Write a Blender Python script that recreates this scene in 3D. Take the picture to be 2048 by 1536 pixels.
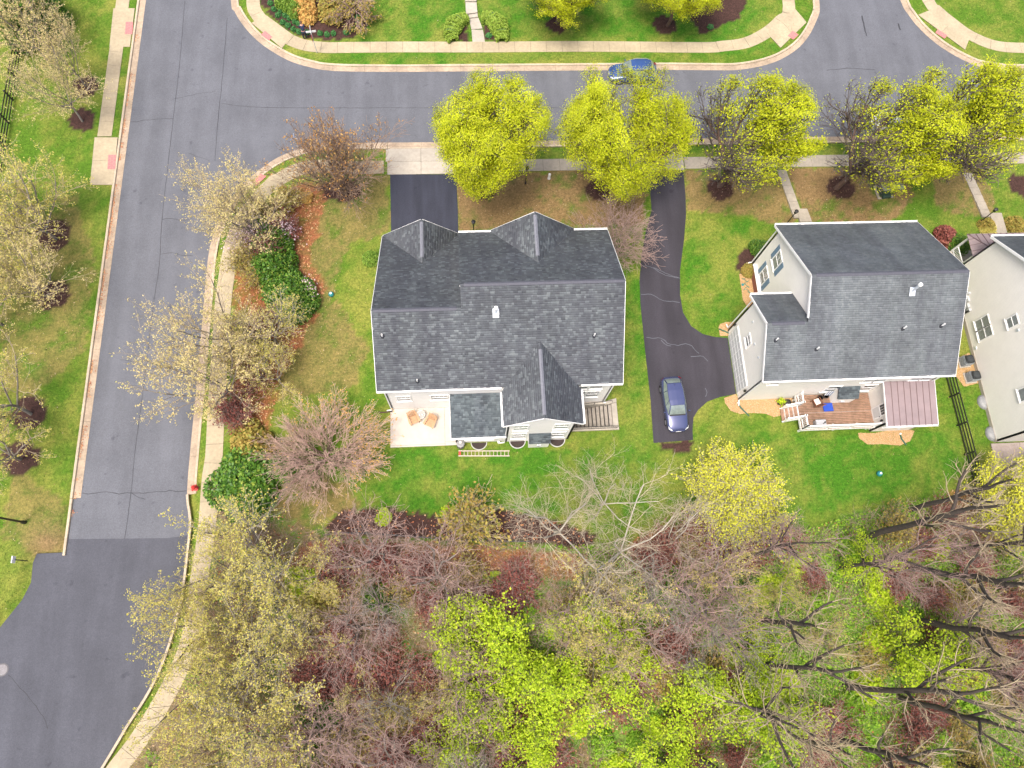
import bpy, bmesh, math, random
import numpy as np
from mathutils import Vector, Matrix

for o in list(bpy.data.objects):
    bpy.data.objects.remove(o, do_unlink=True)
SC = bpy.context.scene
COL = SC.collection
RNG = np.random.default_rng(7)
random.seed(7)
R = math.radians

# ------------------------------------------------------------------ camera
# drone camera 55 m above the ground, tilted about 17.6 degrees off the vertical.
CAM_H = 55.0
FPX = 1420.0                       # focal length in pixels of a 2048 x 1536 frame
_d = np.array([-69.0, 447.0, FPX]); _d /= np.linalg.norm(_d)
_k = -0.0337
_e = np.array([1.0, _k, -(_d[0] + _d[1]*_k)/_d[2]]); _e /= np.linalg.norm(_e)
_u = -_d
_n = np.cross(_u, _e)
cam = bpy.data.cameras.new('camera')
cam_o = bpy.data.objects.new('camera', cam)
COL.objects.link(cam_o)
cam.sensor_width = 36.0
cam.sensor_fit = 'HORIZONTAL'
cam.lens = 36.0*FPX/2048.0
cam.clip_start = 0.5
cam.clip_end = 3000.0
_m = Matrix(((_e[0], -_e[1], -_e[2]), (_n[0], -_n[1], -_n[2]), (_u[0], -_u[1], -_u[2])))
cam_o.matrix_world = Matrix.Translation((0, 0, CAM_H)) @ _m.to_4x4()
SC.camera = cam_o

def G(px, py, h=0.0):
    """survey point: where the sight line of a photo point meets height h."""
    r = np.array([(px-1024.0)/FPX, (py-768.0)/FPX, 1.0])
    w = (r@_e, r@_n, r@_u)
    t = (h-CAM_H)/w[2]
    return (w[0]*t, w[1]*t)
def GL(pts, h=0.0):
    return [G(p[0], p[1], h) for p in pts]

# ------------------------------------------------------------------ light
SUN_EL, SUN_AZ = 70.0, 220.0       # azimuth clockwise from +Y
world = bpy.data.worlds.new('World'); SC.world = world
world.use_nodes = True
wn = world.node_tree
bg = wn.nodes['Background']
sky = wn.nodes.new('ShaderNodeTexSky')
sky.sky_type = 'NISHITA'
sky.sun_disc = False
sky.sun_elevation = R(SUN_EL)
sky.sun_rotation = R(SUN_AZ)
sky.air_density = 0.8
sky.dust_density = 6.0
sky.ozone_density = 0.6
wn.links.new(sky.outputs[0], bg.inputs[0])
bg.inputs[1].default_value = 0.14
sun = bpy.data.lights.new('sun', 'SUN')
sun.energy = 1.5
sun.angle = R(16.0)
sun.color = (1.0, 0.95, 0.87)
sun_o = bpy.data.objects.new('sun', sun)
COL.objects.link(sun_o)
_sd = Vector((math.sin(R(SUN_AZ))*math.cos(R(SUN_EL)), math.cos(R(SUN_AZ))*math.cos(R(SUN_EL)), math.sin(R(SUN_EL))))
sun_o.rotation_euler = _sd.to_track_quat('Z', 'Y').to_euler()
sun_o.location = (-20, -20, 60)
SC.view_settings.view_transform = 'Standard'
SC.view_settings.look = 'None'
SC.view_settings.exposure = 1.10
SC.view_settings.gamma = 1.0
SC.view_settings.use_curve_mapping = False
SC.render.engine = 'CYCLES'
SC.cycles.max_bounces = 6; SC.cycles.diffuse_bounces = 3; SC.cycles.glossy_bounces = 2; SC.cycles.transmission_bounces = 3

# ------------------------------------------------------------------ materials
MATS = {}
def newmat(name):
    m = bpy.data.materials.new(name); m.use_nodes = True
    nt = m.node_tree
    b = nt.nodes['Principled BSDF']
    return m, nt, b
def ramp(nt, stops):
    r = nt.nodes.new('ShaderNodeValToRGB')
    el = r.color_ramp.elements
    while len(el) < len(stops): el.new(0.5)
    for i, (p, c) in enumerate(stops):
        el[i].position = p; el[i].color = (c[0], c[1], c[2], 1)
    return r
def noise(nt, scale, detail=4, rough=0.6, vec=None):
    n = nt.nodes.new('ShaderNodeTexNoise')
    n.inputs['Scale'].default_value = scale; n.inputs['Detail'].default_value = detail
    n.inputs['Roughness'].default_value = rough
    if vec is not None: nt.links.new(vec, n.inputs['Vector'])
    return n
def mixrgb(nt, blend, fac, a, b):
    m = nt.nodes.new('ShaderNodeMix'); m.data_type = 'RGBA'; m.blend_type = blend
    if isinstance(fac, (int, float)): m.inputs[0].default_value = fac
    else: nt.links.new(fac, m.inputs[0])
    for i, v in ((6, a), (7, b)):
        if isinstance(v, tuple): m.inputs[i].default_value = (v[0], v[1], v[2], 1)
        else: nt.links.new(v, m.inputs[i])
    return m.outputs[2]
def plain(name, col, rough=0.6, var=0.12, scale=6.0, bump=0.0, bscale=60.0, metal=0.0, coords='Object', spec=0.5, coat=0.0, big=0.0):
    """one base colour with uneven weathering from noise."""
    if name in MATS: return MATS[name]
    m, nt, b = newmat(name)
    tc = nt.nodes.new('ShaderNodeTexCoord')
    n = noise(nt, scale, 6, 0.65, tc.outputs[coords])
    lo = tuple(c*(1-var) for c in col); hi = tuple(min(1, c*(1+var)) for c in col)
    r = ramp(nt, [(0.3, lo), (0.7, hi)])
    nt.links.new(n.outputs[0], r.inputs[0])
    c = r.outputs[0]
    if big:
        n2 = noise(nt, scale*0.12, 3, 0.5, tc.outputs[coords])
        r2 = ramp(nt, [(0.35, (1-big,)*3), (0.65, (1+big,)*3)])
        nt.links.new(n2.outputs[0], r2.inputs[0])
        c = mixrgb(nt, 'MULTIPLY', 1.0, c, r2.outputs[0])
    nt.links.new(c, b.inputs['Base Color'])
    b.inputs['Roughness'].default_value = rough
    b.inputs['Metallic'].default_value = metal
    b.inputs['Specular IOR Level'].default_value = spec
    b.inputs['Coat Weight'].default_value = coat
    if bump:
        nb = noise(nt, bscale, 4, 0.6, tc.outputs[coords])
        bp = nt.nodes.new('ShaderNodeBump'); bp.inputs['Strength'].default_value = bump
        bp.inputs['Distance'].default_value = 0.02
        nt.links.new(nb.outputs[0], bp.inputs['Height']); nt.links.new(bp.outputs[0], b.inputs['Normal'])
    MATS[name] = m
    return m
def island(name, stops, rough=0.8, trans=0.0, spec=0.3, extra=None):
    """each leaf, tab or chip takes its own colour from a ramp."""
    if name in MATS: return MATS[name]
    m, nt, b = newmat(name)
    g = nt.nodes.new('ShaderNodeNewGeometry')
    r = ramp(nt, stops)
    nt.links.new(g.outputs['Random Per Island'], r.inputs[0])
    c = r.outputs[0]
    if extra:
        tc = nt.nodes.new('ShaderNodeTexCoord')
        n = noise(nt, extra[0], 4, 0.6, tc.outputs['Object'])
        r2 = ramp(nt, [(0.32, (1-extra[1],)*3), (0.68, (1+extra[1],)*3)])
        nt.links.new(n.outputs[0], r2.inputs[0])
        c = mixrgb(nt, 'MULTIPLY', 1.0, c, r2.outputs[0])
        if len(extra) > 2:            # weather streaks running down the slope
            mp = nt.nodes.new('ShaderNodeMapping'); mp.inputs['Scale'].default_value = extra[2]; nt.links.new(tc.outputs['Object'], mp.inputs[0])
            n3 = noise(nt, 1.0, 5, 0.6, mp.outputs[0]); r3 = ramp(nt, [(0.35, (0.84,0.82,0.86)), (0.62, (1.10,1.10,1.09))]); nt.links.new(n3.outputs[0], r3.inputs[0])
            c = mixrgb(nt, 'MULTIPLY', 1.0, c, r3.outputs[0])
    nt.links.new(c, b.inputs['Base Color'])
    b.inputs['Roughness'].default_value = rough
    b.inputs['Specular IOR Level'].default_value = spec
    if trans:
        t = nt.nodes.new('ShaderNodeBsdfTranslucent')
        nt.links.new(c, t.inputs['Color'])
        mx = nt.nodes.new('ShaderNodeMixShader'); mx.inputs[0].default_value = trans
        nt.links.new(b.outputs[0], mx.inputs[1]); nt.links.new(t.outputs[0], mx.inputs[2])
        nt.links.new(mx.outputs[0], nt.nodes['Material Output'].inputs[0])
    MATS[name] = m
    return m
def sidingmat(name, col, pitch=0.13):
    m, nt, b = newmat(name)
    tc = nt.nodes.new('ShaderNodeTexCoord')
    sp = nt.nodes.new('ShaderNodeSeparateXYZ'); nt.links.new(tc.outputs['Object'], sp.inputs[0])
    d = nt.nodes.new('ShaderNodeMath'); d.operation = 'DIVIDE'; d.inputs[1].default_value = pitch
    nt.links.new(sp.outputs[2], d.inputs[0])
    f = nt.nodes.new('ShaderNodeMath'); f.operation = 'FRACT'; nt.links.new(d.outputs[0], f.inputs[0])
    bp = nt.nodes.new('ShaderNodeBump'); bp.invert = True; bp.inputs['Strength'].default_value = 0.6; bp.inputs['Distance'].default_value = 0.02
    nt.links.new(f.outputs[0], bp.inputs['Height']); nt.links.new(bp.outputs[0], b.inputs['Normal'])
    n = noise(nt, 1.3, 5, 0.6, tc.outputs['Object'])
    r = ramp(nt, [(0.3, tuple(c*0.93 for c in col)), (0.7, col)])
    nt.links.new(n.outputs[0], r.inputs[0])
    gap = nt.nodes.new('ShaderNodeMath'); gap.operation = 'LESS_THAN'; gap.inputs[1].default_value = 0.10
    nt.links.new(f.outputs[0], gap.inputs[0])
    c = mixrgb(nt, 'MIX', gap.outputs[0], r.outputs[0], tuple(c*0.78 for c in col))
    nt.links.new(c, b.inputs['Base Color'])
    b.inputs['Roughness'].default_value = 0.55
    MATS[name] = m
    return m

# ------------------------------------------------------------------ object helpers
def tag(o, label=None, cat=None, group=None, kind=None):
    if label: o['label'] = label
    if cat: o['category'] = cat
    if group: o['group'] = group
    if kind: o['kind'] = kind
    return o
def link(o, parent=None):
    COL.objects.link(o)
    if parent is not None: o.parent = parent
    return o
def thing(name, label, cat, loc=(0, 0, 0), rz=0.0, group=None):
    o = bpy.data.objects.new(name, None)
    o.empty_display_size = 0.2
    o.location = loc; o.rotation_euler = (0, 0, rz)
    link(o)
    return tag(o, label, cat, group)
def npmesh(name, V, F, mats, smooth=False, mi=None):
    """mesh from numpy: V (n,3), F (m,k) with k = 3 or 4."""
    V = np.asarray(V, np.float32); F = np.asarray(F, np.int32)
    me = bpy.data.meshes.new(name)
    k = F.shape[1]
    me.vertices.add(len(V)); me.vertices.foreach_set('co', V.ravel())
    me.loops.add(F.size); me.loops.foreach_set('vertex_index', F.ravel())
    me.polygons.add(len(F))
    me.polygons.foreach_set('loop_start', np.arange(0, F.size, k, dtype=np.int32))
    me.polygons.foreach_set('loop_total', np.full(len(F), k, np.int32))
    if smooth: me.polygons.foreach_set('use_smooth', np.ones(len(F), bool))
    if mi is not None: me.polygons.foreach_set('material_index', np.asarray(mi, np.int32))
    for mt in (mats if isinstance(mats, (list, tuple)) else [mats]): me.materials.append(mt)
    me.update(calc_edges=True)
    return me
def ob(name, me, parent=None, loc=None):
    o = bpy.data.objects.new(name, me)
    if loc is not None: o.location = loc
    return link(o, parent)

class MB:
    """collects boxes, bars, tubes and lathes; build() links them as one mesh object."""
    def __init__(s): s.v = []; s.f = []
    def add(s, vs, fs):
        b = len(s.v); s.v += [tuple(float(c) for c in v) for v in vs]; s.f += [tuple(b+i for i in f) for f in fs]
        return s
    def box(s, x0, x1, y0, y1, z0, z1):
        return s.add([(x0,y0,z0),(x1,y0,z0),(x1,y1,z0),(x0,y1,z0),(x0,y0,z1),(x1,y0,z1),(x1,y1,z1),(x0,y1,z1)],
                     [(0,3,2,1),(4,5,6,7),(0,1,5,4),(1,2,6,5),(2,3,7,6),(3,0,4,7)])
    def prism(s, poly, z0, z1):
        """vertical prism over a convex or concave outline (counter-clockwise)."""
        n = len(poly)
        a = sum(poly[i][0]*poly[(i+1)%n][1]-poly[(i+1)%n][0]*poly[i][1] for i in range(n))
        if a < 0: poly = poly[::-1]
        vs = [(p[0],p[1],z0) for p in poly]+[(p[0],p[1],z1) for p in poly]
        fs = [tuple(range(n))[::-1], tuple(range(n, 2*n))]+[(i,(i+1)%n,n+(i+1)%n,n+i) for i in range(n)]
        return s.add(vs, fs)
    def bar(s, a, b, w, h=None, up=(0,0,1)):
        """rectangular bar from a to b, w wide, h deep."""
        h = w if h is None else h
        a = Vector(a); b = Vector(b); d = (b-a).normalized()
        up = Vector(up)
        if abs(d.dot(up)) > 0.97: up = Vector((0,1,0))
        x = d.cross(up).normalized()*(w/2); y = x.cross(d).normalized()*(h/2)
        vs = [p+q for p in (a,b) for q in (-x-y, x-y, x+y, -x+y)]
        return s.add(vs, [(0,3,2,1),(4,5,6,7),(0,1,5,4),(1,2,6,5),(2,3,7,6),(3,0,4,7)])
    def tube(s, pts, r, n=8, cap=True):
        pts = [Vector(p) for p in pts]
        rs = r if isinstance(r, (list, tuple)) else [r]*len(pts)
        b = []
        px = None
        for i, p in enumerate(pts):
            d = (pts[min(i+1, len(pts)-1)]-pts[max(i-1, 0)]).normalized()
            if px is None:
                ref = Vector((0,0,1)) if abs(d.z) < 0.9 else Vector((1,0,0))
                px = d.cross(ref).normalized()
            px = (px-d*px.dot(d)).normalized(); py = d.cross(px)
            b.append([p+(px*math.cos(t)+py*math.sin(t))*rs[i] for t in [2*math.pi*j/n for j in range(n)]])
        vs = [v for ring in b for v in ring]; m = len(pts)
        fs = [(i*n+j, i*n+(j+1)%n, (i+1)*n+(j+1)%n, (i+1)*n+j) for i in range(m-1) for j in range(n)]
        if cap: fs += [tuple(range(n))[::-1], tuple((m-1)*n+j for j in range(n))]
        return s.add(vs, fs)
    def lathe(s, prof, n=14, c=(0,0,0), cap=True):
        m = len(prof)
        vs = [(c[0]+r*math.cos(2*math.pi*j/n), c[1]+r*math.sin(2*math.pi*j/n), c[2]+z) for r, z in prof for j in range(n)]
        fs = [(i*n+j, i*n+(j+1)%n, (i+1)*n+(j+1)%n, (i+1)*n+j) for i in range(m-1) for j in range(n)]
        if cap: fs += [tuple(range(n))[::-1], tuple((m-1)*n+j for j in range(n))]
        return s.add(vs, fs)
    def quad(s, a, b, c, d): return s.add([a,b,c,d], [(0,1,2,3)])
    def mesh(s, name, mat, smooth=False, bevel=0.0):
        me = bpy.data.meshes.new(name); me.from_pydata(s.v, [], s.f)
        for mt in (mat if isinstance(mat, (list, tuple)) else [mat]): me.materials.append(mt)
        if bevel:
            bm = bmesh.new(); bm.from_mesh(me)
            bmesh.ops.bevel(bm, geom=[e for e in bm.edges if e.is_manifold and e.calc_face_angle(0) > 0.5], offset=bevel, segments=1, affect='EDGES')
            bm.to_mesh(me); bm.free()
        if smooth:
            me.polygons.foreach_set('use_smooth', np.ones(len(me.polygons), bool))
        me.update()
        return me
    def build(s, name, mat, parent=None, smooth=False, bevel=0.0, loc=None, rz=None, label=None):
        o = ob(name, s.mesh(name, mat, smooth, bevel), parent, loc)
        if rz is not None: o.rotation_euler = (0, 0, rz)
        if label: o['label'] = label
        return o

# ------------------------------------------------------------------ small numeric helpers
def vnoise(x, y, seed=0):
    """smooth value noise in numpy, 0..1."""
    xi = np.floor(x).astype(np.int64); yi = np.floor(y).astype(np.int64)
    fx = x-xi; fy = y-yi; fx = fx*fx*(3-2*fx); fy = fy*fy*(3-2*fy)
    def h(a, b):
        n = (a*374761393 + b*668265263 + seed*1442695041) & 0x7fffffff
        n = ((n ^ (n >> 13))*1274126177) & 0x7fffffff
        return ((n ^ (n >> 16)) & 0xffff)/65535.0
    return (h(xi,yi)*(1-fx)+h(xi+1,yi)*fx)*(1-fy)+(h(xi,yi+1)*(1-fx)+h(xi+1,yi+1)*fx)*fy
def fbm(x, y, seed=0, oct=4):
    s = 0; a = 0.5; t = 0
    for i in range(oct):
        s = s+a*vnoise(x*2**i, y*2**i, seed+i*17); t += a; a *= 0.55
    return s/t
def inpoly(x, y, poly):
    x = np.asarray(x); y = np.asarray(y); r = np.zeros(x.shape, bool)
    n = len(poly)
    for i in range(n):
        x0, y0 = poly[i]; x1, y1 = poly[(i+1) % n]
        if y0 == y1: continue
        c = ((y0 > y) != (y1 > y)) & (x < (x1-x0)*(y-y0)/(y1-y0)+x0)
        r ^= c
    return r
def smoothline(pts, step=0.4):
    """Catmull-Rom through points, resampled at even steps."""
    P = np.array(pts, float)
    P = np.vstack([2*P[0]-P[1], P, 2*P[-1]-P[-2]])
    out = []
    for i in range(1, len(P)-2):
        p0, p1, p2, p3 = P[i-1:i+3]
        m = max(2, int(np.linalg.norm(p2-p1)/step))
        for t in np.linspace(0, 1, m, endpoint=False):
            out.append(0.5*((2*p1)+(-p0+p2)*t+(2*p0-5*p1+4*p2-p3)*t*t+(-p0+3*p1-3*p2+p3)*t**3))
    out.append(P[-2])
    return np.array(out)
def offsetline(L, d):
    """shift a polyline sideways; positive is to the left of travel."""
    T = np.gradient(L, axis=0); T /= np.linalg.norm(T, axis=1)[:, None]+1e-9
    return L+np.stack([-T[:,1], T[:,0]], 1)*d
def arclen(L):
    return np.concatenate([[0], np.cumsum(np.linalg.norm(np.diff(L, axis=0), axis=1))])
def cut(L, a, b):
    s = arclen(L)
    q = np.concatenate([[a], s[(s > a+1e-3) & (s < b-1e-3)], [b]])
    return np.stack([np.interp(q, s, L[:,0]), np.interp(q, s, L[:,1])], 1)
def sweep(L, prof, mb=None):
    """sweep an open cross-section [(offset, z), ...] along L, closed as a solid ring."""
    mb = mb or MB()
    rings = [offsetline(L, d) for d, z in prof]
    n = len(L); k = len(prof)
    vs = [(rings[j][i][0], rings[j][i][1], prof[j][1]) for i in range(n) for j in range(k)]
    fs = [(i*k+j, i*k+(j+1) % k, (i+1)*k+(j+1) % k, (i+1)*k+j) for i in range(n-1) for j in range(k)]
    fs += [tuple(range(k))[::-1], tuple((n-1)*k+j for j in range(k))]
    return mb.add(vs, fs)

# ================================================================== THE SETTING
# ---- asphalt outline (a little under the gutters)
W_EDGE = -29.60
MAIN_E = smoothline(GL([(140,1640),(235,1482),(252,1453),(298,1380),(331,1306),(360,1202),(374,1099),(379,1040)])
                    + GL([(373,989),(379,905),(391,780),(399,690),(408,590),(414,523),(424,472),(444,424),(478,376),(513,342),(560,311),(615,292),(667,285.5),(720,284)])
                    + [(0.0,40.42),(12.0,40.45)], 0.5)
STREET_S = np.array([(12.0,40.45),(62.0,40.45)])
NW = smoothline([(-21.6,64.0)]+GL([(461,0),(468,20),(482,44),(506,72),(533,94),(574,118),(615,131.6),(666,140)])+[(-6.0,48.22),(0.0,48.22)], 0.5)
NE = smoothline([(20.0,48.22)]+GL([(1430,138.8),(1478.6,138),(1533,128),(1574,111),(1608,84),(1632,44),(1639.6,0)])+[(36.2,64.0)], 0.5)
NX = smoothline([(44.2,64.0)]+GL([(1802.5,0),(1817,26),(1840.6,55.7),(1881.6,91),(1931.5,120),(1975,135),(2048,140.6)])+[(62.0,48.0)], 0.5)
LOWW = GL([(120,1105),(72,1107),(64,1125),(60,1165),(42,1200),(0,1252),(-110,1370),(-260,1500)])
road_poly = ([(W_EDGE,66.0), (W_EDGE,G(150,996)[1]), (W_EDGE-0.48,G(150,996)[1]-0.02), (W_EDGE-0.48,5.35)]+LOWW+[(-48,-26),(-34,-26)]+[tuple(p) for p in MAIN_E]+[(62.0,40.45),(62.0,48.0)]
             +[tuple(p) for p in NX[::-1]]+[(44.2,66.0),(36.2,66.0)]+[tuple(p) for p in NE[::-1]]+[tuple(p) for p in NW[::-1]]+[(-21.6,66.0)])

# ---- ground sheet with its own patches of grass, bare earth, mulch and leaf litter
mulch_polys = [
    GL([(515,0),(560,50),(600,72),(660,80),(700,78),(735,50),(738,20),(700,-10),(600,-40),(520,-40)]),            # corner bed over the street
    GL([(640,370),(680,350),(725,370),(728,388),(690,408),(650,395)]),
    GL([(905,40),(895,82),(938,82),(930,50)]), GL([(962,50),(968,82),(1000,82),(1000,60)]),
    GL([(650,1050),(690,1020),(790,1018),(900,1035),(1000,1015),(1100,1040),(1200,1070),(1180,1095),(1060,1085),(880,1078),(660,1072)]),
    GL([(1325,884),(1385,880),(1380,898),(1352,903),(1328,898)]),
    GL([(1400,70),(1480,35),(1500,-20),(1400,-20),(1370,20)]),
    GL([(1474,540),(1476,505),(1500,495),(1530,480),(1525,510),(1508,530),(1500,555),(1482,552)]),
]
mulch_discs = [(170,172,1.35),(165,240,1.35),(105,590,1.5),(60,825,1.5),(40,915,1.5),(105,470,1.7),(965,377,1.3),(1195,380,1.3),(1440,376,1.4),(1683,376,1.45),(1115,49,1.2),(1330,50,1.3),(2040,370,1.3)]
litter_polys = [
    GL([(490,470),(530,410),(600,365),(650,375),(660,395),(640,440),(620,520),(650,580),(620,650),(560,760),(540,860),(470,850),(462,720),(465,560)]),
    GL([(600,1090),(820,1085),(1000,1095),(1180,1110),(1150,1160),(900,1150),(700,1165),(560,1160)]),
    GL([(1380,1040),(1500,1035),(1530,1090),(1400,1110),(1250,1115),(1260,1080)]),
    GL([(620,1430),(800,1300),(900,1380),(830,1536),(660,1560)]),
    GL([(1900,980),(2048,980),(2080,1080),(1900,1080)]),
]
dry_polys = [
    GL([(560,380),(780,350),(785,450),(745,480),(700,480),(660,620),(600,640),(560,600)]),
    GL([(915,350),(1130,340),(1290,350),(1290,440),(1210,455),(910,460)]),
    GL([(1372,338),(1570,340),(1600,440),(1550,450),(1480,430),(1372,420)]),
    GL([(1578,335),(1800,335),(1830,400),(1770,445),(1610,445)]),
    GL([(1850,340),(1960,330),(2000,440),(1880,420)]),
    GL([(0,430),(150,380),(190,520),(170,700),(60,800),(0,760)]),
    GL([(30,930),(120,1000),(140,1090),(70,1110),(0,1060)]),
    GL([(560,640),(680,600),(740,700),(700,780),(560,800)]),
    GL([(540,940),(700,960),(720,1010),(620,1060),(520,1040)]),
]
wood_poly = GL([(400,1010),(560,1030),(650,1075),(1080,1090),(1260,1090),(1440,1060),(1600,1060),(1780,1010),(2200,950),(2600,1700),(200,1800),(240,1536),(330,1420),(385,1290),(405,1150)])
rich_polys = [GL([(730,900),(1300,900),(1330,1030),(1000,1030),(800,1015),(720,990)]), GL([(1245,560),(1290,480),(1290,900),(1245,900)]),
              GL([(700,-40),(1500,-40),(1560,100),(700,140)]), GL([(1380,880),(1900,860),(1980,980),(1560,1030)]), GL([(1365,450),(1500,440),(1480,640),(1380,640)])]

def groundcolour(X, Y):
    wx = X+(fbm(X*0.9, Y*0.9, 3)-0.5)*1.3; wy = Y+(fbm(X*0.9, Y*0.9, 9)-0.5)*1.3
    a = fbm(X*0.55, Y*0.55, 21); b = fbm(X*2.2, Y*2.2, 33); c = fbm(X*0.12, Y*0.12, 40)
    green = np.array([0.074, 0.150, 0.014]); pale = np.array([0.195, 0.205, 0.042]); rich = np.array([0.044, 0.145, 0.010])
    dry = np.array([0.205, 0.125, 0.066]); litter = np.array([0.270, 0.095, 0.050]); mulch = np.array([0.055, 0.029, 0.026])
    wood = np.array([0.190, 0.140, 0.075]); woodg = np.array([0.115, 0.210, 0.030]); earth = np.array([0.20, 0.125, 0.07])
    f = np.clip((a*0.7+b*0.5+c*0.3-0.60)*2.6, 0, 1)[..., None]
    col = green*(1-f)+pale*f
    def blend(m, target, amt):
        k = (m*amt)[..., None]
        return col*(1-k)+target*k
    for p in rich_polys: col = blend(inpoly(wx, wy, p), rich*(1-f*0.85)+pale*f*0.85, 0.8)
    d = np.zeros(X.shape)
    for p, wgt in zip(dry_polys, (0.62,1.0,0.85,1.0,0.8,0.5,0.5,0.6,0.7)): d = np.maximum(d, inpoly(wx, wy, p)*wgt)
    col = blend(d*np.clip((b*0.6+a*0.8-0.34)*3.2, 0.25, 1), dry*(0.7+0.6*b[..., None]), 0.92)
    w = inpoly(wx, wy, wood_poly)
    k = np.clip((a*0.8+b*0.7-0.62+np.clip((X-4)*0.008, -0.1, 0.16))*3.5, 0, 1)[..., None]
    col = np.where(w[..., None], wood*(1-k)+woodg*k, col)
    for p in litter_polys: col = blend(inpoly(wx, wy, p)*np.clip(b*1.6, 0.4, 1), litter*(0.7+0.6*b[..., None]), 0.9)
    sx = X+(fbm(X*2.5, Y*2.5, 5)-0.5)*0.5; sy = Y+(fbm(X*2.5, Y*2.5, 6)-0.5)*0.5
    for p in mulch_polys: col = blend(inpoly(sx, sy, p), mulch*(0.8+0.5*b[..., None]), 1.0)
    for px, py, r in mulch_discs:
        g = G(px, py)
        col = blend(((sx-g[0])**2+(sy-g[1])**2) < r*r*0.8, mulch*(0.8+0.5*b[..., None]), 1.0)
    # bare soil worn beside the kerb of the lower road
    g = G(95, 1085); col = blend(np.exp(-((X-g[0])**2+(Y-g[1])**2)/2.2), earth, 0.8)
    return col

xs = np.concatenate([[-900,-400,-200,-110], np.arange(-70, 70.01, 0.3), [110,200,400,900]])
ys = np.concatenate([[-900,-400,-150,-50], np.arange(-24, 70.01, 0.3), [110,200,400,900]])
GX, GY = np.meshgrid(xs, ys)
gz = (fbm(GX*0.4, GY*0.4, 77)-0.5)*0.03-0.012
def in_road(X, Y): return inpoly(X, Y, road_poly)
# the carriageway and its gutters lie in a shallow trough; the step up hides behind the kerb
low = in_road(GX, GY)
for a in range(12): low |= in_road(GX+0.60*math.cos(a*math.pi/6), GY+0.60*math.sin(a*math.pi/6))
GZ = np.where(low, -0.30, gz)
GZ = np.where((GX > 7.5) & (GX < 11.30) & (GY > 13.42) & (GY < 15.05), -2.6, GZ)      # well of the basement stair
idx = np.arange(GX.size).reshape(GX.shape)
F = np.stack([idx[:-1,:-1], idx[:-1,1:], idx[1:,1:], idx[1:,:-1]], -1).reshape(-1, 4)
m, nt, b = newmat('ground_cover')
at = nt.nodes.new('ShaderNodeAttribute'); at.attribute_name = 'soil'
tc = nt.nodes.new('ShaderNodeTexCoord')
n1 = noise(nt, 4.5, 10, 0.82, tc.outputs['Object']); n2 = noise(nt, 14.0, 4, 0.8, tc.outputs['Object'])
r1 = ramp(nt, [(0.30, (0.35,0.38,0.35)), (0.5, (0.95,0.98,0.9)), (0.70, (1.75,1.6,1.6))])
nt.links.new(n1.outputs[0], r1.inputs[0])
r2 = ramp(nt, [(0.25, (0.55,0.58,0.55)), (0.75, (1.4,1.4,1.4))]); nt.links.new(n2.outputs[0], r2.inputs[0])
c = mixrgb(nt, 'MULTIPLY', 1.0, at.outputs[0], r1.outputs[0]); c = mixrgb(nt, 'MULTIPLY', 0.9, c, r2.outputs[0])
nt.links.new(c, b.inputs['Base Color']); b.inputs['Roughness'].default_value = 0.95; b.inputs['Specular IOR Level'].default_value = 0.15
bp = nt.nodes.new('ShaderNodeBump'); bp.inputs['Strength'].default_value = 0.8; bp.inputs['Distance'].default_value = 0.06
nt.links.new(n1.outputs[0], bp.inputs['Height']); nt.links.new(bp.outputs[0], b.inputs['Normal'])
GROUND_MAT = m
me = npmesh('ground', np.stack([GX.ravel(), GY.ravel(), GZ.ravel()], 1), F, m, smooth=True)
ca = me.attributes.new('soil', 'FLOAT_COLOR', 'POINT')
gc = groundcolour(GX, GY).reshape(-1, 3)
ca.data.foreach_set('color', np.concatenate([gc, np.ones((len(gc), 1))], 1).astype(np.float32).ravel())
tag(ob('ground', me), kind='structure')

# ---- asphalt
def asphalt(name, col, var, tint=(0.9,0.95,1.1)):
    m, nt, b = newmat(name)
    tc = nt.nodes.new('ShaderNodeTexCoord')
    mp = nt.nodes.new('ShaderNodeMapping'); mp.inputs['Scale'].default_value = (0.9, 0.12, 1); nt.links.new(tc.outputs['Object'], mp.inputs[0])
    a = noise(nt, 1.0, 3, 0.5, mp.outputs[0]); g = noise(nt, 13.0, 6, 0.85, tc.outputs['Object']); l = noise(nt, 0.35, 5, 0.6, tc.outputs['Object'])
    ra = ramp(nt, [(0.35, tuple(c*(1-var) for c in col)), (0.65, tuple(c*(1+var) for c in col))]); nt.links.new(a.outputs[0], ra.inputs[0])
    rg = ramp(nt, [(0.30, (0.62,0.62,0.62)), (0.5, (1,1,1)), (0.70, (1.45,1.45,1.45))]); nt.links.new(g.outputs[0], rg.inputs[0])
    rl = ramp(nt, [(0.3, (0.90,0.90,0.90)), (0.7, (1.08,1.08,1.08))]); nt.links.new(l.outputs[0], rl.inputs[0])
    c = mixrgb(nt, 'MULTIPLY', 0.75, ra.outputs[0], rg.outputs[0]); c = mixrgb(nt, 'MULTIPLY', 1.0, c, rl.outputs[0])
    sp_ = noise(nt, 1.1, 3, 0.55, tc.outputs['Object']); rs = ramp(nt, [(0.66, (1,1,1)), (0.74, (0.72,0.72,0.74))]); nt.links.new(sp_.outputs[0], rs.inputs[0])      # oil and damp stains
    c = mixrgb(nt, 'MULTIPLY', 1.0, c, rs.outputs[0])
    nt.links.new(c, b.inputs['Base Color']); b.inputs['Roughness'].default_value = 0.85; b.inputs['Specular IOR Level'].default_value = 0.3
    bp = nt.nodes.new('ShaderNodeBump'); bp.inputs['Strength'].default_value = 0.4; bp.inputs['Distance'].default_value = 0.01
    nt.links.new(g.outputs[0], bp.inputs['Height']); nt.links.new(bp.outputs[0], b.inputs['Normal'])
    MATS[name] = m
    return m
asphalt('asphalt_old', (0.108,0.113,0.128), 0.08)
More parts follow.
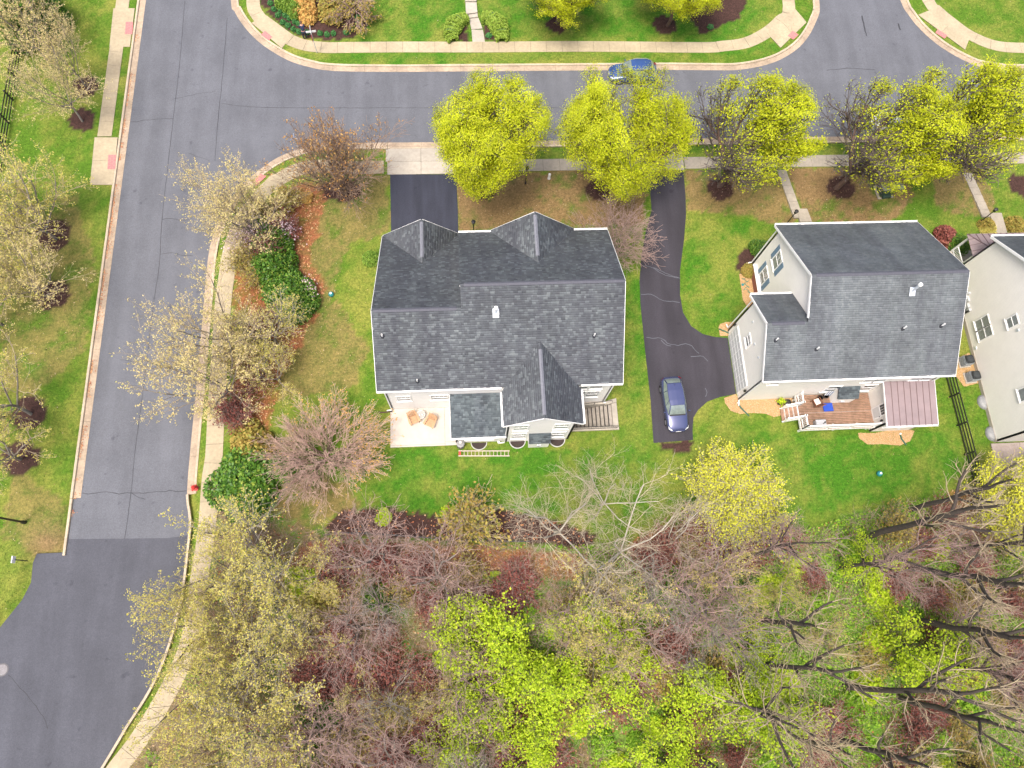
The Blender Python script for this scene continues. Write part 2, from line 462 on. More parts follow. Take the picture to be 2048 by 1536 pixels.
asphalt('asphalt_new', (0.070,0.073,0.087), 0.08)
asphalt('asphalt_sealed', (0.033,0.036,0.052), 0.22)
asphalt('asphalt_dark', (0.040,0.037,0.046), 0.18)
plain('crack_tar', (0.030,0.031,0.036), 0.8)
plain('crack_filler', (0.095,0.10,0.12), 0.8)
def sheet(name, poly, z, mat, parent=None):
    bm = bmesh.new()
    vs = [bm.verts.new((p[0], p[1], z)) for p in poly]
    f = bm.faces.new(vs); f.normal_update()
    if f.normal.z < 0: f.normal_flip()
    bmesh.ops.triangulate(bm, faces=[f])
    me = bpy.data.meshes.new(name); bm.to_mesh(me); bm.free(); me.materials.append(mat)
    return ob(name, me, parent)
road = tag(sheet('road', road_poly, -0.12, MATS['asphalt_old']), kind='structure')
patch_poly = GL([(127,1078),(332,1076),(378,1070)])+[tuple(p) for p in MAIN_E[::-1] if p[1] < G(378,1070)[1]-0.1]+[(-34,-26),(-48,-26)]+LOWW[::-1]+[(W_EDGE-0.46,5.5)]
tag(sheet('road_resurfacing', patch_poly, -0.116, MATS['asphalt_new']), kind='structure')
def streak(name, pts, w, mat, z, parent, wob=0.05, seed=1):
    L = smoothline(GL(pts), 0.25)
    s = arclen(L)
    L = L+np.stack([fbm(s*1.7, s*0+seed, seed)-0.5, fbm(s*1.7, s*0+seed+9, seed+3)-0.5], 1)*wob*4
    ww = 0.8*w*(0.4+fbm(s*2.3, s*0+seed*3, seed+5))
    A = L+(offsetline(L, 1.0)-L)*ww[:, None]/2; B = L-(offsetline(L, 1.0)-L)*ww[:, None]/2
    n = len(L)
    V = np.concatenate([np.c_[A, np.full(n, z)], np.c_[B, np.full(n, z)]])
    Fq = np.array([(n+i, n+i+1, i+1, i) for i in range(n-1)])
    o = ob(name, npmesh(name, V, Fq, mat), parent)
    return o
for i, (pts, w, wob) in enumerate([
    ([(369,0),(357,137),(345,239),(323,437),(318,523),(304,622),(284,786),(269,900),(261,983),(248,1078)], 0.045, 0.012),
    ([(454,34),(444,154),(434,246),(429,321)], 0.05, 0.02), ([(441,205),(500,212),(595,214),(760,214),(900,214),(1140,214)], 0.045, 0.02),
    ([(260,243),(300,238),(345,236)], 0.05, 0.06), ([(323,437),(345,436),(380,440)], 0.05, 0.07), ([(318,508),(345,506),(385,511)], 0.05, 0.07),
    ([(161,987),(200,986),(260,986),(320,982),(373,979)], 0.06, 0.07), ([(262,986),(275,994),(290,997)], 0.05, 0.06),
    ([(15,1352),(45,1385),(75,1420),(95,1455)], 0.05, 0.08), ([(345,197),(380,188),(430,180)], 0.035, 0.05), ([(375,305),(395,312),(418,320)], 0.04, 0.05),
    ([(1725,30),(1730,50),(1733,70)], 0.16, 0.05), ([(1798,45),(1802,58)], 0.2, 0.03), ([(1655,138),(1700,135),(1750,138)], 0.06, 0.05),
    ([(300,720),(275,722),(240,719)], 0.03, 0.05)]):
    streak('road_crack', pts, w, MATS['crack_tar'], -0.1115, road, wob, i+2)
plain('manhole_metal', (0.19,0.18,0.185), 0.7, 0.25, 12)
gx, gy = G(2, 1340)
mh = thing('manhole_cover', 'round pale iron manhole cover flush in the lower road', 'manhole', (gx, gy, -0.116))
MB().lathe([(0.36,0.0),(0.36,0.012),(0.34,0.018)], 24).build('lid', MATS['manhole_metal'], mh)
MB().lathe([(0.44,0.0),(0.44,0.008),(0.37,0.008),(0.37,0.0)], 24, cap=False).build('rim', plain('iron_dark', (0.09,0.085,0.09), 0.6), mh)
mr = MB()
for a in range(8): mr.bar((0.1*math.cos(a*0.785),0.1*math.sin(a*0.785),0.02),(0.28*math.cos(a*0.785),0.28*math.sin(a*0.785),0.02),0.03,0.012)
mr.build('grip_bar', MATS['manhole_metal'], mh)

# ---- kerbs with gutter pans, cast in separate lengths
plain('concrete_kerb', (0.42,0.345,0.25), 0.9, 0.16, 5, 0.3, 50, big=0.12)
plain('concrete_gutter', (0.34,0.265,0.19), 0.9, 0.22, 5, 0.3, 50, big=0.15)
plain('concrete_walk', (0.36,0.30,0.20), 0.9, 0.13, 4, 0.3, 60, big=0.10)
plain('concrete_grey', (0.30,0.265,0.215), 0.9, 0.14, 4, 0.3, 60, big=0.10)
plain('concrete_light', (0.36,0.325,0.27), 0.9, 0.12, 3, 0.2, 60, big=0.08)
plain('joint_dirt', (0.10,0.08,0.055), 0.95, 0.3, 8)
def kerb_run(L, side, piece=3.05, gutter=True, flat=False, name='kerb', root=None):
    """L runs along the asphalt edge; side = +1 when the kerb lies left of travel."""
    s = side; T = arclen(L)[-1]
    root = root or tag(thing(name, None, None), kind='structure')
    n = max(1, round(T/piece)); q = T/n
    top = -0.075 if flat else 0.03
    for i in range(n):
        seg = cut(L, i*q+0.008, (i+1)*q-0.008)
        if gutter:
            pr = [(0.0*s,-0.20),(0.0*s,-0.108),(0.53*s,-0.098),(0.53*s,-0.20)]
            sweep(seg, pr if s < 0 else pr[::-1]).build('gutter_segment', MATS['concrete_gutter'], root)
        o0 = 0.535 if gutter else 0.0
        pr = [((o0)*s,-0.20),((o0)*s,-0.03 if not flat else -0.09),((o0+0.025)*s,top-0.006),((o0+0.05)*s,top),((o0+0.19)*s,top),((o0+0.19)*s,-0.20)]
        sweep(seg, pr if s < 0 else pr[::-1]).build('kerb_segment', MATS['concrete_kerb'], root)
    return root
yb = G(150, 996)[1]
kerb_run(np.array([(W_EDGE+0.02, 66.0), (W_EDGE+0.02, yb)]), -1)
KW = W_EDGE-0.50
kerb_run(np.array([(KW, yb-0.03), (KW, 5.15)]), -1, gutter=False)
_sm = arclen(MAIN_E); i989 = int(np.argmin(np.abs(MAIN_E[:,1]-G(373,989)[1])))
kerb_run(offsetline(MAIN_E[:i989+1], 0.06), -1, gutter=False)
e0 = MAIN_E[i989:]
dA, dB = 0.0, 0.0
def upto(L, x):   # arc length at which the line passes x
    return float(np.interp(x, L[:,0], arclen(L)))
x_ap0, x_ap1 = G(775,300)[0], G(912,300)[0]
lastx = e0[-60:, 0]
sA = arclen(e0)
iA = int(np.argmin(np.abs(e0[:,0]-x_ap0)+1000*(e0[:,1] < 39))); iB = int(np.argmin(np.abs(e0[:,0]-x_ap1)+1000*(e0[:,1] < 39)))
kerb_run(cut(e0, 0, sA[iA]), -1)
kerb_run(cut(e0, sA[iA]+0.02, sA[iB]), -1, flat=True)
kerb_run(np.vstack([cut(e0, sA[iB]+0.02, sA[-1]-0.02), [(16.4, 40.45)]]), -1)
kerb_run(np.array([(16.42,40.45),(20.2,40.45)]), -1, flat=True)
kerb_run(np.array([(20.22,40.45),(62.0,40.45)]), -1)
nline = np.vstack([NW, NE]); kerb_run(nline, 1)
kerb_run(NX, 1)

# ---- pavements: a bed with separate slabs
def slabs(name, L, width, panel, mat, z=0.03, jit=0.006, skip=None, kindname='slab'):
    base = sweep(L, [(width/2-0.02,-0.1),(width/2-0.02,0.006),(-width/2+0.02,0.006),(-width/2+0.02,-0.1)]).build(name, MATS['joint_dirt'])
    tag(base, kind='structure')
    T = arclen(L)[-1]; n = max(1, round(T/panel)); q = T/n
    for i in range(n):
        dz = random.uniform(-jit, jit)
        seg = cut(L, i*q+0.012, (i+1)*q-0.012)
        sweep(seg, [(width/2,-0.06),(width/2,z+dz-0.006),(width/2-0.012,z+dz),(-width/2+0.012,z+dz),(-width/2,z+dz-0.006),(-width/2,-0.06)]).build(kindname, mat, base)
    return base
SW_S = smoothline(GL([(235,1536),(278,1479),(329,1396),(360,1334),(382,1272),(397,1169),(413,1065),(422,950),(428,913),(433,810),(441,690),(446,610),(453,554),(462,500),(478,453),(501,416),(528,383),(558,359),(597,339),(640,332)])
                  + [(-10.5,37.8),(-7.0,37.82)], 0.5)
SW_S = np.vstack([[(-31.0,-18.0)], SW_S])
slabs('sidewalk', SW_S, 1.32, 1.5, MATS['concrete_walk'])
slabs('sidewalk', np.array([(-0.35,37.78),(16.35,37.78)]), 1.22, 1.5, MATS['concrete_grey'])
slabs('sidewalk', np.array([(20.2,37.76),(62.0,37.76)]), 1.22, 1.5, MATS['concrete_grey'])
SW_N = smoothline([(-19.3,64.0)]+GL([(506,-5),(518,34),(554,65),(601,88),(649,95),(700,95),(800,94)])+[(2.0,50.92),(12.0,50.92)]+GL([(1400,95),(1445,92.3),(1492.6,85.5),(1533.6,65),(1561,41),(1578,14)])+[(33.2,64.0)], 0.5)
slabs('sidewalk', SW_N, 1.25, 1.52, MATS['concrete_walk'])
SW_X = smoothline([(47.0,64.0)]+GL([(1856,0),(1872,18),(1906,47),(1943,72),(1990,91),(2048,96)])+[(62.0,50.4)], 0.5)
slabs('sidewalk', SW_X, 1.25, 1.52, MATS['concrete_walk'])
SW_W = np.array([G(246,0), G(209,273)]); SW_W = np.vstack([[(SW_W[0][0]+0.1, 66.0)], SW_W])
slabs('sidewalk', SW_W, 1.22, 1.5, MATS['concrete_walk'])
def rampslab(poly, padpx, name='kerb_ramp', pad=True):
    base = MB().prism(poly, -0.1, 0.012).build(name, MATS['joint_dirt']); tag(base, kind='structure')
    c = np.mean(np.array(poly), axis=0)
    # split the landing along its longer direction into cast bays
    P = [np.array(p) for p in poly]
    n = 2
    for i in range(n):
        t0, t1 = i/n, (i+1)/n
        a = P[0]*(1-t0)+P[1]*t0; b = P[0]*(1-t1)+P[1]*t1; d = P[3]*(1-t0)+P[2]*t0; e = P[3]*(1-t1)+P[2]*t1
        q = np.array([a, b, e, d]); q = q.mean(0)+(q-q.mean(0))*0.992
        MB().prism([tuple(v) for v in q], -0.05, 0.038+random.uniform(-0.003, 0.003)).build('slab', MATS['concrete_walk'], base)
    return base
def tactile(quad, label):
    """red detectable paving set in rows of small pavers."""
    P = [np.array(p) for p in quad]; c = np.mean(P, axis=0)
    t = thing('tactile_paving', label, 'paving', (c[0], c[1], 0.038))
    MB().prism([tuple(p-c) for p in P], 0.0, 0.006).build('bed', plain('tactile_joint', (0.42,0.26,0.22), 0.9), t)
    for i in range(3):
        k = 4
        for j in range(-1, k):
            off = 0.5/k if i % 2 else 0.0
            u0, u1 = max(0, j/k+off), min(1, (j+1)/k+off)
            if u1-u0 < 0.02: continue
            v0, v1 = i/3+0.02, (i+1)/3-0.02
            f = lambda u, v: tuple((P[0]*(1-u)+P[1]*u)*(1-v)+(P[3]*(1-u)+P[2]*u)*v-c)
            MB().prism([f(u0+0.012, v0), f(u1-0.012, v0), f(u1-0.012, v1), f(u0+0.012, v1)], 0.0, 0.016).build('paver', plain('tactile_red', (0.50,0.165,0.16), 0.85, 0.2, 9), t)
rampslab(GL([(189.5,275),(180,370),(226,370),(236,275)]), None)
tactile(GL([(217,310),(215,339),(231,339),(233,310)]), 'red tactile paving on the concrete landing at the pavement end')
rampslab(GL([(227,17),(219,94),(260,94),(270,17)]), None)
tactile(GL([(252,44),(250,69),(265,69),(267,44)]), 'red tactile paving on the pavement landing where a side path starts')
rampslab(GL([(503,46),(564,97),(586,70),(533,31)]), None)
tactile(GL([(522,70),(538,82),(545,74),(530,62)]), 'red tactile paving beside the corner bed of small green mounds')
rampslab(GL([(1533,66),(1590,18),(1613,45),(1561,96)]), None)
tactile(GL([(1575,72),(1586,80),(1597,70),(1585,62)]), 'faded red tactile paving at the corner lawn with the dark mulch bed')
rampslab(GL([(1836,30),(1930,100),(1944,64),(1878,13)]), None)
tactile(GL([(1870,66),(1889,78),(1894,71),(1875,59)]), 'red tactile paving on the pavement ramp across the side road')
rampslab(GL([(478,420),(545,346),(562,356),(500,425)]), None)
tactile(GL([(504,366),(522,348),(533,353),(513,372)]), 'red tactile paving under the pale budding tree on the corner')

# ---- drives, apron, paths
tag(sheet('driveway', [(-6.45,37.05),(-0.6,36.95),(-0.55,33.0),(-0.6,27.9),(-6.3,27.9)], 0.012, MATS['asphalt_sealed']), kind='structure')
ap = MB().prism([(-6.85,39.72),(-0.6,39.72),(-0.6,37.0),(-6.5,37.05)], -0.2, 0.008).build('driveway_apron', MATS['joint_dirt']); tag(ap, kind='structure')
for x0, x1, y0, y1 in ((-6.83,-3.72,38.37,39.7),(-3.70,-0.62,38.37,39.7),(-6.7,-3.72,37.03,38.35),(-3.70,-0.62,37.03,38.35)):
    MB().box(x0, x1, y0, y1, -0.1, 0.03).build('slab', MATS['concrete_light'], ap, bevel=0.008)
d2 = GL([(1300,345),(1367,345),(1371,390),(1372,430),(1368,480),(1360,540),(1360,590),(1366,625),(1382,652),(1405,668),(1430,674),(1455,676),(1472,788),(1440,794),(1415,803),(1396,820),(1387,835),(1385,860),(1386,880),(1307,886),(1301,800),(1290,700),(1281,610),(1279,560),(1283,510),(1292,460),(1303,420),(1300,380)])
drive2 = tag(sheet('driveway', d2, 0.012, MATS['asphalt_dark']), kind='structure')
MB().box(16.5, 20.15, 37.0, 39.72, -0.2, 0.008).build('driveway_apron', MATS['joint_dirt'])['kind'] = 'structure'
ap2 = bpy.data.objects['driveway_apron.001']
for x0, x1 in ((16.52,18.3),(18.32,20.13)):
    for y0, y1 in ((37.02,38.35),(38.37,39.7)): MB().box(x0, x1, y0, y1, -0.1, 0.03).build('slab', MATS['concrete_light'], ap2, bevel=0.008)
Z7 = lambda L: [(1248+x*0.3906, 400+y*0.3906) for x, y in L]
for i, L in enumerate([[(95,335),(150,350),(200,380),(285,405)], [(90,485),(150,490),(200,512),(285,525)], [(110,705),(190,710),(240,740),(330,740),(385,785)],
                       [(190,715),(205,740),(240,752)], [(340,805),(390,795),(430,825)], [(415,965),(425,985),(418,1005)], [(150,345),(190,365),(280,400)]]):
    streak('sealed_crack', Z7(L), 0.07, MATS['crack_filler'], 0.017, drive2, 0.07, i+40)
# stepping walk to the house across the street
w1 = tag(thing('front_walk', None, None), kind='structure')
for i, (a, b_, cc, d) in enumerate([((945,84),(970,84),(966,60),(943,60)), ((943,60),(965,58),(957,37),(938,39)), ((938,38),(956,36),(955,29),(937,32)), ((932,31),(955,28),(953,8),(931,8)), ((930,6),(953,6),(952,-20),(929,-20))]):
    MB().prism(GL([a, b_, cc, d]), -0.1, 0.04+0.06*i).build('slab', MATS['concrete_light'], w1, bevel=0.01)
w2 = tag(thing('front_walk', None, None), kind='structure')
q0 = np.array(G(1563,340)); q1 = np.array(G(1596,438))
for i in range(6):
    a = q0+(q1-q0)*i/6; b_ = q0+(q1-q0)*((i+0.96)/6)
    MB().prism([(a[0]-0.42,a[1]),(a[0]+0.42,a[1]),(b_[0]+0.42,b_[1]),(b_[0]-0.42,b_[1])], -0.1, 0.03+0.03*i).build('slab', MATS['concrete_grey'], w2, bevel=0.01)
MB().prism(GL([(1592,420),(1612,420),(1622,446),(1598,446)]), -0.1, 0.24).build('slab', MATS['concrete_grey'], w2, bevel=0.01)
w3 = tag(thing('front_walk', None, None), kind='structure')
q0 = np.array(G(1935,346)); q1 = np.array(G(1972,436))
for i in range(6):
    a = q0+(q1-q0)*i/6; b_ = q0+(q1-q0)*((i+0.96)/6)
    MB().prism([(a[0]-0.42,a[1]),(a[0]+0.42,a[1]),(b_[0]+0.42,b_[1]),(b_[0]-0.42,b_[1])], -0.1, 0.03+0.03*i).build('slab', MATS['concrete_grey'], w3, bevel=0.01)
MB().prism(GL([(1978,428),(2000,428),(2012,470),(1984,470)]), -0.1, 0.22).build('slab', MATS['concrete_grey'], w3, bevel=0.01)

# ---- gravel beds beside the second house
island('gravel', [(0.0,(0.27,0.165,0.085)), (0.4,(0.42,0.285,0.15)), (0.75,(0.52,0.37,0.21)), (1.0,(0.34,0.24,0.16))], 0.9)
def gravelbed(poly, n, seed):
    r = np.random.default_rng(seed)
    base = sheet('gravel_bed', poly, 0.012, plain('gravel_base', (0.36,0.225,0.10), 0.95, 0.35, 22))
    tag(base, kind='structure')
    P = np.array(poly); lo, hi = P.min(0), P.max(0)
    q = r.uniform(lo, hi, (n*4, 2)); q = q[inpoly(q[:,0], q[:,1], poly)][:n]
    k = len(q); s = r.uniform(0.02, 0.05, k)
    o = np.array([(1,0,0),(-0.5,0.87,0),(-0.5,-0.87,0),(0,0,0.9)])
    ang = r.uniform(0, 6.28, k); ca, sa = np.cos(ang), np.sin(ang)
    V = np.zeros((k, 4, 3))
    V[:,:,0] = (o[:,0]*ca[:,None]-o[:,1]*sa[:,None])*s[:,None]+q[:,0,None]
    V[:,:,1] = (o[:,0]*sa[:,None]+o[:,1]*ca[:,None])*s[:,None]+q[:,1,None]
    V[:,:,2] = o[:,2]*s[:,None]+0.012
    Fq = (np.arange(k)[:,None,None]*4+np.array([(0,1,3),(1,2,3),(2,0,3)])[None]).reshape(-1, 3)
    st = ob('gravel', npmesh('gravel', V.reshape(-1,3), Fq, MATS['gravel']), base); st['kind'] = 'stuff'
gravelbed(GL([(1448,796),(1450,806),(1462,822),(1480,828),(1500,826),(1530,827),(1548,834),(1566,830),(1590,818),(1590,795),(1478,800),(1472,788)]), 2600, 1)
gravelbed(GL([(1716,866),(1718,876),(1735,889),(1760,888),(1800,891),(1820,882),(1829,862),(1810,855),(1750,866)]), 1500, 2)
gravelbed(GL([(1437,655),(1440,648),(1452,644),(1468,644),(1475,652),(1458,672),(1440,672)]), 500, 3)
gravelbed(GL([(1478,548),(1508,545),(1520,590),(1500,622),(1486,600)]), 900, 4)
gravelbed([(40.9,18.0),(42.5,18.6),(42.7,15.9),(41.3,15.6),(40.7,16.8)], 500, 5)

# ================================================================== HOUSES
sidingmat('siding_white', (0.78,0.765,0.735)); sidingmat('siding_cream', (0.77,0.745,0.69))
plain('trim_white', (0.80,0.795,0.78), 0.45, 0.04)
plain('soffit', (0.66,0.65,0.63), 0.6, 0.05)
plain('glass_blind', (0.22,0.235,0.24), 0.12, 0.25, 3, spec=0.8)
plain('glass_dark', (0.055,0.075,0.085), 0.06, 0.4, 3, spec=0.9)
plain('roof_felt', (0.050,0.054,0.063), 0.9)
plain('ridge_vent', (0.072,0.074,0.092), 0.7, 0.12)
plain('ridge_vent_light', (0.16,0.165,0.19), 0.7, 0.12)
plain('galvanised', (0.62,0.66,0.70), 0.35, 0.10, metal=0.4)
plain('pipe_white', (0.80,0.80,0.78), 0.4); plain('flashing', (0.03,0.032,0.04), 0.6)
plain('shutter_blue', (0.125,0.195,0.265), 0.6, 0.10); plain('door_grey', (0.56,0.57,0.56), 0.5, 0.05)
plain('metal_roof_mauve', (0.215,0.165,0.168), 0.45, 0.09, 1.5, metal=0.0, big=0.08)
plain('seam_brown', (0.13,0.085,0.085), 0.5)
plain('black_metal', (0.018,0.018,0.020), 0.4, 0.1); plain('black_paint', (0.022,0.021,0.021), 0.5, 0.2)
plain('lantern_glass', (0.45,0.42,0.34), 0.2)
def shinglemat(name, stops, streak):
    m = island(name, stops, 0.92, extra=(0.45, streak, (0.9, 0.10, 0.10)))
    return m
shinglemat('shingle_slate', [(0.0,(0.066,0.072,0.080)), (0.3,(0.094,0.103,0.112)), (0.6,(0.082,0.090,0.100)), (0.82,(0.120,0.134,0.142)), (0.95,(0.145,0.162,0.168)), (1.0,(0.072,0.076,0.085))], 0.13)
shinglemat('shingle_grey', [(0.0,(0.110,0.124,0.132)), (0.5,(0.128,0.143,0.151)), (1.0,(0.150,0.166,0.174))], 0.2)
shinglemat('shingle_dark', [(0.0,(0.060,0.072,0.080)), (0.5,(0.085,0.105,0.115)), (1.0,(0.125,0.150,0.160))], 0.18)

def shift(me, loc):
    me.transform(Matrix.Translation((-loc[0], -loc[1], -loc[2])))
class House:
    def __init__(s, name, label, loc, siding):
        s.loc = loc; s.root = thing(name, label, 'house', loc); s.siding = siding
        s.sh = {}
    def put(s, mb, name, mat, parent=None, bevel=0.0, label=None, smooth=False):
        me = mb.mesh(name, mat, smooth, bevel); shift(me, s.loc)
        o = ob(name, me, parent or s.root)
        if label: o['label'] = label
        return o
    def box(s, name, mat, *a, **k):
        return s.put(MB().box(*a), name, mat, **k)
    def wall_x(s, x, poly, t=0.14, name='wall', mat=None):
        """wall in the plane x = const; poly in (y, z); t reaches inward (sign gives the side)."""
        n = len(poly); vs = [(x, y, z) for y, z in poly]+[(x+t, y, z) for y, z in poly]
        fs = [tuple(range(n)), tuple(range(n, 2*n))[::-1]]+[(i, n+i, n+(i+1) % n, (i+1) % n) for i in range(n)]
        return s.put(MB().add(vs, fs), name, mat or s.siding)
    def wall_y(s, y, poly, t=0.14, name='wall', mat=None):
        n = len(poly); vs = [(x, y, z) for x, z in poly]+[(x, y+t, z) for x, z in poly]
        fs = [tuple(range(n)), tuple(range(n, 2*n))[::-1]]+[(i, n+i, n+(i+1) % n, (i+1) % n) for i in range(n)]
        return s.put(MB().add(vs, fs), name, mat or s.siding)
    def roof(s, pts, shingle, expo=0.165, tab=(0.16,0.34), thick=0.012, name='roof_plane', seed=1, shingled=True):
        """pts: convex outline, first two points along the lower edge."""
        P = [Vector(p) for p in pts]
        S = (P[1]-P[0]).normalized(); N = None
        for q in P[2:]:
            c = S.cross(q-P[0])
            if c.length > 1e-4: N = c.normalized(); break
        if N.z < 0: N = -N
        T = N.cross(S)
        if T.z < 0: T = -T
        k = len(P)
        lo = [p-N*0.09 for p in P]
        slab = s.put(MB().add(P+lo, [tuple(range(k)), tuple(range(k, 2*k))[::-1]]+[(i, k+i, k+(i+1) % k, (i+1) % k) for i in range(k)]), name, MATS['roof_felt'])
        if not shingled: return slab
        q2 = [((p-P[0]).dot(S), (p-P[0]).dot(T)) for p in P]
        tmin = min(q[1] for q in q2); tmax = max(q[1] for q in q2)
        def span(t):
            xs_ = []
            for i in range(k):
                (a, b_), (c, d) = q2[i], q2[(i+1) % k]
                if abs(b_-d) < 1e-6:
                    if abs(b_-t) < 1e-6: xs_ += [a, c]
                    continue
                u = (t-b_)/(d-b_)
                if -1e-6 <= u <= 1+1e-6: xs_.append(a+(c-a)*u)
            return (min(xs_), max(xs_)) if xs_ else None
        r = np.random.default_rng(seed)
        V, Fq = s.sh.setdefault(shingle, ([], []))
        rows = int(math.ceil((tmax-tmin)/expo))
        for i in range(rows):
            t0 = tmin+i*expo+1e-5; t1 = min(tmax-1e-5, t0+expo)
            a0 = span(t0); a1 = span(t1)
            if not a0 or not a1: continue
            cuts = [min(a0[0], a1[0])-r.uniform(0, 0.3)]
            while cuts[-1] < max(a0[1], a1[1]): cuts.append(cuts[-1]+r.uniform(*tab))
            for j in range(len(cuts)-1):
                b0, b1 = min(max(cuts[j], a0[0]), a0[1]), min(max(cuts[j+1], a0[0]), a0[1])
                c0, c1 = min(max(cuts[j], a1[0]), a1[1]), min(max(cuts[j+1], a1[0]), a1[1])
                if b1-b0 < 0.01 and c1-c0 < 0.01: continue
                h = thick*r.uniform(0.6, 1.6); g = 0.004
                w = lambda a, t, z: P[0]+S*a+T*t+N*z
                n0 = len(V)
                V += [w(b0+g, t0, h), w(b1-g, t0, h), w(c1-g, t1, 0.004), w(c0+g, t1, 0.004), w(b0+g, t0, 0.001), w(b1-g, t0, 0.001)]
                Fq += [(n0, n0+1, n0+2, n0+3), (n0+4, n0+5, n0+1, n0)]
        return slab
    def finish(s):
        for mt, (V, Fq) in s.sh.items():
            V = np.array([tuple(v) for v in V])-np.array(s.loc)
            o = ob('shingles', npmesh('shingles', V, np.array(Fq), MATS[mt]), s.root); o['kind'] = 'stuff'
    def gutter(s, a, b, out):
        """white K-style gutter along an eave."""
        a = Vector(a); b = Vector(b); o = Vector((out[0], out[1], 0))
        mb = MB()
        mb.bar(a+o*0.06+Vector((0,0,-0.06)), b+o*0.06+Vector((0,0,-0.06)), 0.12, 0.012)
        mb.bar(a+o*0.125+Vector((0,0,-0.01)), b+o*0.125+Vector((0,0,-0.01)), 0.014, 0.12)
        mb.bar(a+o*0.004+Vector((0,0,-0.055)), b+o*0.004+Vector((0,0,-0.055)), 0.02, 0.14)
        return s.put(mb, 'gutter', MATS['trim_white'])
    def rake(s, a, b, mat='trim_white', w=0.06, h=0.2):
        return s.put(MB().bar(Vector(a)+Vector((0,0,-0.12)), Vector(b)+Vector((0,0,-0.12)), w, h), 'rake_board', MATS[mat])
    def ridge(s, a, b, mat='ridge_vent', w=0.30):
        a = Vector(a); b = Vector(b); d = (b-a).normalized(); x = d.cross(Vector((0,0,1))).normalized()
        mb = MB(); n = max(1, int((b-a).length/0.3)); 
        for i in range(n):
            p = a+(b-a)*(i/n); q = a+(b-a)*((i+0.985)/n)
            for sg in (-1, 1):
                o = x*sg*w/2
                mb.add([p+Vector((0,0,0.055)), q+Vector((0,0,0.048)), q+o+Vector((0,0,-0.035)), p+o+Vector((0,0,-0.03)),
                        p+Vector((0,0,0.02)), q+Vector((0,0,0.015)), q+o+Vector((0,0,-0.07)), p+o+Vector((0,0,-0.07))],
                       [(0,1,2,3),(7,6,5,4),(0,4,5,1),(2,6,7,3),(0,3,7,4),(1,5,6,2)])
        return s.put(mb, 'ridge_cap', MATS[mat])
    def window(s, axis, pos, out, c, z0, w, h, cols=3, rows=2, pane='glass_blind', top='glass_dark', grid=True, shutters=None, sashes=2):
        """double-hung window on a wall; axis 'y': wall in plane y = pos, c along x."""
        def pt(a, d, z): return (a, pos+out*d, z) if axis == 'y' else (pos+out*d, a, z)
        def bx(mb, a0, a1, d0, d1, zz0, zz1):
            p = pt(a0, d0, zz0); q = pt(a1, d1, zz1)
            mb.box(min(p[0],q[0]), max(p[0],q[0]), min(p[1],q[1]), max(p[1],q[1]), zz0, zz1)
        fr = MB(); z1 = z0+h; a0, a1 = c-w/2, c+w/2; ft = 0.085
        bx(fr, a0-ft, a0, 0.005, 0.06, z0-ft, z1+ft); bx(fr, a1, a1+ft, 0.005, 0.06, z0-ft, z1+ft)
        bx(fr, a0, a1, 0.005, 0.075, z0-ft, z0); bx(fr, a0, a1, 0.005, 0.06, z1, z1+ft)
        zm = (z0+z1)/2
        if sashes == 2: bx(fr, a0, a1, 0.005, 0.05, zm-0.03, zm+0.03)
        W = s.put(fr, 'window', MATS['trim_white'])
        parts = [(z0, zm-0.03, pane), (zm+0.03, z1, top)] if sashes == 2 else [(z0, z1, pane)]
        for i, (p0, p1, mt) in enumerate(parts):
            mb = MB(); bx(mb, a0, a1, 0.006, 0.018, p0, p1); s.put(mb, 'pane', MATS[mt], W)
            if grid and (i == 1 or sashes == 1):
                for j in range(1, cols):
                    mb = MB(); x = a0+(a1-a0)*j/cols; bx(mb, x-0.014, x+0.014, 0.019, 0.03, p0, p1); s.put(mb, 'muntin', MATS['trim_white'], W)
                for j in range(1, rows):
                    mb = MB(); z = p0+(p1-p0)*j/rows; bx(mb, a0, a1, 0.0195, 0.029, z-0.014, z+0.014); s.put(mb, 'muntin', MATS['trim_white'], W)
        mb = MB(); bx(mb, a0-ft-0.04, a1+ft+0.04, 0.005, 0.10, z0-ft-0.05, z0-ft-0.002); s.put(mb, 'sill', MATS['trim_white'], W)
        if shutters:
            for sg in (-1, 1):
                mb = MB(); e = (a0-ft-0.02) if sg < 0 else (a1+ft+0.02); f = e+sg*shutters
                bx(mb, min(e,f), max(e,f), 0.005, 0.03, z0-0.06, z1+0.06)
                n = int((h+0.1)/0.09)
                for q in range(n):
                    zz = z0-0.04+q*0.09
                    bx(mb, min(e,f)+0.05, max(e,f)-0.05, 0.03, 0.042, zz, zz+0.06)
                s.put(mb, 'shutter', MATS['shutter_blue'])
        return W
    def pipe(s, x, y, z, h=0.42, r=0.055, tilt=0):
        mb = MB().lathe([(0.13,-0.12),(0.13,0.02),(r+0.02,0.10)], 12, (x, y, z)); p = s.put(mb, 'vent_flashing', MATS['flashing'])
        s.put(MB().lathe([(r,-0.1),(r,h),(r*0.75,h),(r*0.75,h-0.15)], 12, (x, y, z), cap=False), 'vent_pipe', MATS['pipe_white'])
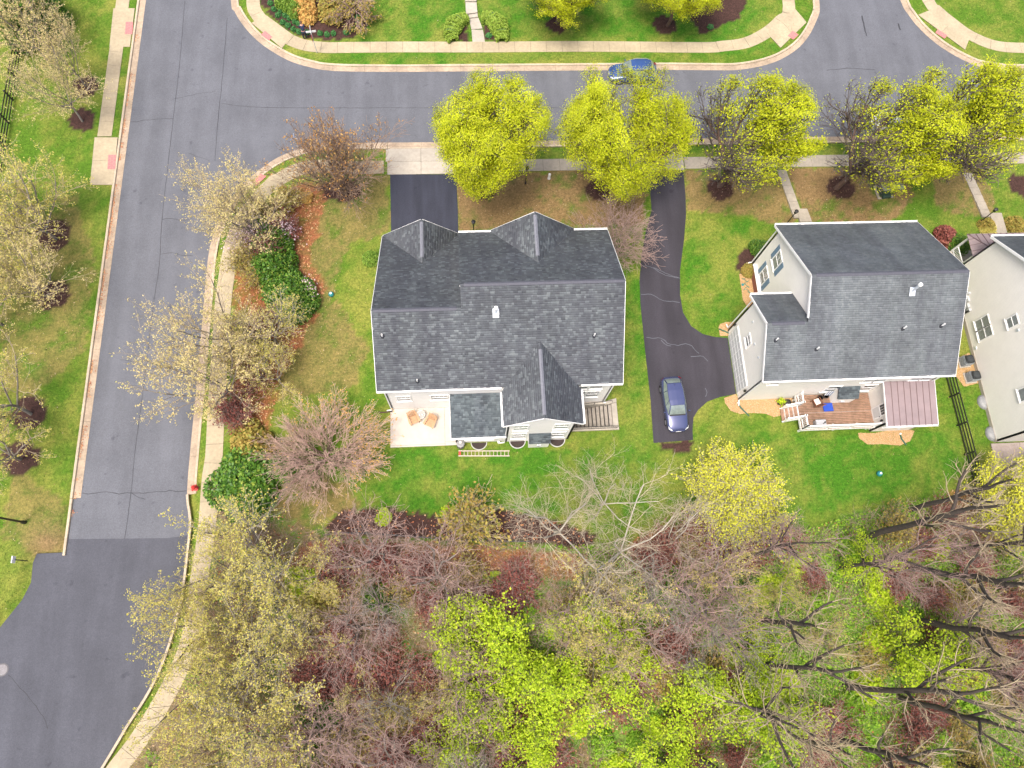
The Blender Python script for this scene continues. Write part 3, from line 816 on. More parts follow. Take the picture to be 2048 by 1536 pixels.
    def flue(s, x, y, z, h=0.8):
        p = s.put(MB().add([(x-0.22,y-0.35,z-0.20),(x+0.22,y-0.35,z-0.20),(x+0.22,y+0.2,z+0.14),(x-0.22,y+0.2,z+0.14),
                            (x-0.22,y-0.35,z-0.16),(x+0.22,y-0.35,z-0.16),(x+0.22,y+0.2,z+0.18),(x-0.22,y+0.2,z+0.18)],
                           [(0,3,2,1),(4,5,6,7),(0,1,5,4),(1,2,6,5),(2,3,7,6),(3,0,4,7)]), 'flue_flashing', MATS['galvanised'])
        f = s.put(MB().lathe([(0.16,-0.15),(0.12,0.05),(0.10,0.08),(0.10,h)], 14, (x, y, z)), 'flue', MATS['galvanised'])
        s.put(MB().lathe([(0.09,h-0.16),(0.145,h-0.14),(0.145,h+0.02),(0.11,h+0.06),(0.02,h+0.08)], 14, (x, y, z)), 'flue_cap', MATS['pipe_white'], f)
    def downspout(s, x, y, ztop, out):
        mb = MB().bar((x, y, 0.25), (x, y, ztop), 0.08, 0.06).bar((x, y, 0.28), (x+out[0]*0.4, y+out[1]*0.4, 0.12), 0.08, 0.06)
        s.put(mb, 'downspout', MATS['trim_white'])

# ------------------------------------------------------------------ house with the patio
h1 = House('house', 'white house with slate grey shingle roof, rear gable wing and beige patio', (2.2, 20.0, 0.0), MATS['siding_white'])
EZ, RY, RZ = 6.2, 21.32, 10.2
BE, FE = 15.02, 27.6
pit = (RZ-EZ)/(RY-BE)
GY_, GZr = 19.93, EZ+pit*(19.93-BE)
gfe_z = 3.62; gfe_y = 28.85
h1.wall_y(15.4, [(-6.3,0),(10.75,0),(10.75,6.18),(-6.3,6.18)])
h1.wall_x(10.75, [(15.4,0),(27.25,0),(27.25,6.2),(RY,9.9),(15.4,6.2)], -0.14)
h1.wall_x(-6.3, [(15.4,0),(28.5,0),(28.5,3.65),(GY_,9.0),(15.4,6.2)], 0.14)
h1.wall_x(-0.42, [(15.6,0),(27.25,0),(27.25,6.15),(RY,9.95),(15.6,6.3)], 0.14)
h1.wall_y(27.25, [(-0.4,0),(10.75,0),(10.75,6.15),(8.2,6.15),(5.23,8.6),(2.2,6.15),(-0.4,6.15)], -0.14)
h1.wall_y(28.5, [(-6.3,0),(-0.6,0),(-0.6,3.6),(-3.35,5.75),(-6.3,3.6)], -0.14)
h1.wall_x(-0.6, [(27.25,0),(28.5,0),(28.5,3.6),(27.25,4.4)], -0.14)
for gx0 in (-5.9, -3.2):
    gd = h1.box('garage_door', MATS['door_grey'], gx0, gx0+2.4, 28.5, 28.54, 0.05, 2.2)
    for j in range(1, 4): h1.box('panel', MATS['trim_white'], gx0+0.05, gx0+2.35, 28.54, 28.56, 0.05+j*0.54-0.5, 0.05+j*0.54-0.06, parent=gd)
h1.box('front_door', MATS['shutter_blue'], 1.0, 1.95, 27.25, 27.30, 0.2, 2.3)
for cx in (3.6, 6.8, 9.4): h1.window('y', 27.25, 1, cx, 0.9, 1.0, 1.5); h1.window('y', 27.25, 1, cx, 3.7, 1.0, 1.5)
# roof planes
h1.roof([(-0.45,BE,EZ),(11.1,BE,EZ),(11.1,RY,RZ),(-0.45,RY,RZ)], 'shingle_slate', seed=3)
h1.roof([(-6.65,BE,EZ),(-0.45,BE,EZ),(-0.45,GY_,GZr),(-6.65,GY_,GZr)], 'shingle_slate', seed=4)
h1.roof([(11.1,FE,EZ),(-0.5,FE,EZ),(-0.5,RY,RZ),(11.1,RY,RZ)], 'shingle_slate', seed=5)
h1.roof([(-0.45,gfe_y,gfe_z),(-6.65,gfe_y,gfe_z),(-6.65,GY_,GZr),(-0.45,GY_,GZr)], 'shingle_slate', seed=6)
# front gables
gz0 = 5.98; gi = 25.2
h1.roof([(-6.55,gfe_y+0.12,gfe_z+0.03),(-6.55,gfe_y-0.02,gfe_z+0.03),(-3.33,gi,gz0),(-3.33,gfe_y+0.12,gz0)], 'shingle_slate', seed=7)
h1.roof([(-0.50,gfe_y-0.02,gfe_z+0.03),(-0.50,gfe_y+0.12,gfe_z+0.03),(-3.33,gfe_y+0.12,gz0),(-3.33,gi,gz0)], 'shingle_slate', seed=8)
mz = 8.77; mi_ = 23.55
h1.roof([(2.0,FE+0.15,EZ+0.03),(2.0,FE-0.02,EZ+0.03),(5.23,mi_,mz),(5.23,FE+0.15,mz)], 'shingle_slate', seed=9)
h1.roof([(8.46,FE-0.02,EZ+0.03),(8.46,FE+0.15,EZ+0.03),(5.23,FE+0.15,mz),(5.23,mi_,mz)], 'shingle_slate', seed=10)
# rear wing
wz, wy, we = 7.98, 12.15, 6.02
h1.roof([(2.27,wy,we),(2.27,14.80,we),(5.05,17.85,wz),(5.05,wy,wz)], 'shingle_slate', seed=11)
h1.roof([(8.02,14.80,we),(8.02,wy,we),(5.05,wy,wz),(5.05,17.85,wz)], 'shingle_slate', seed=12)
h1.wall_x(2.62, [(12.42,0),(15.5,0),(15.5,6.1),(12.42,6.1)], 0.14)
h1.wall_x(7.6, [(12.42,0),(15.5,0),(15.5,6.1),(12.42,6.1)], -0.14)
h1.wall_y(12.42, [(2.62,0),(7.6,0),(7.6,6.1),(5.08,7.85),(2.62,6.1)], 0.14)
# low lean-to roof and its walls
h1.roof([(-1.55,12.2,2.78),(2.56,12.2,2.78),(2.56,15.38,3.72),(-1.55,15.38,3.72)], 'shingle_dark', seed=13)
h1.wall_y(12.47, [(-1.25,0),(2.6,0),(2.6,2.74),(-1.25,2.74)], 0.14)
h1.wall_x(-1.25, [(12.47,0),(15.4,0),(15.4,3.6),(12.47,2.74)], 0.14)
for a, b, o in (((-6.65,BE,EZ),(2.26,BE,EZ),(0,-1)), ((8.05,BE,EZ),(11.1,BE,EZ),(0,-1)), ((-1.55,12.2,2.78),(2.6,12.2,2.78),(0,-1)),
                ((2.27,wy,we),(2.27,14.7,we),(-1,0)), ((8.02,14.7,we),(8.02,wy,we),(1,0)),
                ((-0.5,FE,EZ),(2.0,FE,EZ),(0,1)), ((8.46,FE,EZ),(11.1,FE,EZ),(0,1))):
    h1.gutter(a, b, o)
h1.rake((11.1,BE,EZ), (11.1,RY,RZ)); h1.rake((11.1,FE,EZ), (11.1,RY,RZ)); h1.rake((-6.65,BE,EZ), (-6.65,GY_,GZr)); h1.rake((-6.65,gfe_y,gfe_z), (-6.65,GY_,GZr))
h1.rake((2.27,wy,we), (5.05,wy,wz)); h1.rake((8.02,wy,we), (5.05,wy,wz)); h1.rake((-0.47,FE,EZ), (-0.47,RY,RZ)); h1.rake((-1.55,12.2,2.78), (-1.55,15.38,3.72), h=0.16)
h1.rake((2.0,FE+0.15,EZ), (5.23,FE+0.15,mz)); h1.rake((8.46,FE+0.15,EZ), (5.23,FE+0.15,mz)); h1.rake((-6.55,gfe_y+0.12,gfe_z), (-3.33,gfe_y+0.12,gz0)); h1.rake((-0.5,gfe_y+0.12,gfe_z), (-3.33,gfe_y+0.12,gz0))
for x0, x1, y0, y1, z in ((-6.6,2.3,BE+0.04,15.4,6.10), (7.9,11.05,BE+0.04,15.4,6.10), (2.3,2.62,12.2,15.0,5.92), (7.6,7.98,12.2,15.0,5.92), (-1.5,2.6,12.25,12.47,2.68)):
    h1.box('soffit', MATS['soffit'], x0, x1, y0, y1, z-0.03, z)
h1.ridge((-0.2,RY,RZ), (11.0,RY,RZ)); h1.ridge((-6.5,GY_,GZr), (-0.75,GY_,GZr))
h1.ridge((-3.33,gi+0.5,gz0), (-3.33,gfe_y-0.1,gz0), 'ridge_vent_light', 0.26); h1.ridge((5.23,mi_+0.6,mz), (5.23,FE-0.1,mz), 'ridge_vent_light', 0.26)
h1.ridge((5.05,wy+0.25,wz), (5.05,17.2,wz), 'ridge_vent_light', 0.26)
h1.flue(1.97, 19.6, EZ+pit*(19.6-BE)+0.1, 0.75)
for x, y in ((-5.98,18.35), (8.92,18.0), (-3.72,15.55)): h1.pipe(x, y, EZ+pit*(y-BE)+0.08)
# rear windows
h1.window('y', 15.4, -1, -5.05, 2.4, 0.95, 1.15, 3, 2); h1.window('y', 15.4, -1, -2.35, 2.4, 1.25, 1.15, 4, 2)
for cx in (8.35, 9.45): h1.window('y', 15.4, -1, cx, 3.95, 0.92, 1.35, 3, 2); h1.window('y', 15.4, -1, cx, 1.75, 0.92, 1.45, 3, 2)
for cx in (3.62, 6.62): h1.window('y', 12.42, -1, cx, 3.75, 0.98, 1.4, 3, 2); h1.window('y', 12.42, -1, cx, 1.15, 0.98, 1.5, 3, 2)
h1.window('y', 12.47, -1, 0.0, 1.0, 0.9, 1.3, 3, 2); h1.window('y', 12.47, -1, 1.15, 1.0, 0.9, 1.3, 3, 2)
# small bumped-out box on the rear wing with its own roof
h1.box('fireplace_bump', MATS['siding_white'], 4.42, 5.98, 11.85, 12.42, 0.05, 1.75)
h1.roof([(4.36,11.75,1.78),(6.04,11.75,1.78),(6.04,12.42,2.45),(4.36,12.42,2.45)], 'shingle_dark', seed=14, tab=(0.2,0.35))
h1.box('vent_hood', MATS['galvanised'], 5.05, 5.35, 11.78, 11.85, 0.75, 0.98); h1.box('vent_hood', MATS['black_paint'], 5.1, 5.3, 11.76, 11.78, 0.8, 0.9)
h1.downspout(-6.25, 15.28, 6.0, (-1,0)); h1.downspout(2.55, 12.3, 5.8, (-1,0)); h1.downspout(10.68, 15.28, 6.0, (1,0))
for x, sx in ((0.55,0.62), (3.6,0.62), (6.75,0.62)):
    n = 14; pts = [(x+sx*math.cos(math.pi+math.pi*j/n), 12.42-sx*0.95*math.sin(math.pi*j/n), 0) for j in range(n+1)]
    mb = MB()
    for p, q in zip(pts[:-1], pts[1:]): mb.bar((p[0],p[1],-0.1),(q[0],q[1],-0.1),0.06,0.46)
    ww = h1.put(mb, 'window_well', plain('well_metal', (0.42,0.42,0.41), 0.5))
    h1.put(MB().prism([(p[0],p[1]) for p in pts], 0.006, 0.02), 'well_floor', plain('well_soil', (0.04,0.028,0.026), 0.95), ww)
h1.finish()
h1.box('electric_meter', MATS['galvanised'], 1.9, 2.1, 12.36, 12.47, 1.0, 1.35)

# ------------------------------------------------------------------ house with the deck
h2 = House('house', 'cream house with side garage, grey roof and mauve metal roof over sunroom', (30.0, 21.0, 0.0), MATS['siding_cream'])
BE2, FE2, RY2, RZ2, EZ2 = 14.82, 27.75, 21.42, 10.12, 6.1
p2 = (RZ2-EZ2)/(RY2-BE2); GY2 = 18.5; GZ2 = EZ2+p2*(GY2-BE2)
h2.wall_y(15.15, [(21.9,0),(36.0,0),(36.0,6.08),(21.9,6.08)])
h2.wall_x(24.9, [(15.2,0),(27.4,0),(27.4,6.12),(RY2,9.8),(15.2,6.12)], 0.14)
h2.wall_x(36.0, [(15.15,0),(27.4,0),(27.4,6.12),(RY2,9.8),(15.15,6.12)], -0.14)
h2.wall_x(21.9, [(15.15,0),(21.3,0),(21.3,6.25),(GY2,8.1),(15.15,6.1)], 0.14)
h2.wall_y(21.3, [(21.9,0),(24.9,0),(24.9,6.2),(21.9,6.2)], -0.14); h2.wall_y(27.4, [(24.9,0),(36.0,0),(36.0,6.1),(24.9,6.1)], -0.14)
h2.roof([(24.58,BE2,EZ2),(36.3,BE2,EZ2),(36.3,RY2,RZ2),(24.58,RY2,RZ2)], 'shingle_grey', seed=21)
h2.roof([(21.55,BE2,EZ2),(24.58,BE2,EZ2),(24.58,GY2,GZ2),(21.55,GY2,GZ2)], 'shingle_grey', seed=22)
h2.roof([(36.3,FE2,EZ2),(24.58,FE2,EZ2),(24.58,RY2,RZ2),(36.3,RY2,RZ2)], 'shingle_grey', seed=23)
h2.roof([(24.88,21.72,6.28),(21.6,21.72,6.28),(21.6,GY2,GZ2),(24.88,GY2,GZ2)], 'shingle_grey', seed=24)
h2.gutter((21.55,BE2,EZ2), (36.3,BE2,EZ2), (0,-1)); h2.gutter((24.58,FE2,EZ2), (36.3,FE2,EZ2), (0,1)); h2.gutter((21.6,21.72,6.28), (24.85,21.72,6.28), (0,1))
h2.rake((24.58,FE2,EZ2),(24.58,RY2,RZ2)); h2.rake((24.58,GY2+0.3,GZ2+0.2),(24.58,RY2,RZ2)); h2.rake((21.55,BE2,EZ2),(21.55,GY2,GZ2)); h2.rake((21.58,21.72,6.28),(21.58,GY2,GZ2))
h2.rake((36.3,BE2,EZ2),(36.3,RY2,RZ2)); h2.rake((36.3,FE2,EZ2),(36.3,RY2,RZ2))
h2.box('soffit', MATS['soffit'], 21.6, 36.25, BE2+0.04, 15.15, 5.97, 6.0)
h2.ridge((24.9,RY2,RZ2), (36.2,RY2,RZ2)); h2.ridge((21.9,GY2,GZ2), (24.35,GY2,GZ2))
h2.flue(32.1, 20.25, EZ2+p2*(20.25-BE2)+0.1, 1.05)
for x, y in ((22.25,17.4), (25.35,16.75), (31.75,17.9), (34.65,18.0)): h2.pipe(x, y, EZ2+p2*(y-BE2)+0.08)
# west wall: garage door, windows, lamps, brick base
gd = h2.box('garage_door', MATS['trim_white'], 21.84, 21.9, 15.65, 20.75, 0.03, 2.35)
for i in range(4):
    for j in range(8): h2.box('panel', MATS['door_grey'], 21.815, 21.84, 15.72+j*0.63, 15.72+j*0.63+0.55, 0.08+i*0.57, 0.08+i*0.57+0.48, parent=gd)
h2.window('x', 21.9, -1, 18.9, 3.35, 0.75, 0.95, 2, 2, sashes=2)
for zz in (1.15, 3.95): h2.window('x', 24.9, -1, 25.3, zz, 0.95, 1.6, 2, 3, shutters=0.42)
for yy, zz in ((18.2,4.9), (19.9,5.2), (17.0,5.2)): h2.put(MB().box(21.84,21.9,yy-0.08,yy+0.08,zz-0.08,zz+0.08), 'wall_vent', MATS['galvanised'])
for yy in (15.35, 21.0):
    L = h2.put(MB().lathe([(0.03,0.0),(0.10,0.05),(0.10,0.24),(0.04,0.32)], 8, (21.76, yy, 1.85)), 'wall_lantern', MATS['black_metal'])
    h2.put(MB().lathe([(0.07,0.07),(0.07,0.22)], 8, (21.76, yy, 1.85)), 'lantern_glass', MATS['lantern_glass'], L)
m, nt, b = newmat('brick_red')
tc = nt.nodes.new('ShaderNodeTexCoord'); br = nt.nodes.new('ShaderNodeTexBrick'); mp = nt.nodes.new('ShaderNodeMapping'); mp.inputs['Rotation'].default_value = (R(90), 0, R(90))
nt.links.new(tc.outputs['Object'], mp.inputs[0]); nt.links.new(mp.outputs[0], br.inputs[0])
br.inputs['Color1'].default_value = (0.30,0.095,0.055,1); br.inputs['Color2'].default_value = (0.20,0.06,0.04,1); br.inputs['Mortar'].default_value = (0.28,0.24,0.2,1); br.inputs['Scale'].default_value = 4.5
nt.links.new(br.outputs[0], b.inputs['Base Color']); b.inputs['Roughness'].default_value = 0.9; MATS['brick_red'] = m
h2.box('brick_base', m, 24.68, 24.9, 21.45, 26.9, 0.0, 0.85); h2.box('brick_cap', MATS['trim_white'], 24.64, 24.9, 21.42, 26.95, 0.852, 0.93)
h2.downspout(21.82, 15.05, 6.0, (0,-1)); h2.downspout(24.8, 27.45, 6.0, (-1,0)); h2.downspout(21.82, 21.4, 6.1, (0,1)); h2.downspout(35.9, 15.05, 6.0, (1,0))
# rear wall
for cx in (30.6, 31.5, 34.3, 35.2): h2.window('y', 15.15, -1, cx, 4.0, 0.8, 1.2, 3, 2, grid=False)
for cx in (28.6, 31.5): h2.window('y', 15.15, -1, cx, 1.7, 0.95, 1.4, 3, 2, grid=False)
h2.window('y', 15.15, -1, 23.1, 4.2, 0.7, 0.9, 2, 2, grid=False)
h2.box('fireplace_bump', MATS['siding_cream'], 29.05, 30.62, 14.35, 15.15, 0.9, 2.25)
h2.roof([(28.98,14.27,2.3),(30.7,14.27,2.3),(30.7,15.14,2.95),(28.98,15.14,2.95)], 'shingle_dark', seed=25, tab=(0.2,0.35))
h2.box('vent_hood', MATS['galvanised'], 29.6, 29.95, 14.27, 14.35, 1.3, 1.55)
# sunroom with standing seam metal roof
h2.wall_x(32.35, [(12.1,0),(15.15,0),(15.15,3.8),(12.1,3.15)], 0.12, mat=MATS['siding_cream']); h2.wall_x(35.75, [(12.1,0),(15.15,0),(15.15,3.8),(12.1,3.15)], -0.12)
h2.wall_y(12.1, [(32.35,0),(35.75,0),(35.75,3.15),(32.35,3.15)], 0.12)
sl0, sl1 = Vector((0,11.75,3.18)), Vector((0,15.1,3.95))
rb = h2.roof([(32.05,11.75,3.15),(36.1,11.75,3.15),(36.1,15.12,3.92),(32.05,15.12,3.92)], None, shingled=False, name='metal_roof')
nP = 8; wP = 4.05/nP
for i in range(nP):
    x0 = 32.05+i*wP
    mb = MB().add([(x0+0.008,11.72,3.155),(x0+wP-0.008,11.72,3.155),(x0+wP-0.008,15.12,3.935),(x0+0.008,15.12,3.935),
                   (x0+0.008,11.72,3.165),(x0+wP-0.008,11.72,3.165),(x0+wP-0.008,15.12,3.945),(x0+0.008,15.12,3.945)],
                  [(0,3,2,1),(4,5,6,7),(0,1,5,4),(1,2,6,5),(2,3,7,6),(3,0,4,7)])
    h2.put(mb, 'panel', MATS['metal_roof_mauve'], rb)
    if i: h2.put(MB().bar((x0,11.72,3.18),(x0,15.12,3.96),0.026,0.05), 'seam', MATS['seam_brown'], rb)
h2.gutter((32.05,11.75,3.17), (36.1,11.75,3.17), (0,-1)); h2.rake((32.03,11.75,3.2),(32.03,15.12,3.95),h=0.14); h2.rake((36.12,11.75,3.2),(36.12,15.12,3.95),h=0.14)
dr = h2.box('door', MATS['trim_white'], 32.29, 32.35, 12.75, 13.75, 0.98, 3.05)
for i in range(3):
    for j in range(4): h2.box('pane', MATS['glass_dark'], 32.27, 32.29, 12.87+j*0.2, 12.87+j*0.2+0.17, 2.3+i*0.22, 2.3+i*0.22+0.18, parent=dr)
h2.box('pane', MATS['door_grey'], 32.27, 32.29, 12.87, 13.64, 1.2, 2.15, parent=dr)
h2.put(MB().lathe([(0.03,0),(0.035,0.06),(0.0,0.08)], 8, (32.24,12.82,2.0)), 'door_handle', MATS['black_metal'], dr)
for cx in (33.2, 34.6): h2.window('y', 12.1, -1, cx, 1.5, 0.9, 1.2, 3, 2, grid=False)
L = h2.put(MB().lathe([(0.03,0.0),(0.09,0.05),(0.09,0.22),(0.03,0.3)], 8, (32.22, 12.45, 2.1)), 'wall_lantern', MATS['black_metal'])
h2.box('wall_vent', MATS['galvanised'], 34.4, 34.6, 12.04, 12.1, 0.5, 0.65)
h2.finish()

# ------------------------------------------------------------------ house at the edge
h3 = House('house', 'tall cream sided gable house with mauve metal porch roof beside black fence', (50.0, 18.5, 0.0), MATS['siding_cream'])
X3 = 42.65
h3.wall_x(X3, [(10.8,0.35),(26.1,0.35),(26.1,6.0),(18.45,11.7),(10.8,6.0)], 0.14)
h3.box('foundation', MATS['concrete_light'], X3-0.03, X3+0.14, 10.78, 26.1, 0, 0.35)
h3.wall_y(10.8, [(X3,0),(57,0),(57,6.0),(X3,6.0)], 0.14); h3.wall_y(26.1, [(X3,0),(57,0),(57,6.0),(X3,6.0)], -0.14); h3.wall_x(57.0, [(10.8,0),(26.1,0),(26.1,6.0),(18.45,11.7),(10.8,6.0)], -0.14)
h3.roof([(57.3,26.45,5.85),(42.35,26.45,5.85),(42.35,18.45,11.8),(57.3,18.45,11.8)], 'shingle_grey', seed=31)
h3.roof([(42.35,10.45,5.85),(57.3,10.45,5.85),(57.3,18.45,11.8),(42.35,18.45,11.8)], 'shingle_grey', seed=32)
h3.rake((42.33,26.45,5.87),(42.33,18.45,11.8)); h3.rake((42.33,10.45,5.87),(42.33,18.45,11.8)); h3.gutter((42.35,26.45,5.85),(57.3,26.45,5.85),(0,1)); h3.gutter((42.35,10.45,5.85),(57.3,10.45,5.85),(0,-1))
h3.ridge((42.5,18.45,11.8),(57.2,18.45,11.8))
for yy in (19.55, 20.45): h3.window('x', X3, -1, yy, 1.35, 0.8, 1.55, 1, 1, grid=False, top='glass_blind')
h3.window('x', X3, -1, 19.3, 4.65, 0.75, 1.1, 1, 1, grid=False, top='glass_blind'); h3.window('x', X3, -1, 13.6, 3.9, 0.9, 1.5, 3, 2)
h3.box('wall_vent', MATS['galvanised'], X3-0.07, X3, 18.35, 18.55, 5.4, 5.6)
for yy, zz, w, h in ((23.0,1.0,0.5,0.9), (22.45,0.9,0.38,0.7), (22.05,1.1,0.3,0.4), (23.4,1.6,0.2,0.25)):
    h3.box('meter_box', plain('meter_grey', (0.42,0.43,0.43), 0.5, 0.1), X3-0.2, X3, yy-w/2, yy+w/2, zz-h/2, zz+h/2, bevel=0.02)
for yy in (18.75,): h3.box('wall_vent', MATS['galvanised'], X3-0.08, X3, yy-0.12, yy+0.12, 0.6, 0.8)
for yy in (14.2, 11.5):
    n = 12; mb = MB()
    prof = [(0.0,0.34),(0.22,0.32),(0.44,0.25),(0.55,0.10),(0.56,0.0)]
    vs = [(X3-0.03-r*0.95*math.sin(math.pi*j/n), yy+r*1.15*math.cos(math.pi*j/n), z) for r, z in prof for j in range(n+1)]
    k = n+1
    mb.add(vs, [(i*k+j, i*k+j+1, (i+1)*k+j+1, (i+1)*k+j) for i in range(len(prof)-1) for j in range(n)])
    h3.put(mb, 'window_well_cover', plain('well_cover', (0.22,0.225,0.23), 0.5, 0.2), smooth=True)
# porch on the street side
pb = h3.box('porch_floor', MATS['concrete_light'], 42.8, 57, 26.1, 28.0, 0.05, 0.45)
pr = h3.roof([(57,28.3,2.9),(42.75,28.3,2.9),(44.3,26.12,3.7),(57,26.12,3.7)], None, shingled=False, name='metal_roof')
pl = h3.roof([(42.75,28.3,2.9),(42.75,26.12,2.9),(44.3,26.12,3.7)], None, shingled=False, name='metal_roof')
for i in range(12):
    x0 = 42.95+i*0.55
    if x0 > 57: break
    lim = 1.0 if x0 > 44.3 else max(0.05, (x0-42.75)/1.55)
    h3.put(MB().add([(x0,28.32,2.91),(x0+0.53,28.32,2.91),(x0+0.53,28.32-2.18*min(1,lim+0.33),2.92+0.8*min(1,lim+0.33)),(x0,28.32-2.18*lim,2.92+0.8*lim)], [(0,1,2,3)]), 'panel', MATS['metal_roof_mauve'], pr)
    h3.put(MB().bar((x0,28.32,2.93),(x0,28.32-2.18*lim,2.93+0.8*lim),0.03,0.05), 'seam', MATS['seam_brown'], pr)
for i in range(4):
    y0 = 28.3-i*0.545; q = 1.0-i/4
    a0, a1 = 1.55*i/4, 1.55*(i+1)/4
    fr = lambda yv: max(0.0, min(1.0, (28.3-yv)/2.18))
    h3.put(MB().add([(42.74,y0,2.91),(42.74,y0-0.53,2.91),(42.74+1.55*fr(y0-0.53),y0-0.53,2.915+0.8*fr(y0-0.53)),(42.74+1.55*fr(y0),y0,2.915+0.8*fr(y0))], [(0,1,2,3)]), 'panel', MATS['metal_roof_mauve'], pl)
    h3.put(MB().bar((42.74,y0,2.93),(42.74+1.55*fr(y0),y0,2.93+0.8*fr(y0)),0.03,0.05), 'seam', MATS['seam_brown'], pl)
h3.put(MB().bar((42.75,28.3,2.95),(44.3,26.12,3.74),0.06,0.05), 'seam', MATS['seam_brown'], pr)
for x, y in ((42.95,28.0),(42.95,26.3),(46.0,28.0),(49.0,28.0)): h3.box('post', MATS['trim_white'], x-0.07, x+0.07, y-0.07, y+0.07, 0.45, 2.85)
rl = h3.put(MB().bar((42.95,26.3,1.3),(42.95,28.0,1.3),0.07,0.07), 'railing', MATS['trim_white']); h3.put(MB().bar((42.95,26.3,0.6),(42.95,28.0,0.6),0.05,0.06), 'bottom_rail', MATS['trim_white'], rl)
for i in range(11): h3.put(MB().box(42.93,42.97,26.42+i*0.15,26.455+i*0.15,0.6,1.3), 'baluster', MATS['trim_white'], rl)
h3.finish()
MB().prism([(42.3,10.7),(52,10.7),(52,6.0),(42.3,6.0)], -0.1, 0.035).build('patio', MATS['joint_dirt'])['kind'] = 'structure'
pt = bpy.data.objects['patio']
for i in range(4):
    for j in range(2): MB().box(42.32+i*2.42, 42.32+i*2.42+2.40, 6.02+j*2.34, 6.02+j*2.34+2.32, -0.08, 0.06).build('slab', plain('patio_pink', (0.36,0.30,0.27), 0.9, 0.15), pt)
pt1 = MB().prism([(-6.35,15.38),(-1.24,15.38),(-1.24,12.5),(-0.6,12.46),(-0.6,12.30),(-6.35,12.30)], -0.1, 0.03).build('patio', MATS['joint_dirt']); pt1['kind'] = 'structure'
plain('patio_beige', (0.47,0.43,0.375), 0.85, 0.07, 2, 0.15, 70, big=0.06)
for poly in ([(-6.38,15.38),(-2.12,15.38),(-2.12,12.42),(-6.38,12.42)], [(-2.10,15.38),(-1.26,15.38),(-1.26,12.56),(-2.10,12.56)], [(-6.38,12.40),(-2.12,12.40),(-2.12,12.28),(-6.38,12.28)], [(-2.10,12.54),(-1.27,12.54),(-1.27,12.46),(-0.62,12.46),(-0.62,12.29),(-2.10,12.28)]):
    MB().prism(poly, -0.08, 0.12).build('slab', MATS['patio_beige'], pt1)

# ================================================================== OBJECTS
plain('wood_tan', (0.46,0.27,0.145), 0.7, 0.15, 8); plain('wood_deck', (0.255,0.150,0.098), 0.6, 0.30, 3, 0.2, 40, big=0.2)
plain('glass_table', (0.34,0.33,0.31), 0.15, 0.1); plain('fabric_white', (0.66,0.62,0.57), 0.9); plain('blue_mat', (0.012,0.055,0.36), 0.8, 0.1)
plain('wicker_brown', (0.16,0.06,0.028), 0.7, 0.3, 30); plain('grey_plastic', (0.235,0.24,0.255), 0.5, 0.1)
plain('aluminium', (0.55,0.46,0.40), 0.4, 0.12, 9, metal=0.3); plain('red_plastic', (0.55,0.035,0.03), 0.4); plain('steel_dark', (0.13,0.13,0.135), 0.4, 0.2, metal=0.3)
plain('green_pipe', (0.015,0.085,0.05), 0.6); plain('teal', (0.02,0.20,0.21), 0.5, 0.1)

# ---- basement stair beside the rear wing
st = thing('basement_stair', 'concrete basement steps with black rails going down beside the rear wing', 'stairs', (9.9, 14.2, 0))
def rel(mb, name, mat, root, **k):
    me = mb.mesh(name, mat, k.get('smooth', False), k.get('bevel', 0)); shift(me, root.location)
    p = k.get('parent'); o = ob(name, me, p if p else root)
    return o
X0, X1, Y0, Y1 = 7.95, 11.72, 13.30, 15.05
rel(MB().prism([(7.62,13.02),(11.78,13.02),(11.78,13.28),(7.62,13.28)], -2.5, 0.22), 'stair_wall', MATS['concrete_light'], st)
rel(MB().prism([(10.85,15.1),(11.78,15.3),(11.78,15.62),(10.85,15.40)], -2.5, 0.22), 'stair_wall', MATS['concrete_light'], st)
rel(MB().prism([(11.35,13.285),(11.78,13.285),(11.78,15.28),(11.35,15.18)], -2.5, 0.16), 'landing', MATS['concrete_light'], st)
rel(MB().prism([(7.62,15.10),(10.85,15.17),(10.85,15.39),(7.62,15.39)], -2.5, 0.22), 'stair_wall', MATS['concrete_light'], st)
plain('stair_worn', (0.30,0.27,0.235), 0.9, 0.25, 3)
for i in range(11):
    x1 = 11.34-i*0.30; z = 0.14-(i+1)*0.17
    rel(MB().box(x1-0.285, x1, 13.285, 15.16, -2.5, z), 'step', MATS['stair_worn'], st)
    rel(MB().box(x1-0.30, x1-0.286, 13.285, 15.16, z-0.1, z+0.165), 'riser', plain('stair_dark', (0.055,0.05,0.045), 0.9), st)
rl = rel(MB().tube([(7.7,13.12,1.02),(11.2,13.12,1.02),(11.6,13.12,0.95),(11.72,13.12,0.6)], 0.025, 6), 'handrail', MATS['black_metal'], st)
rel(MB().tube([(7.7,13.12,0.36),(11.68,13.12,0.36)], 0.018, 6), 'bottom_rail', MATS['black_metal'], st, parent=rl)
for i in range(27): rel(MB().tube([(7.75+i*0.145,13.12,0.22),(7.75+i*0.145,13.12,1.01)], 0.011, 5), 'baluster', MATS['black_metal'], st, parent=rl)
rel(MB().tube([(8.3,14.95,0.95),(11.3,15.25,0.95),(11.45,15.27,0.25)], 0.022, 6).tube([(9.9,15.1,0.2),(9.9,15.1,0.95)], 0.02, 6), 'handrail', MATS['black_metal'], st)

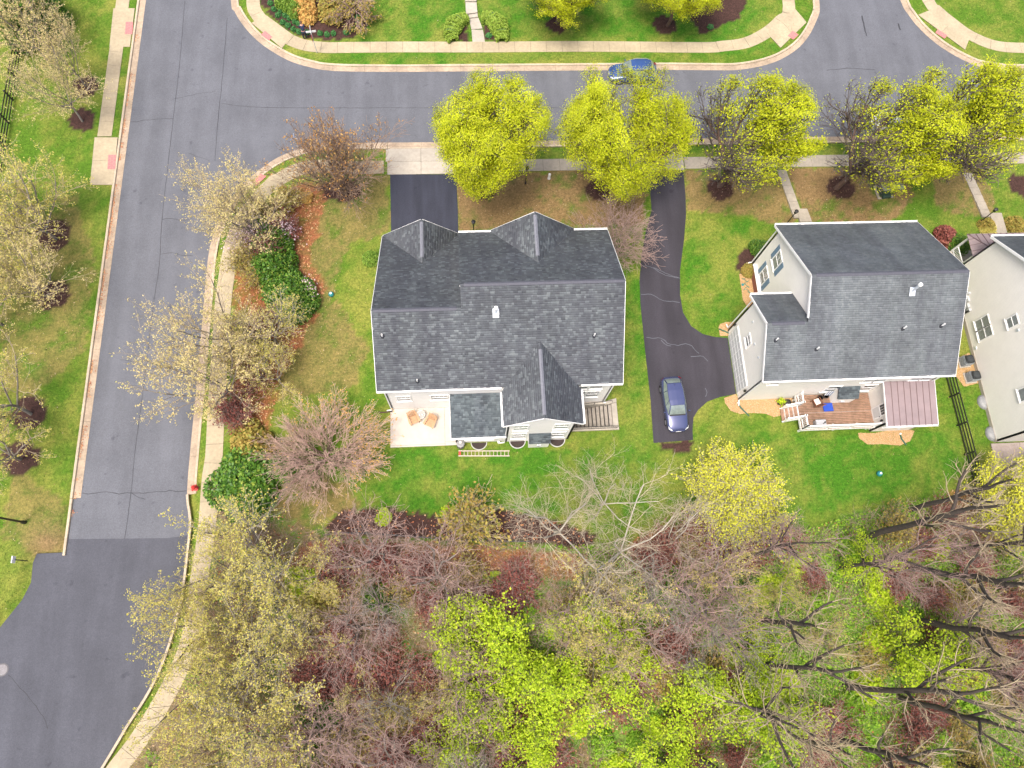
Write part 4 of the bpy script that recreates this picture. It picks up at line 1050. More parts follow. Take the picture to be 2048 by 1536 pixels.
# ---- adirondack chairs and the little table on the patio
def chair(x, y, rz, label):
    t = thing('adirondack_chair', label, 'chair', (x, y, 0.12), rz, 'adirondack chairs on the patio')
    M_ = MATS['wood_tan']
    for i in range(6):                      # seat slats, front at -y
        yy = -0.42+i*0.105; zz = 0.36-i*0.022
        MB().box(-0.27, 0.27, yy, yy+0.085, zz, zz+0.022).build('seat_slat', M_, t)
    for i in range(6):                      # fanned back slats
        xx = -0.25+i*0.1; top = 0.98-0.02*abs(i-2.5)**2
        MB().bar((xx, 0.19, 0.24), (xx*1.25, 0.50, top), 0.088, 0.022, up=(0,1,0.3)).build('back_slat', M_, t)
    MB().bar((-0.34,0.40,0.70),(0.34,0.40,0.70),0.05,0.05).build('back_rail', M_, t)
    for sx in (-1, 1):
        MB().prism([(sx*0.29,-0.45),(sx*0.44,-0.47),(sx*0.46,-0.30),(sx*0.38,0.42),(sx*0.31,0.42)], 0.545, 0.57).build('armrest', M_, t)
        MB().box(sx*0.33-0.02, sx*0.33+0.02, -0.40, -0.30, 0, 0.545).build('leg', M_, t)
        MB().bar((sx*0.30,-0.42,0.30),(sx*0.30,0.62,0.03),0.025,0.11).build('leg', M_, t)
        MB().box(sx*0.345-0.012, sx*0.345+0.012, 0.33, 0.40, 0.12, 0.545).build('arm_support', M_, t)
c1 = G(828,835,0.4); c2 = G(860,841,0.4)
chair(c1[0]-0.05, c1[1]-0.1, R(22), 'tan slatted adirondack chair nearer the outer end of the patio')
chair(c2[0]+0.05, c2[1]-0.1, R(-28), 'tan slatted adirondack chair between the small table and the low roof')
tb = G(842,830,0.4)
t = thing('side_table', 'round glass topped side table between two tan chairs', 'table', (tb[0], tb[1], 0.12))
MB().lathe([(0.31,0.44),(0.31,0.455)], 20).build('table_top', MATS['glass_table'], t)
MB().lathe([(0.315,0.43),(0.345,0.43),(0.345,0.465),(0.315,0.465)], 20, cap=False).build('rim', MATS['fabric_white'], t)
for a in range(3): MB().tube([(0.28*math.cos(a*2.1),0.28*math.sin(a*2.1),0),(0.2*math.cos(a*2.1),0.2*math.sin(a*2.1),0.43)], 0.014, 6).build('leg', MATS['fabric_white'], t)
for dx, dy in ((-0.11,-0.07),(0.12,-0.06)):
    cu = thing('cup', 'small white cup standing on the round patio table', 'cup', (tb[0]+dx, tb[1]+dy, 0.577), 0, 'cups on the patio table')
    MB().lathe([(0.03,0.0),(0.045,0.09),(0.038,0.09),(0.028,0.012)], 12).build('bowl', MATS['trim_white'], cu)
    MB().tube([(0.043,0,0.075),(0.068,0,0.06),(0.06,0,0.03),(0.038,0,0.025)], 0.006, 5).build('handle', MATS['trim_white'], cu)

# ---- extension ladder lying on the lawn
p0 = G(917,907,0.05); p1 = G(1019,907,0.05)
t = thing('ladder', 'pale aluminium ladder lying on the lawn behind the house', 'ladder', ((p0[0]+p1[0])/2, (p0[1]+p1[1])/2, 0.0), math.atan2(p1[1]-p0[1], p1[0]-p0[0]))
ln = math.hypot(p1[0]-p0[0], p1[1]-p0[1])
for sg in (-1, 1): MB().box(-ln/2, ln/2, sg*0.20-0.03, sg*0.20+0.03, 0.03, 0.115).build('rail', MATS['aluminium'], t)
for i in range(14): MB().box(-ln/2+0.15+i*(ln-0.25)/13-0.018, -ln/2+0.15+i*(ln-0.25)/13+0.018, -0.17, 0.17, 0.06, 0.095).build('rung', MATS['aluminium'], t)
MB().box(-ln/2+0.02, -ln/2+0.17, -0.165, 0.165, 0.10, 0.125).build('end_plate', MATS['red_plastic'], t)
g = G(920,889,0.5)
t = thing('rain_barrel', 'dark grey round barrel with pale lid fitting at the patio end', 'barrel', (g[0]+0.05, g[1]+0.0, 0))
MB().lathe([(0.26,0),(0.31,0.06),(0.33,0.4),(0.30,0.74),(0.27,0.80)], 18).build('body', MATS['steel_dark'], t, smooth=False)
MB().lathe([(0.30,0.79),(0.31,0.80),(0.31,0.84),(0.20,0.87)], 18).build('lid', plain('lid_grey', (0.22,0.22,0.22), 0.5), t)
MB().box(-0.10,0.10,-0.02,0.16,0.86,1.02).build('fitting', MATS['fabric_white'], t, bevel=0.02)
g = G(997,883,0.4)
t = thing('wall_spigot_post', 'small white tap post against the white wall by the window well', 'post', (g[0], 12.30, 0))
MB().box(-0.05,0.05,-0.05,0.05,0,0.5).build('post', MATS['trim_white'], t); MB().box(-0.08,0.08,-0.08,0.08,0.5,0.56).build('cap', MATS['trim_white'], t)
t = thing('drain_pipe', 'brown drain pipe leaving the downspout at the patio corner', 'pipe', (-6.3,15.2,0))
MB().tube([(-0.0,0,0.15),(-0.3,-0.02,0.09),(-0.75,-0.05,0.07),(-1.0,-0.02,0.06)], 0.055, 8).build('hose', plain('pipe_brown', (0.075,0.04,0.03), 0.7), t)
MB().lathe([(0.08,0.1),(0.08,0.22)], 8, (0,0,0)).build('collar', MATS['black_paint'], t)

# ---- deck of the second house
dk = thing('deck', 'brown board deck with white railings behind the cream house', 'deck', (29.2, 13.6, 0))
DZ = 1.0
DX0, DX1, DY0, DY1 = 26.30, 32.33, 12.22, 15.10
nb = 21; bw = (DY1-DY0)/nb
for i in range(nb): rel(MB().box(DX0+(0.0), DX1, DY0+i*bw+0.013, DY0+(i+1)*bw-0.013, DZ-0.035, DZ+random.uniform(-0.002,0.002)), 'deck_board', MATS['wood_deck'], dk)
for q in ((DX0,DX1,DY0-0.03,DY0-0.003,DZ-0.3,DZ-0.01),(DX0-0.03,DX0-0.003,DY0,DY1,DZ-0.3,DZ-0.01),(DX0,DX1,13.6,13.65,DZ-0.25,DZ-0.04)): rel(MB().box(*q), 'joist', MATS['trim_white'], dk)
for x, y in ((26.45,12.35),(29.3,12.35),(32.1,12.35),(26.45,14.9)): rel(MB().box(x-0.07,x+0.07,y-0.07,y+0.07,0,DZ-0.05), 'leg', MATS['trim_white'], dk)
def railing(a, b, z=DZ, npost=2, first=True):
    a = Vector(a); b = Vector(b); d = b-a; n = max(2, int(d.length/0.13))
    zz = lambda p: p.z
    r = rel(MB().bar(a+Vector((0,0,0.95)), b+Vector((0,0,0.95)), 0.10, 0.06), 'railing', MATS['trim_white'], dk)
    rel(MB().bar(a+Vector((0,0,0.12)), b+Vector((0,0,0.12)), 0.05, 0.07), 'bottom_rail', MATS['trim_white'], dk, parent=r)
    for i in range(1, n): p = a+d*i/n; rel(MB().box(p.x-0.018,p.x+0.018,p.y-0.018,p.y+0.018,p.z+0.1,p.z+0.93), 'baluster', MATS['trim_white'], dk, parent=r)
    for i in range(npost):
        p = a+d*(i/(npost-1)); rel(MB().box(p.x-0.055,p.x+0.055,p.y-0.055,p.y+0.055,p.z-0.2,p.z+1.05).box(p.x-0.075,p.x+0.075,p.y-0.075,p.y+0.075,p.z+1.05,p.z+1.10), 'post', MATS['trim_white'], dk)
railing((26.38,12.28,DZ),(32.25,12.28,DZ),npost=4); railing((26.38,12.30,DZ),(26.38,13.15,DZ),npost=2); railing((26.38,14.25,DZ),(26.38,15.05,DZ),npost=2)
for i in range(4):
    z = DZ-(i+1)*0.2; x1 = DX0-0.03-i*0.27
    rel(MB().box(x1-0.27,x1,13.2,14.2,z-0.03,z), 'step', MATS['wood_deck'], dk); rel(MB().box(x1-0.02,x1-0.003,13.2,14.2,z,z+0.165), 'riser', MATS['trim_white'], dk)
for yy in (13.15, 14.25):
    rel(MB().bar((26.3,yy,DZ-0.15),(25.2,yy,0.1),0.05,0.25), 'stringer', MATS['trim_white'], dk); railing((26.32,yy,DZ),(25.3,yy,0.2),npost=2)
# things on the deck
t = thing('patio_chair', 'brown wicker deck chair with a white seat cushion', 'chair', (27.75,14.35,DZ), R(200), None)
MB().box(-0.28,0.28,-0.30,0.28,0.30,0.36).build('seat', MATS['wicker_brown'], t, bevel=0.02)
MB().box(-0.25,0.25,-0.27,0.2,0.362,0.45).build('cushion', MATS['fabric_white'], t, bevel=0.03)
MB().bar((0,0.28,0.32),(0,0.48,1.0),0.54,0.05,up=(0,1,0)).build('backrest', MATS['wicker_brown'], t)
for sx in (-1,1):
    MB().box(sx*0.31-0.03,sx*0.31+0.03,-0.30,0.34,0.55,0.59).build('armrest', MATS['wicker_brown'], t)
    for yy in (-0.26,0.28): MB().box(sx*0.31-0.02,sx*0.31+0.02,yy-0.02,yy+0.02,0,0.55).build('leg', MATS['wicker_brown'], t)
t = thing('floor_cushion', 'bright blue square cushion on the brown deck', 'cushion', (28.75,14.0,DZ), R(2))
MB().box(-0.40,0.40,-0.34,0.34,0.002,0.09).build('pad', MATS['blue_mat'], t, bevel=0.03); MB().box(-0.41,0.41,-0.35,0.35,0.04,0.055).build('piping', plain('blue_dark', (0.01,0.03,0.2), 0.8), t)
for x, y in ((28.15,14.75),(28.65,14.88)):
    t = thing('plant_pot', 'black round planter standing by the deck chair', 'planter', (x,y,DZ), 0, 'black planters on the deck')
    MB().lathe([(0.14,0),(0.20,0.3),(0.22,0.34),(0.19,0.34),(0.17,0.28)], 14).build('pot', MATS['black_paint'], t); MB().lathe([(0.17,0.26),(0.17,0.28)], 14).build('soil', plain('soil', (0.05,0.04,0.03), 0.95), t)
t = thing('storage_box', 'grey flat topped storage box on the deck against the railing', 'box', (27.7,12.62,DZ))
MB().box(-0.40,0.40,-0.24,0.24,0,0.5).build('body', MATS['grey_plastic'], t, bevel=0.02); MB().box(-0.42,0.42,-0.26,0.26,0.502,0.55).build('lid', plain('lid_pale', (0.34,0.345,0.36), 0.5), t, bevel=0.015)
t = thing('garden_tool', 'small black gadget lying on the grey storage box', 'tool', (27.92,12.58,DZ+0.552), R(35))
MB().box(-0.12,0.12,-0.03,0.03,0,0.05).build('handle', MATS['black_paint'], t, bevel=0.01); MB().lathe([(0.06,0),(0.07,0.04),(0.04,0.09)], 10, (0.12,0,0)).build('head', MATS['black_paint'], t)
t = thing('folded_chair', 'blue and white striped folded chair leaning on the cream wall', 'chair', (28.75,15.02,DZ), R(0))  # a folded slatted chair, not a parasol
for i in range(6): MB().bar((-0.22+i*0.09,-0.12,0.05),(-0.22+i*0.09,0.02,0.95),0.05,0.03,up=(0,1,0)).build('slat', plain('stripe_blue', (0.16,0.24,0.40), 0.8) if i % 2 else MATS['trim_white'], t)
MB().box(-0.27,0.27,-0.06,0.0,0.45,0.49).build('rail', MATS['trim_white'], t)
# pots beside the deck stair
t = thing('potted_plant', 'black pot with a leafy green plant beside the deck steps', 'plant', (25.25,14.75,0)); POTTED = t
MB().lathe([(0.16,0),(0.22,0.3),(0.24,0.34),(0.20,0.34)], 14).build('pot', MATS['black_paint'], t)
t = thing('plant_pot', 'empty black pot on the gravel beside the deck steps', 'planter', (25.85,14.7,0))
MB().lathe([(0.20,0),(0.26,0.36),(0.28,0.40),(0.23,0.40),(0.21,0.33)], 14).build('pot', MATS['black_paint'], t); MB().lathe([(0.21,0.30),(0.21,0.32)], 14).build('soil', MATS['soil'], t)
# green drain hoses
for i, (lab, pts) in enumerate([('dark green drain hose beside the garage door on the gravel patch', GL([(1462,668),(1450,663),(1438,658)], 0.05)), ('dark green drain hose crossing the gravel by the garage corner', GL([(1476,806),(1481,815),(1492,826),(1498,832)], 0.05)), ('dark green drain hose by the sunroom corner', GL([(1800,868),(1803,878),(1812,890)], 0.05))]):
    t = thing('drain_hose', lab, 'hose', (pts[0][0], pts[0][1], 0))
    MB().tube([(p[0]-pts[0][0], p[1]-pts[0][1], 0.07) for p in pts], 0.06, 8).build('hose', MATS['green_pipe'], t)
    MB().lathe([(0.075,0.0),(0.075,0.16)], 8).build('collar', MATS['trim_white'], t)
t = thing('garden_hose', 'tangled green garden hose on the gravel by the brick base', 'hose', (*G(1492,572),0))
MB().tube([(0.5*math.sin(i*0.9)*(0.4+0.05*i%0.4), -0.7+i*0.07+0.15*math.cos(i*1.7), 0.05+0.01*(i%3)) for i in range(22)], 0.022, 5).build('hose', plain('hose_green', (0.03,0.17,0.12), 0.5), t)
MB().lathe([(0.10,0.02),(0.12,0.1),(0.05,0.14)], 8, (-0.3,0.1,0)).build('sprinkler_head', MATS['teal'], t)

# ---- air conditioners
for i, (x, y, lab) in enumerate([(41.75,17.75,'grey louvred air conditioner with black top, nearer the four pane window'), (41.95,16.35,'grey louvred air conditioner with black top, nearer the window well cover')]):
    t = thing('air_conditioner', lab, 'air conditioner', (x, y, 0.012), R(4), 'air conditioners by the cream wall')
    MB().box(-0.48,0.48,-0.48,0.48,0,0.08).build('pad', MATS['concrete_light'], t); MB().box(-0.38,0.38,-0.38,0.38,0.082,0.8).build('body', plain('ac_grey', (0.14,0.155,0.165), 0.5), t, bevel=0.04)
    for k in range(9):
        mb = MB()
        for (a, b_) in (((-0.39,-0.36),(-0.39,0.36)),((0.39,-0.36),(0.39,0.36)),((-0.36,-0.39),(0.36,-0.39)),((-0.36,0.39),(0.36,0.39))): mb.bar((a[0],a[1],0.14+k*0.07),(b_[0],b_[1],0.14+k*0.07),0.02,0.03)
        mb.build('louvre', plain('ac_louvre', (0.24,0.26,0.275), 0.5), t)
    MB().prism([(0.36*math.copysign(abs(math.cos(a))**0.4,math.cos(a))+0.0, 0.36*math.copysign(abs(math.sin(a))**0.4,math.sin(a))) for a in [i_*math.pi/12 for i_ in range(24)]], 0.80, 0.92).build('top', plain('ac_top', (0.016,0.018,0.02), 0.35), t, bevel=0.03)
    MB().lathe([(0.28,0.921),(0.28,0.94),(0.05,0.96)], 18).build('fan_grille', plain('ac_grille', (0.03,0.035,0.038), 0.4), t)

# ---- fences
def fence(name, label, a, b, n, h=1.25):
    a = Vector((*a,0)); b = Vector((*b,0)); t = thing(name, label, 'fence', tuple(a)); d = b-a
    for i in range(n+1):
        p = d*(i/n); MB().box(p.x-0.06,p.x+0.06,p.y-0.06,p.y+0.06,0,h+0.06).build('post', MATS['black_paint'], t)
    for i in range(n):
        p = d*(i/n); q = d*((i+1)/n); dd = (q-p).normalized()*0.061
        for k in range(4): MB().bar(p+dd+Vector((0.075,0,0.2+k*(h-0.25)/3)), q-dd+Vector((0.075,0,0.2+k*(h-0.25)/3)), 0.03, 0.13).build('rail', MATS['black_paint'], t)
fence('rail_fence', 'black four rail fence between the cream house and its neighbour', (39.65,24.5), (40.0,5.0), 8)
fence('rail_fence', 'black four rail fence crossing the grass under the pale street trees', (-40.3,60.0), (-39.8,38.0), 9)
fence('gate', 'short black gate between the two cream houses', (39.72,22.3), (42.4,21.9), 1)

# ---- posts, lamps, signs
def lamp(x, y, label, h=2.0):
    t = thing('lamp_post', label, 'lamp post', (x, y, 0), 0)
    MB().lathe([(0.09,0),(0.09,0.12),(0.05,0.2),(0.042,h)], 10).build('post', MATS['black_metal'], t)
    MB().lathe([(0.06,h),(0.13,h+0.05),(0.16,h+0.32),(0.19,h+0.34),(0.03,h+0.46),(0.015,h+0.52)], 8).build('lantern', MATS['black_metal'], t)
    MB().lathe([(0.115,h+0.07),(0.145,h+0.3)], 8).build('lamp_glass', MATS['lantern_glass'], t)
lamp(*G(1051,367), 'slim black lamp post on the lawn between two yellow green trees', 2.1)
lamp(0.75, 30.9, 'black lamp post beside the sealed driveway just off the front roof edge', 1.8)
lamp(*G(1571,450), 'black lamp post at the front steps of the cream garage house', 2.0)
lamp(*G(1957,446), 'black lamp post at the front path by the round shrubs', 2.0)
g = G(50,1045); t = thing('street_lamp', 'tall black street lamp post on the grass beside the lower road', 'street lamp', (g[0], g[1], 0))
MB().lathe([(0.14,0),(0.14,0.3),(0.085,0.5),(0.07,4.6)], 12).build('post', MATS['black_metal'], t)
MB().lathe([(0.08,4.6),(0.2,4.7),(0.26,5.1),(0.3,5.12),(0.05,5.35)], 10).build('lantern', MATS['black_metal'], t); MB().lathe([(0.18,4.72),(0.24,5.08)], 10).build('lamp_glass', MATS['lantern_glass'], t)
g = G(55,1122); t = thing('yard_sign', 'small white sign on a thin black post by the lower road', 'sign', (g[0], g[1], 0))
MB().box(-0.03,0.03,-0.03,0.03,0,1.55).build('post', MATS['black_metal'], t); MB().box(-0.03,0.03,-0.24,0.24,1.45,1.85).build('panel', MATS['trim_white'], t)
plain('sign_green', (0.02,0.13,0.06), 0.4); plain('sign_blue', (0.36,0.42,0.58), 0.4, 0.15); plain('sign_red', (0.52,0.03,0.05), 0.4)
g = G(634,106); t = thing('stop_sign', 'stop sign with white street name blades beside the planted corner bed', 'sign', (g[0], g[1], 0), R(8))
MB().tube([(0,0,0),(0,0,2.75)], 0.03, 8).build('post', MATS['galvanised'], t)
o = MB().prism([(0.38*math.cos(R(22.5+45*i)),0.38*math.sin(R(22.5+45*i))) for i in range(8)], -0.006, 0.006).build('stop_panel', MATS['sign_red'], t); o.rotation_euler = (R(90),0,R(90)); o.location = (-0.04,0,1.9)
o = MB().prism([(0.36*math.cos(R(22.5+45*i)),0.36*math.sin(R(22.5+45*i))) for i in range(8)], 0.0065, 0.008).build('stop_face', plain('sign_rose', (0.62,0.10,0.13), 0.4), t); o.rotation_euler = (R(90),0,R(-90)); o.location = (-0.045,0,1.9)
MB().box(-0.45,0.45,-0.012,0.012,2.5,2.7).build('name_blade', MATS['trim_white'], t); MB().box(-0.012,0.012,-0.45,0.45,2.72,2.9).build('name_blade', MATS['trim_white'], t)
g = G(603,314); t = thing('street_name_sign', 'pale blue street name blades on a grey post by the bare brown tree', 'sign', (g[0], g[1], 0), R(5))
MB().tube([(0,0,0),(0,0,2.6)], 0.03, 8).build('post', MATS['galvanised'], t)
MB().box(-0.42,0.42,-0.012,0.012,2.35,2.55).build('name_blade', MATS['sign_blue'], t); MB().box(-0.012,0.012,-0.42,0.42,2.57,2.76).build('name_blade', MATS['sign_blue'], t)
g = G(1394,292); t = thing('mailbox', 'dark mailbox on a post at the kerb by the long driveway', 'mailbox', (g[0], g[1], 0))
MB().box(-0.05,0.05,-0.05,0.05,0,1.05).build('post', plain('post_brown', (0.05,0.035,0.028), 0.7), t)
mb = MB(); n = 8; pr = [(-0.1,0)]+[(0.1*math.cos(math.pi-math.pi*i/n),0.12+0.1*math.sin(math.pi*i/n)) for i in range(n+1)]+[(0.1,0)]
mb.add([(x,y0,1.05+z) for y0 in (-0.26,0.26) for x, z in pr], [tuple(range(len(pr))), tuple(range(len(pr),2*len(pr)))[::-1]]+[(i,(i+1)%len(pr),len(pr)+(i+1)%len(pr),len(pr)+i) for i in range(len(pr))]); mb.build('box', MATS['black_metal'], t)
MB().box(0.101,0.11,0.0,0.12,1.15,1.3).build('flag', MATS['sign_red'], t)
g = G(1098,357); t = thing('utility_pedestal', 'white rounded utility pedestal on the front lawn', 'pedestal', (g[0], g[1], 0))
MB().lathe([(0.14,0),(0.14,0.1),(0.12,0.12),(0.12,0.55)], 12).build('body', MATS['pipe_white'], t); MB().lathe([(0.125,0.551),(0.13,0.62),(0.08,0.70),(0.01,0.72)], 12).build('dome', MATS['trim_white'], t, smooth=True)
g = G(1766,384); t = thing('transformer_box', 'green grey utility transformer box under the yellow green trees', 'utility box', (g[0], g[1], 0), R(6))
MB().box(-0.75,0.75,-0.7,0.7,0,0.1).build('pad', MATS['concrete_grey'], t); MB().box(-0.55,0.55,-0.55,0.5,0.102,0.85).build('body', plain('utility_dark', (0.03,0.06,0.045), 0.6), t, bevel=0.02)
MB().box(-0.58,0.58,-0.4,0.53,0.852,0.93).build('lid', plain('utility_green', (0.24,0.28,0.235), 0.5, 0.1), t, bevel=0.02); MB().box(-0.4,0.4,-0.75,-0.56,0.102,0.35).build('skirt', MATS['utility_dark'], t)
g = G(1797,373); t = thing('vault_lid', 'flat grey green vault lid beside the transformer box', 'utility lid', (g[0], g[1], 0.0), R(-8))
MB().prism([(0.5*math.copysign(abs(math.cos(a))**0.5,math.cos(a)),0.32*math.copysign(abs(math.sin(a))**0.5,math.sin(a))) for a in [i*math.pi/12 for i in range(24)]], -0.05, 0.09).build('lid', MATS['utility_green'], t, bevel=0.01); MB().box(-0.1,0.1,-0.02,0.02,0.09,0.1).build('lift_bar', MATS['utility_dark'], t)
for px, py, lab in ((663,590,'teal domed utility pot on the side lawn of the white house'), (1757,948,'teal domed utility pot on the back lawn near the forsythia')):
    g = G(px, py); t = thing('utility_pot', lab, 'utility pot', (g[0], g[1], 0))  # dome-topped utility pot in the lawn, no lamp in it
    MB().lathe([(0.17,0),(0.22,0.08),(0.22,0.2),(0.17,0.32),(0.08,0.37)], 16).build('body', MATS['teal'], t, smooth=True); MB().lathe([(0.08,0.371),(0.09,0.4),(0.02,0.43)], 12).build('cap', MATS['trim_white'], t)
g = G(392,977); t = thing('fire_hydrant', 'red fire hydrant on the verge beside the road gutter end', 'hydrant', (g[0], g[1], 0), R(-30))
MB().lathe([(0.2,0),(0.2,0.06),(0.13,0.08),(0.13,0.5),(0.17,0.52),(0.17,0.57),(0.14,0.66),(0.05,0.74),(0.04,0.8)], 14).build('barrel', MATS['red_plastic'], t)
for a in (0, 90, 180): o = MB().lathe([(0.075,0.1),(0.075,0.2),(0.09,0.2),(0.09,0.26)], 10).build('nozzle', MATS['red_plastic'], t); o.rotation_euler = (R(90),0,R(a)); o.location = (0,0,0.42)
t = thing('bed_edging', 'black plastic edging along the rear mulch bed', 'edging', (*G(880,1076),0))
L = np.array(GL([(650,1070),(700,1066),(780,1070),(880,1077),(960,1081),(1060,1083)])); o_ = np.array(G(880,1076)); mb = MB(); Ls = smoothline(L, 0.6)-o_
sweep(Ls, [(0.05,-0.05),(0.05,0.10),(-0.05,0.10),(-0.05,-0.05)]).build('strip', MATS['black_paint'], t)
mb = MB(); [mb.box(p[0]-0.02,p[0]+0.02,p[1]-0.09,p[1]-0.055,-0.1,0.13) for p in Ls[::4]]; mb.build('stake', MATS['black_paint'], t)

# ---- cars
def carpaint(name, col):
    return plain(name, col, 0.22, 0.03, 2, metal=0.35, coat=1.0)
plain('tyre', (0.02,0.02,0.021), 0.8); plain('rim', (0.55,0.56,0.58), 0.3, metal=0.7); plain('car_glass', (0.17,0.21,0.20), 0.04, 0.3, 2, spec=1.0); plain('headlight', (0.75,0.78,0.80), 0.1); plain('taillight', (0.5,0.01,0.012), 0.15); plain('plate', (0.72,0.72,0.70), 0.5); plain('car_trim', (0.015,0.015,0.016), 0.5)  # car_glass carries a pale sky reflection in its base colour
def make_car(label, paint, x, y, z, rz, L=4.55, W=1.82, H=1.5, roofrack=False):
    t = thing('parked_car', label, 'car', (x, y, z), rz)      # nose points to -y
    # stations: (fraction, half width factor, shoulder z, centre z)
    stn = [(0.0,0.60,0.50,0.52),(0.015,0.74,0.58,0.62),(0.05,0.88,0.66,0.73),(0.12,0.96,0.74,0.84),(0.22,0.985,0.82,0.93),(0.31,1.0,0.88,0.98),(0.45,1.0,0.92,1.0),(0.65,1.0,0.95,1.0),(0.82,0.985,0.97,1.03),(0.92,0.95,0.96,1.04),(0.975,0.86,0.90,0.98),(1.0,0.70,0.72,0.76)]
    V = []; prof = lambda w, s, c: [(0,c),(w*0.40,c-0.01),(w*0.72,(c+s)/2),(w*0.90,s),(w*0.98,s-0.10),(w,0.55*s+0.12),(w*0.985,0.32),(w*0.93,0.20),(w*0.6,0.17)]
    for f, wf, s, c in stn:
        w = W/2*wf; yy = -L/2+L*f
        h = prof(w, s, c)
        V += [(-a, yy, b_) for a, b_ in h[:0:-1]]+[(a, yy, b_) for a, b_ in h]
    k = 17; n = len(stn)
    Fq = [(i*k+j, i*k+j+1, (i+1)*k+j+1, (i+1)*k+j) for i in range(n-1) for j in range(k-1)]
    mb = MB().add(V, Fq); mb.f += [tuple(range(k)), tuple((n-1)*k+j for j in range(k))[::-1]]
    body = mb.build('body', paint, t, smooth=True)
    sb = body.modifiers.new('soft', 'SUBSURF'); sb.levels = 1; sb.render_levels = 1
    # greenhouse
    def ring(f, wf, zz): return (-L/2+L*f, W/2*wf, zz)
    base = [ring(0.285,0.80,0.95), ring(0.45,0.93,0.97), ring(0.70,0.93,0.99), ring(0.945,0.74,1.0)]
    top = [ring(0.43,0.64,H-0.05), ring(0.52,0.69,H-0.015), ring(0.70,0.69,H-0.01), ring(0.83,0.62,H-0.06)]
    cab = MB(); cv = []
    for (bf, bw_, bz), (tf, tw, tz) in zip(base, top):
        mf, mw, mz_ = (bf+tf)/2, (bw_+tw)/2+0.02, (bz+tz)/2+0.02
        half = [(tw*0.0,tf,tz+0.035),(tw*0.6,tf,tz+0.022),(tw,tf,tz),(mw,mf,mz_),(bw_,bf,bz-0.06)]
        cv += [(-a,b_,c) for a,b_,c in half[:0:-1]]+half
    kk = 9
    cab.add(cv, [(i*kk+j,i*kk+j+1,(i+1)*kk+j+1,(i+1)*kk+j) for i in range(3) for j in range(kk-1)]+[tuple(range(kk)), tuple(3*kk+j for j in range(kk))[::-1]])
    cab.build('cabin', paint, t, smooth=False)
    def glass(name, q, off):
        c = [Vector(v) for v in q]; N = (c[1]-c[0]).cross(c[3]-c[0]).normalized()
        if N.dot(Vector(off)) < 0: N = -N
        ctr = sum(c, Vector())/4; c = [ctr+(v-ctr)*0.93+N*0.022 for v in c]
        MB().add(c+[v-N*0.01 for v in c], [(0,1,2,3),(7,6,5,4),(0,4,5,1),(1,5,6,2),(2,6,7,3),(3,7,4,0)]).build(name, MATS['car_glass'], t)
    b0, b3, t0, t3 = base[0], base[3], top[0], top[3]
    def bowed(name, b_, tt, sgn):
        """front or rear screen, curved across its width."""
        m_ = 8; vs = []
        for r_ in range(5):
            u = r_/4
            for j in range(m_+1):
                a = -1+2*j/m_
                wdt = (b_[1]*(1-u)+tt[1]*u)*0.93
                yy = b_[0]*(1-u)+tt[0]*u+sgn*(0.035-0.05*a*a*(1-u)*0.9)+sgn*0.02*math.sin(u*math.pi)
                zz = (b_[2]-0.03)*(1-u)+(tt[2]+0.03)*u+0.02-0.035*a*a*u+0.03*math.sin(u*math.pi)
                vs.append((a*wdt, yy, zz))
        k2 = m_+1
        MB().add(vs, [(i*k2+j,i*k2+j+1,(i+1)*k2+j+1,(i+1)*k2+j) for i in range(4) for j in range(m_)]).build(name, MATS['car_glass'], t, smooth=True)
    bowed('windscreen', b0, t0, -1); bowed('rear_window', b3, t3, 1)
    for sx in (-1, 1):
        for i in range(3):
            a, b_, c, d = base[i], base[i+1], top[i+1], top[i]
            glass('side_window', [(sx*a[1],a[0],a[2]+0.03),(sx*b_[1],b_[0],b_[2]+0.03),(sx*(c[1]+0.01),c[0],c[2]-0.02),(sx*(d[1]+0.01),d[0],d[2]-0.02)], (sx,0,0.3))
        m_ = MB().box(sx*(W/2+0.10)-0.10,sx*(W/2+0.10)+0.08,-L/2+L*0.335-0.05,-L/2+L*0.335+0.05,0.93,1.06); m_.build('mirror', paint, t, bevel=0.025)
        hl = MB().add([(sx*W*0.30,-L/2+0.035,0.60),(sx*W*0.44,-L/2+0.20,0.63),(sx*W*0.462,-L/2+0.42,0.735),(sx*W*0.41,-L/2+0.26,0.745),(sx*W*0.30,-L/2+0.10,0.70)], [(0,1,2,3,4)]); hl.build('headlight', MATS['headlight'], t)
        MB().add([(sx*W*0.34,L/2-0.02,0.80),(sx*W*0.46,L/2-0.22,0.82),(sx*W*0.455,L/2-0.26,0.99),(sx*W*0.36,L/2-0.09,1.0)], [(0,1,2,3)]).build('taillight', MATS['taillight'], t)
        for yy in (-L/2+L*0.19, L/2-L*0.20):
            w_ = MB().lathe([(0.20,-0.10),(0.31,-0.11),(0.33,-0.07),(0.33,0.07),(0.31,0.11),(0.20,0.10)], 20).build('wheel', MATS['tyre'], t); w_.rotation_euler = (0,R(90),0); w_.location = (sx*(W/2-0.10),yy,0.33)
            rm = MB().lathe([(0.05,0.115),(0.20,0.10),(0.20,0.05),(0.06,0.05)], 14).build('rim', MATS['rim'], w_)
            if sx < 0: rm.rotation_euler = (R(180),0,0)
        if roofrack: MB().tube([(sx*W*0.315,-L*0.03,H+0.03),(sx*W*0.33,L*0.05,H+0.08),(sx*W*0.33,L*0.24,H+0.08),(sx*W*0.31,L*0.30,H+0.0)],0.022,6).build('roof_rail', MATS['rim'], t)
    MB().box(-0.22,0.22,-L/2-0.03,-L/2-0.012,0.42,0.54).build('number_plate', MATS['plate'], t)
    MB().box(-0.5,0.5,-L/2-0.008,-L/2+0.05,0.30,0.40).build('grille', MATS['car_trim'], t)
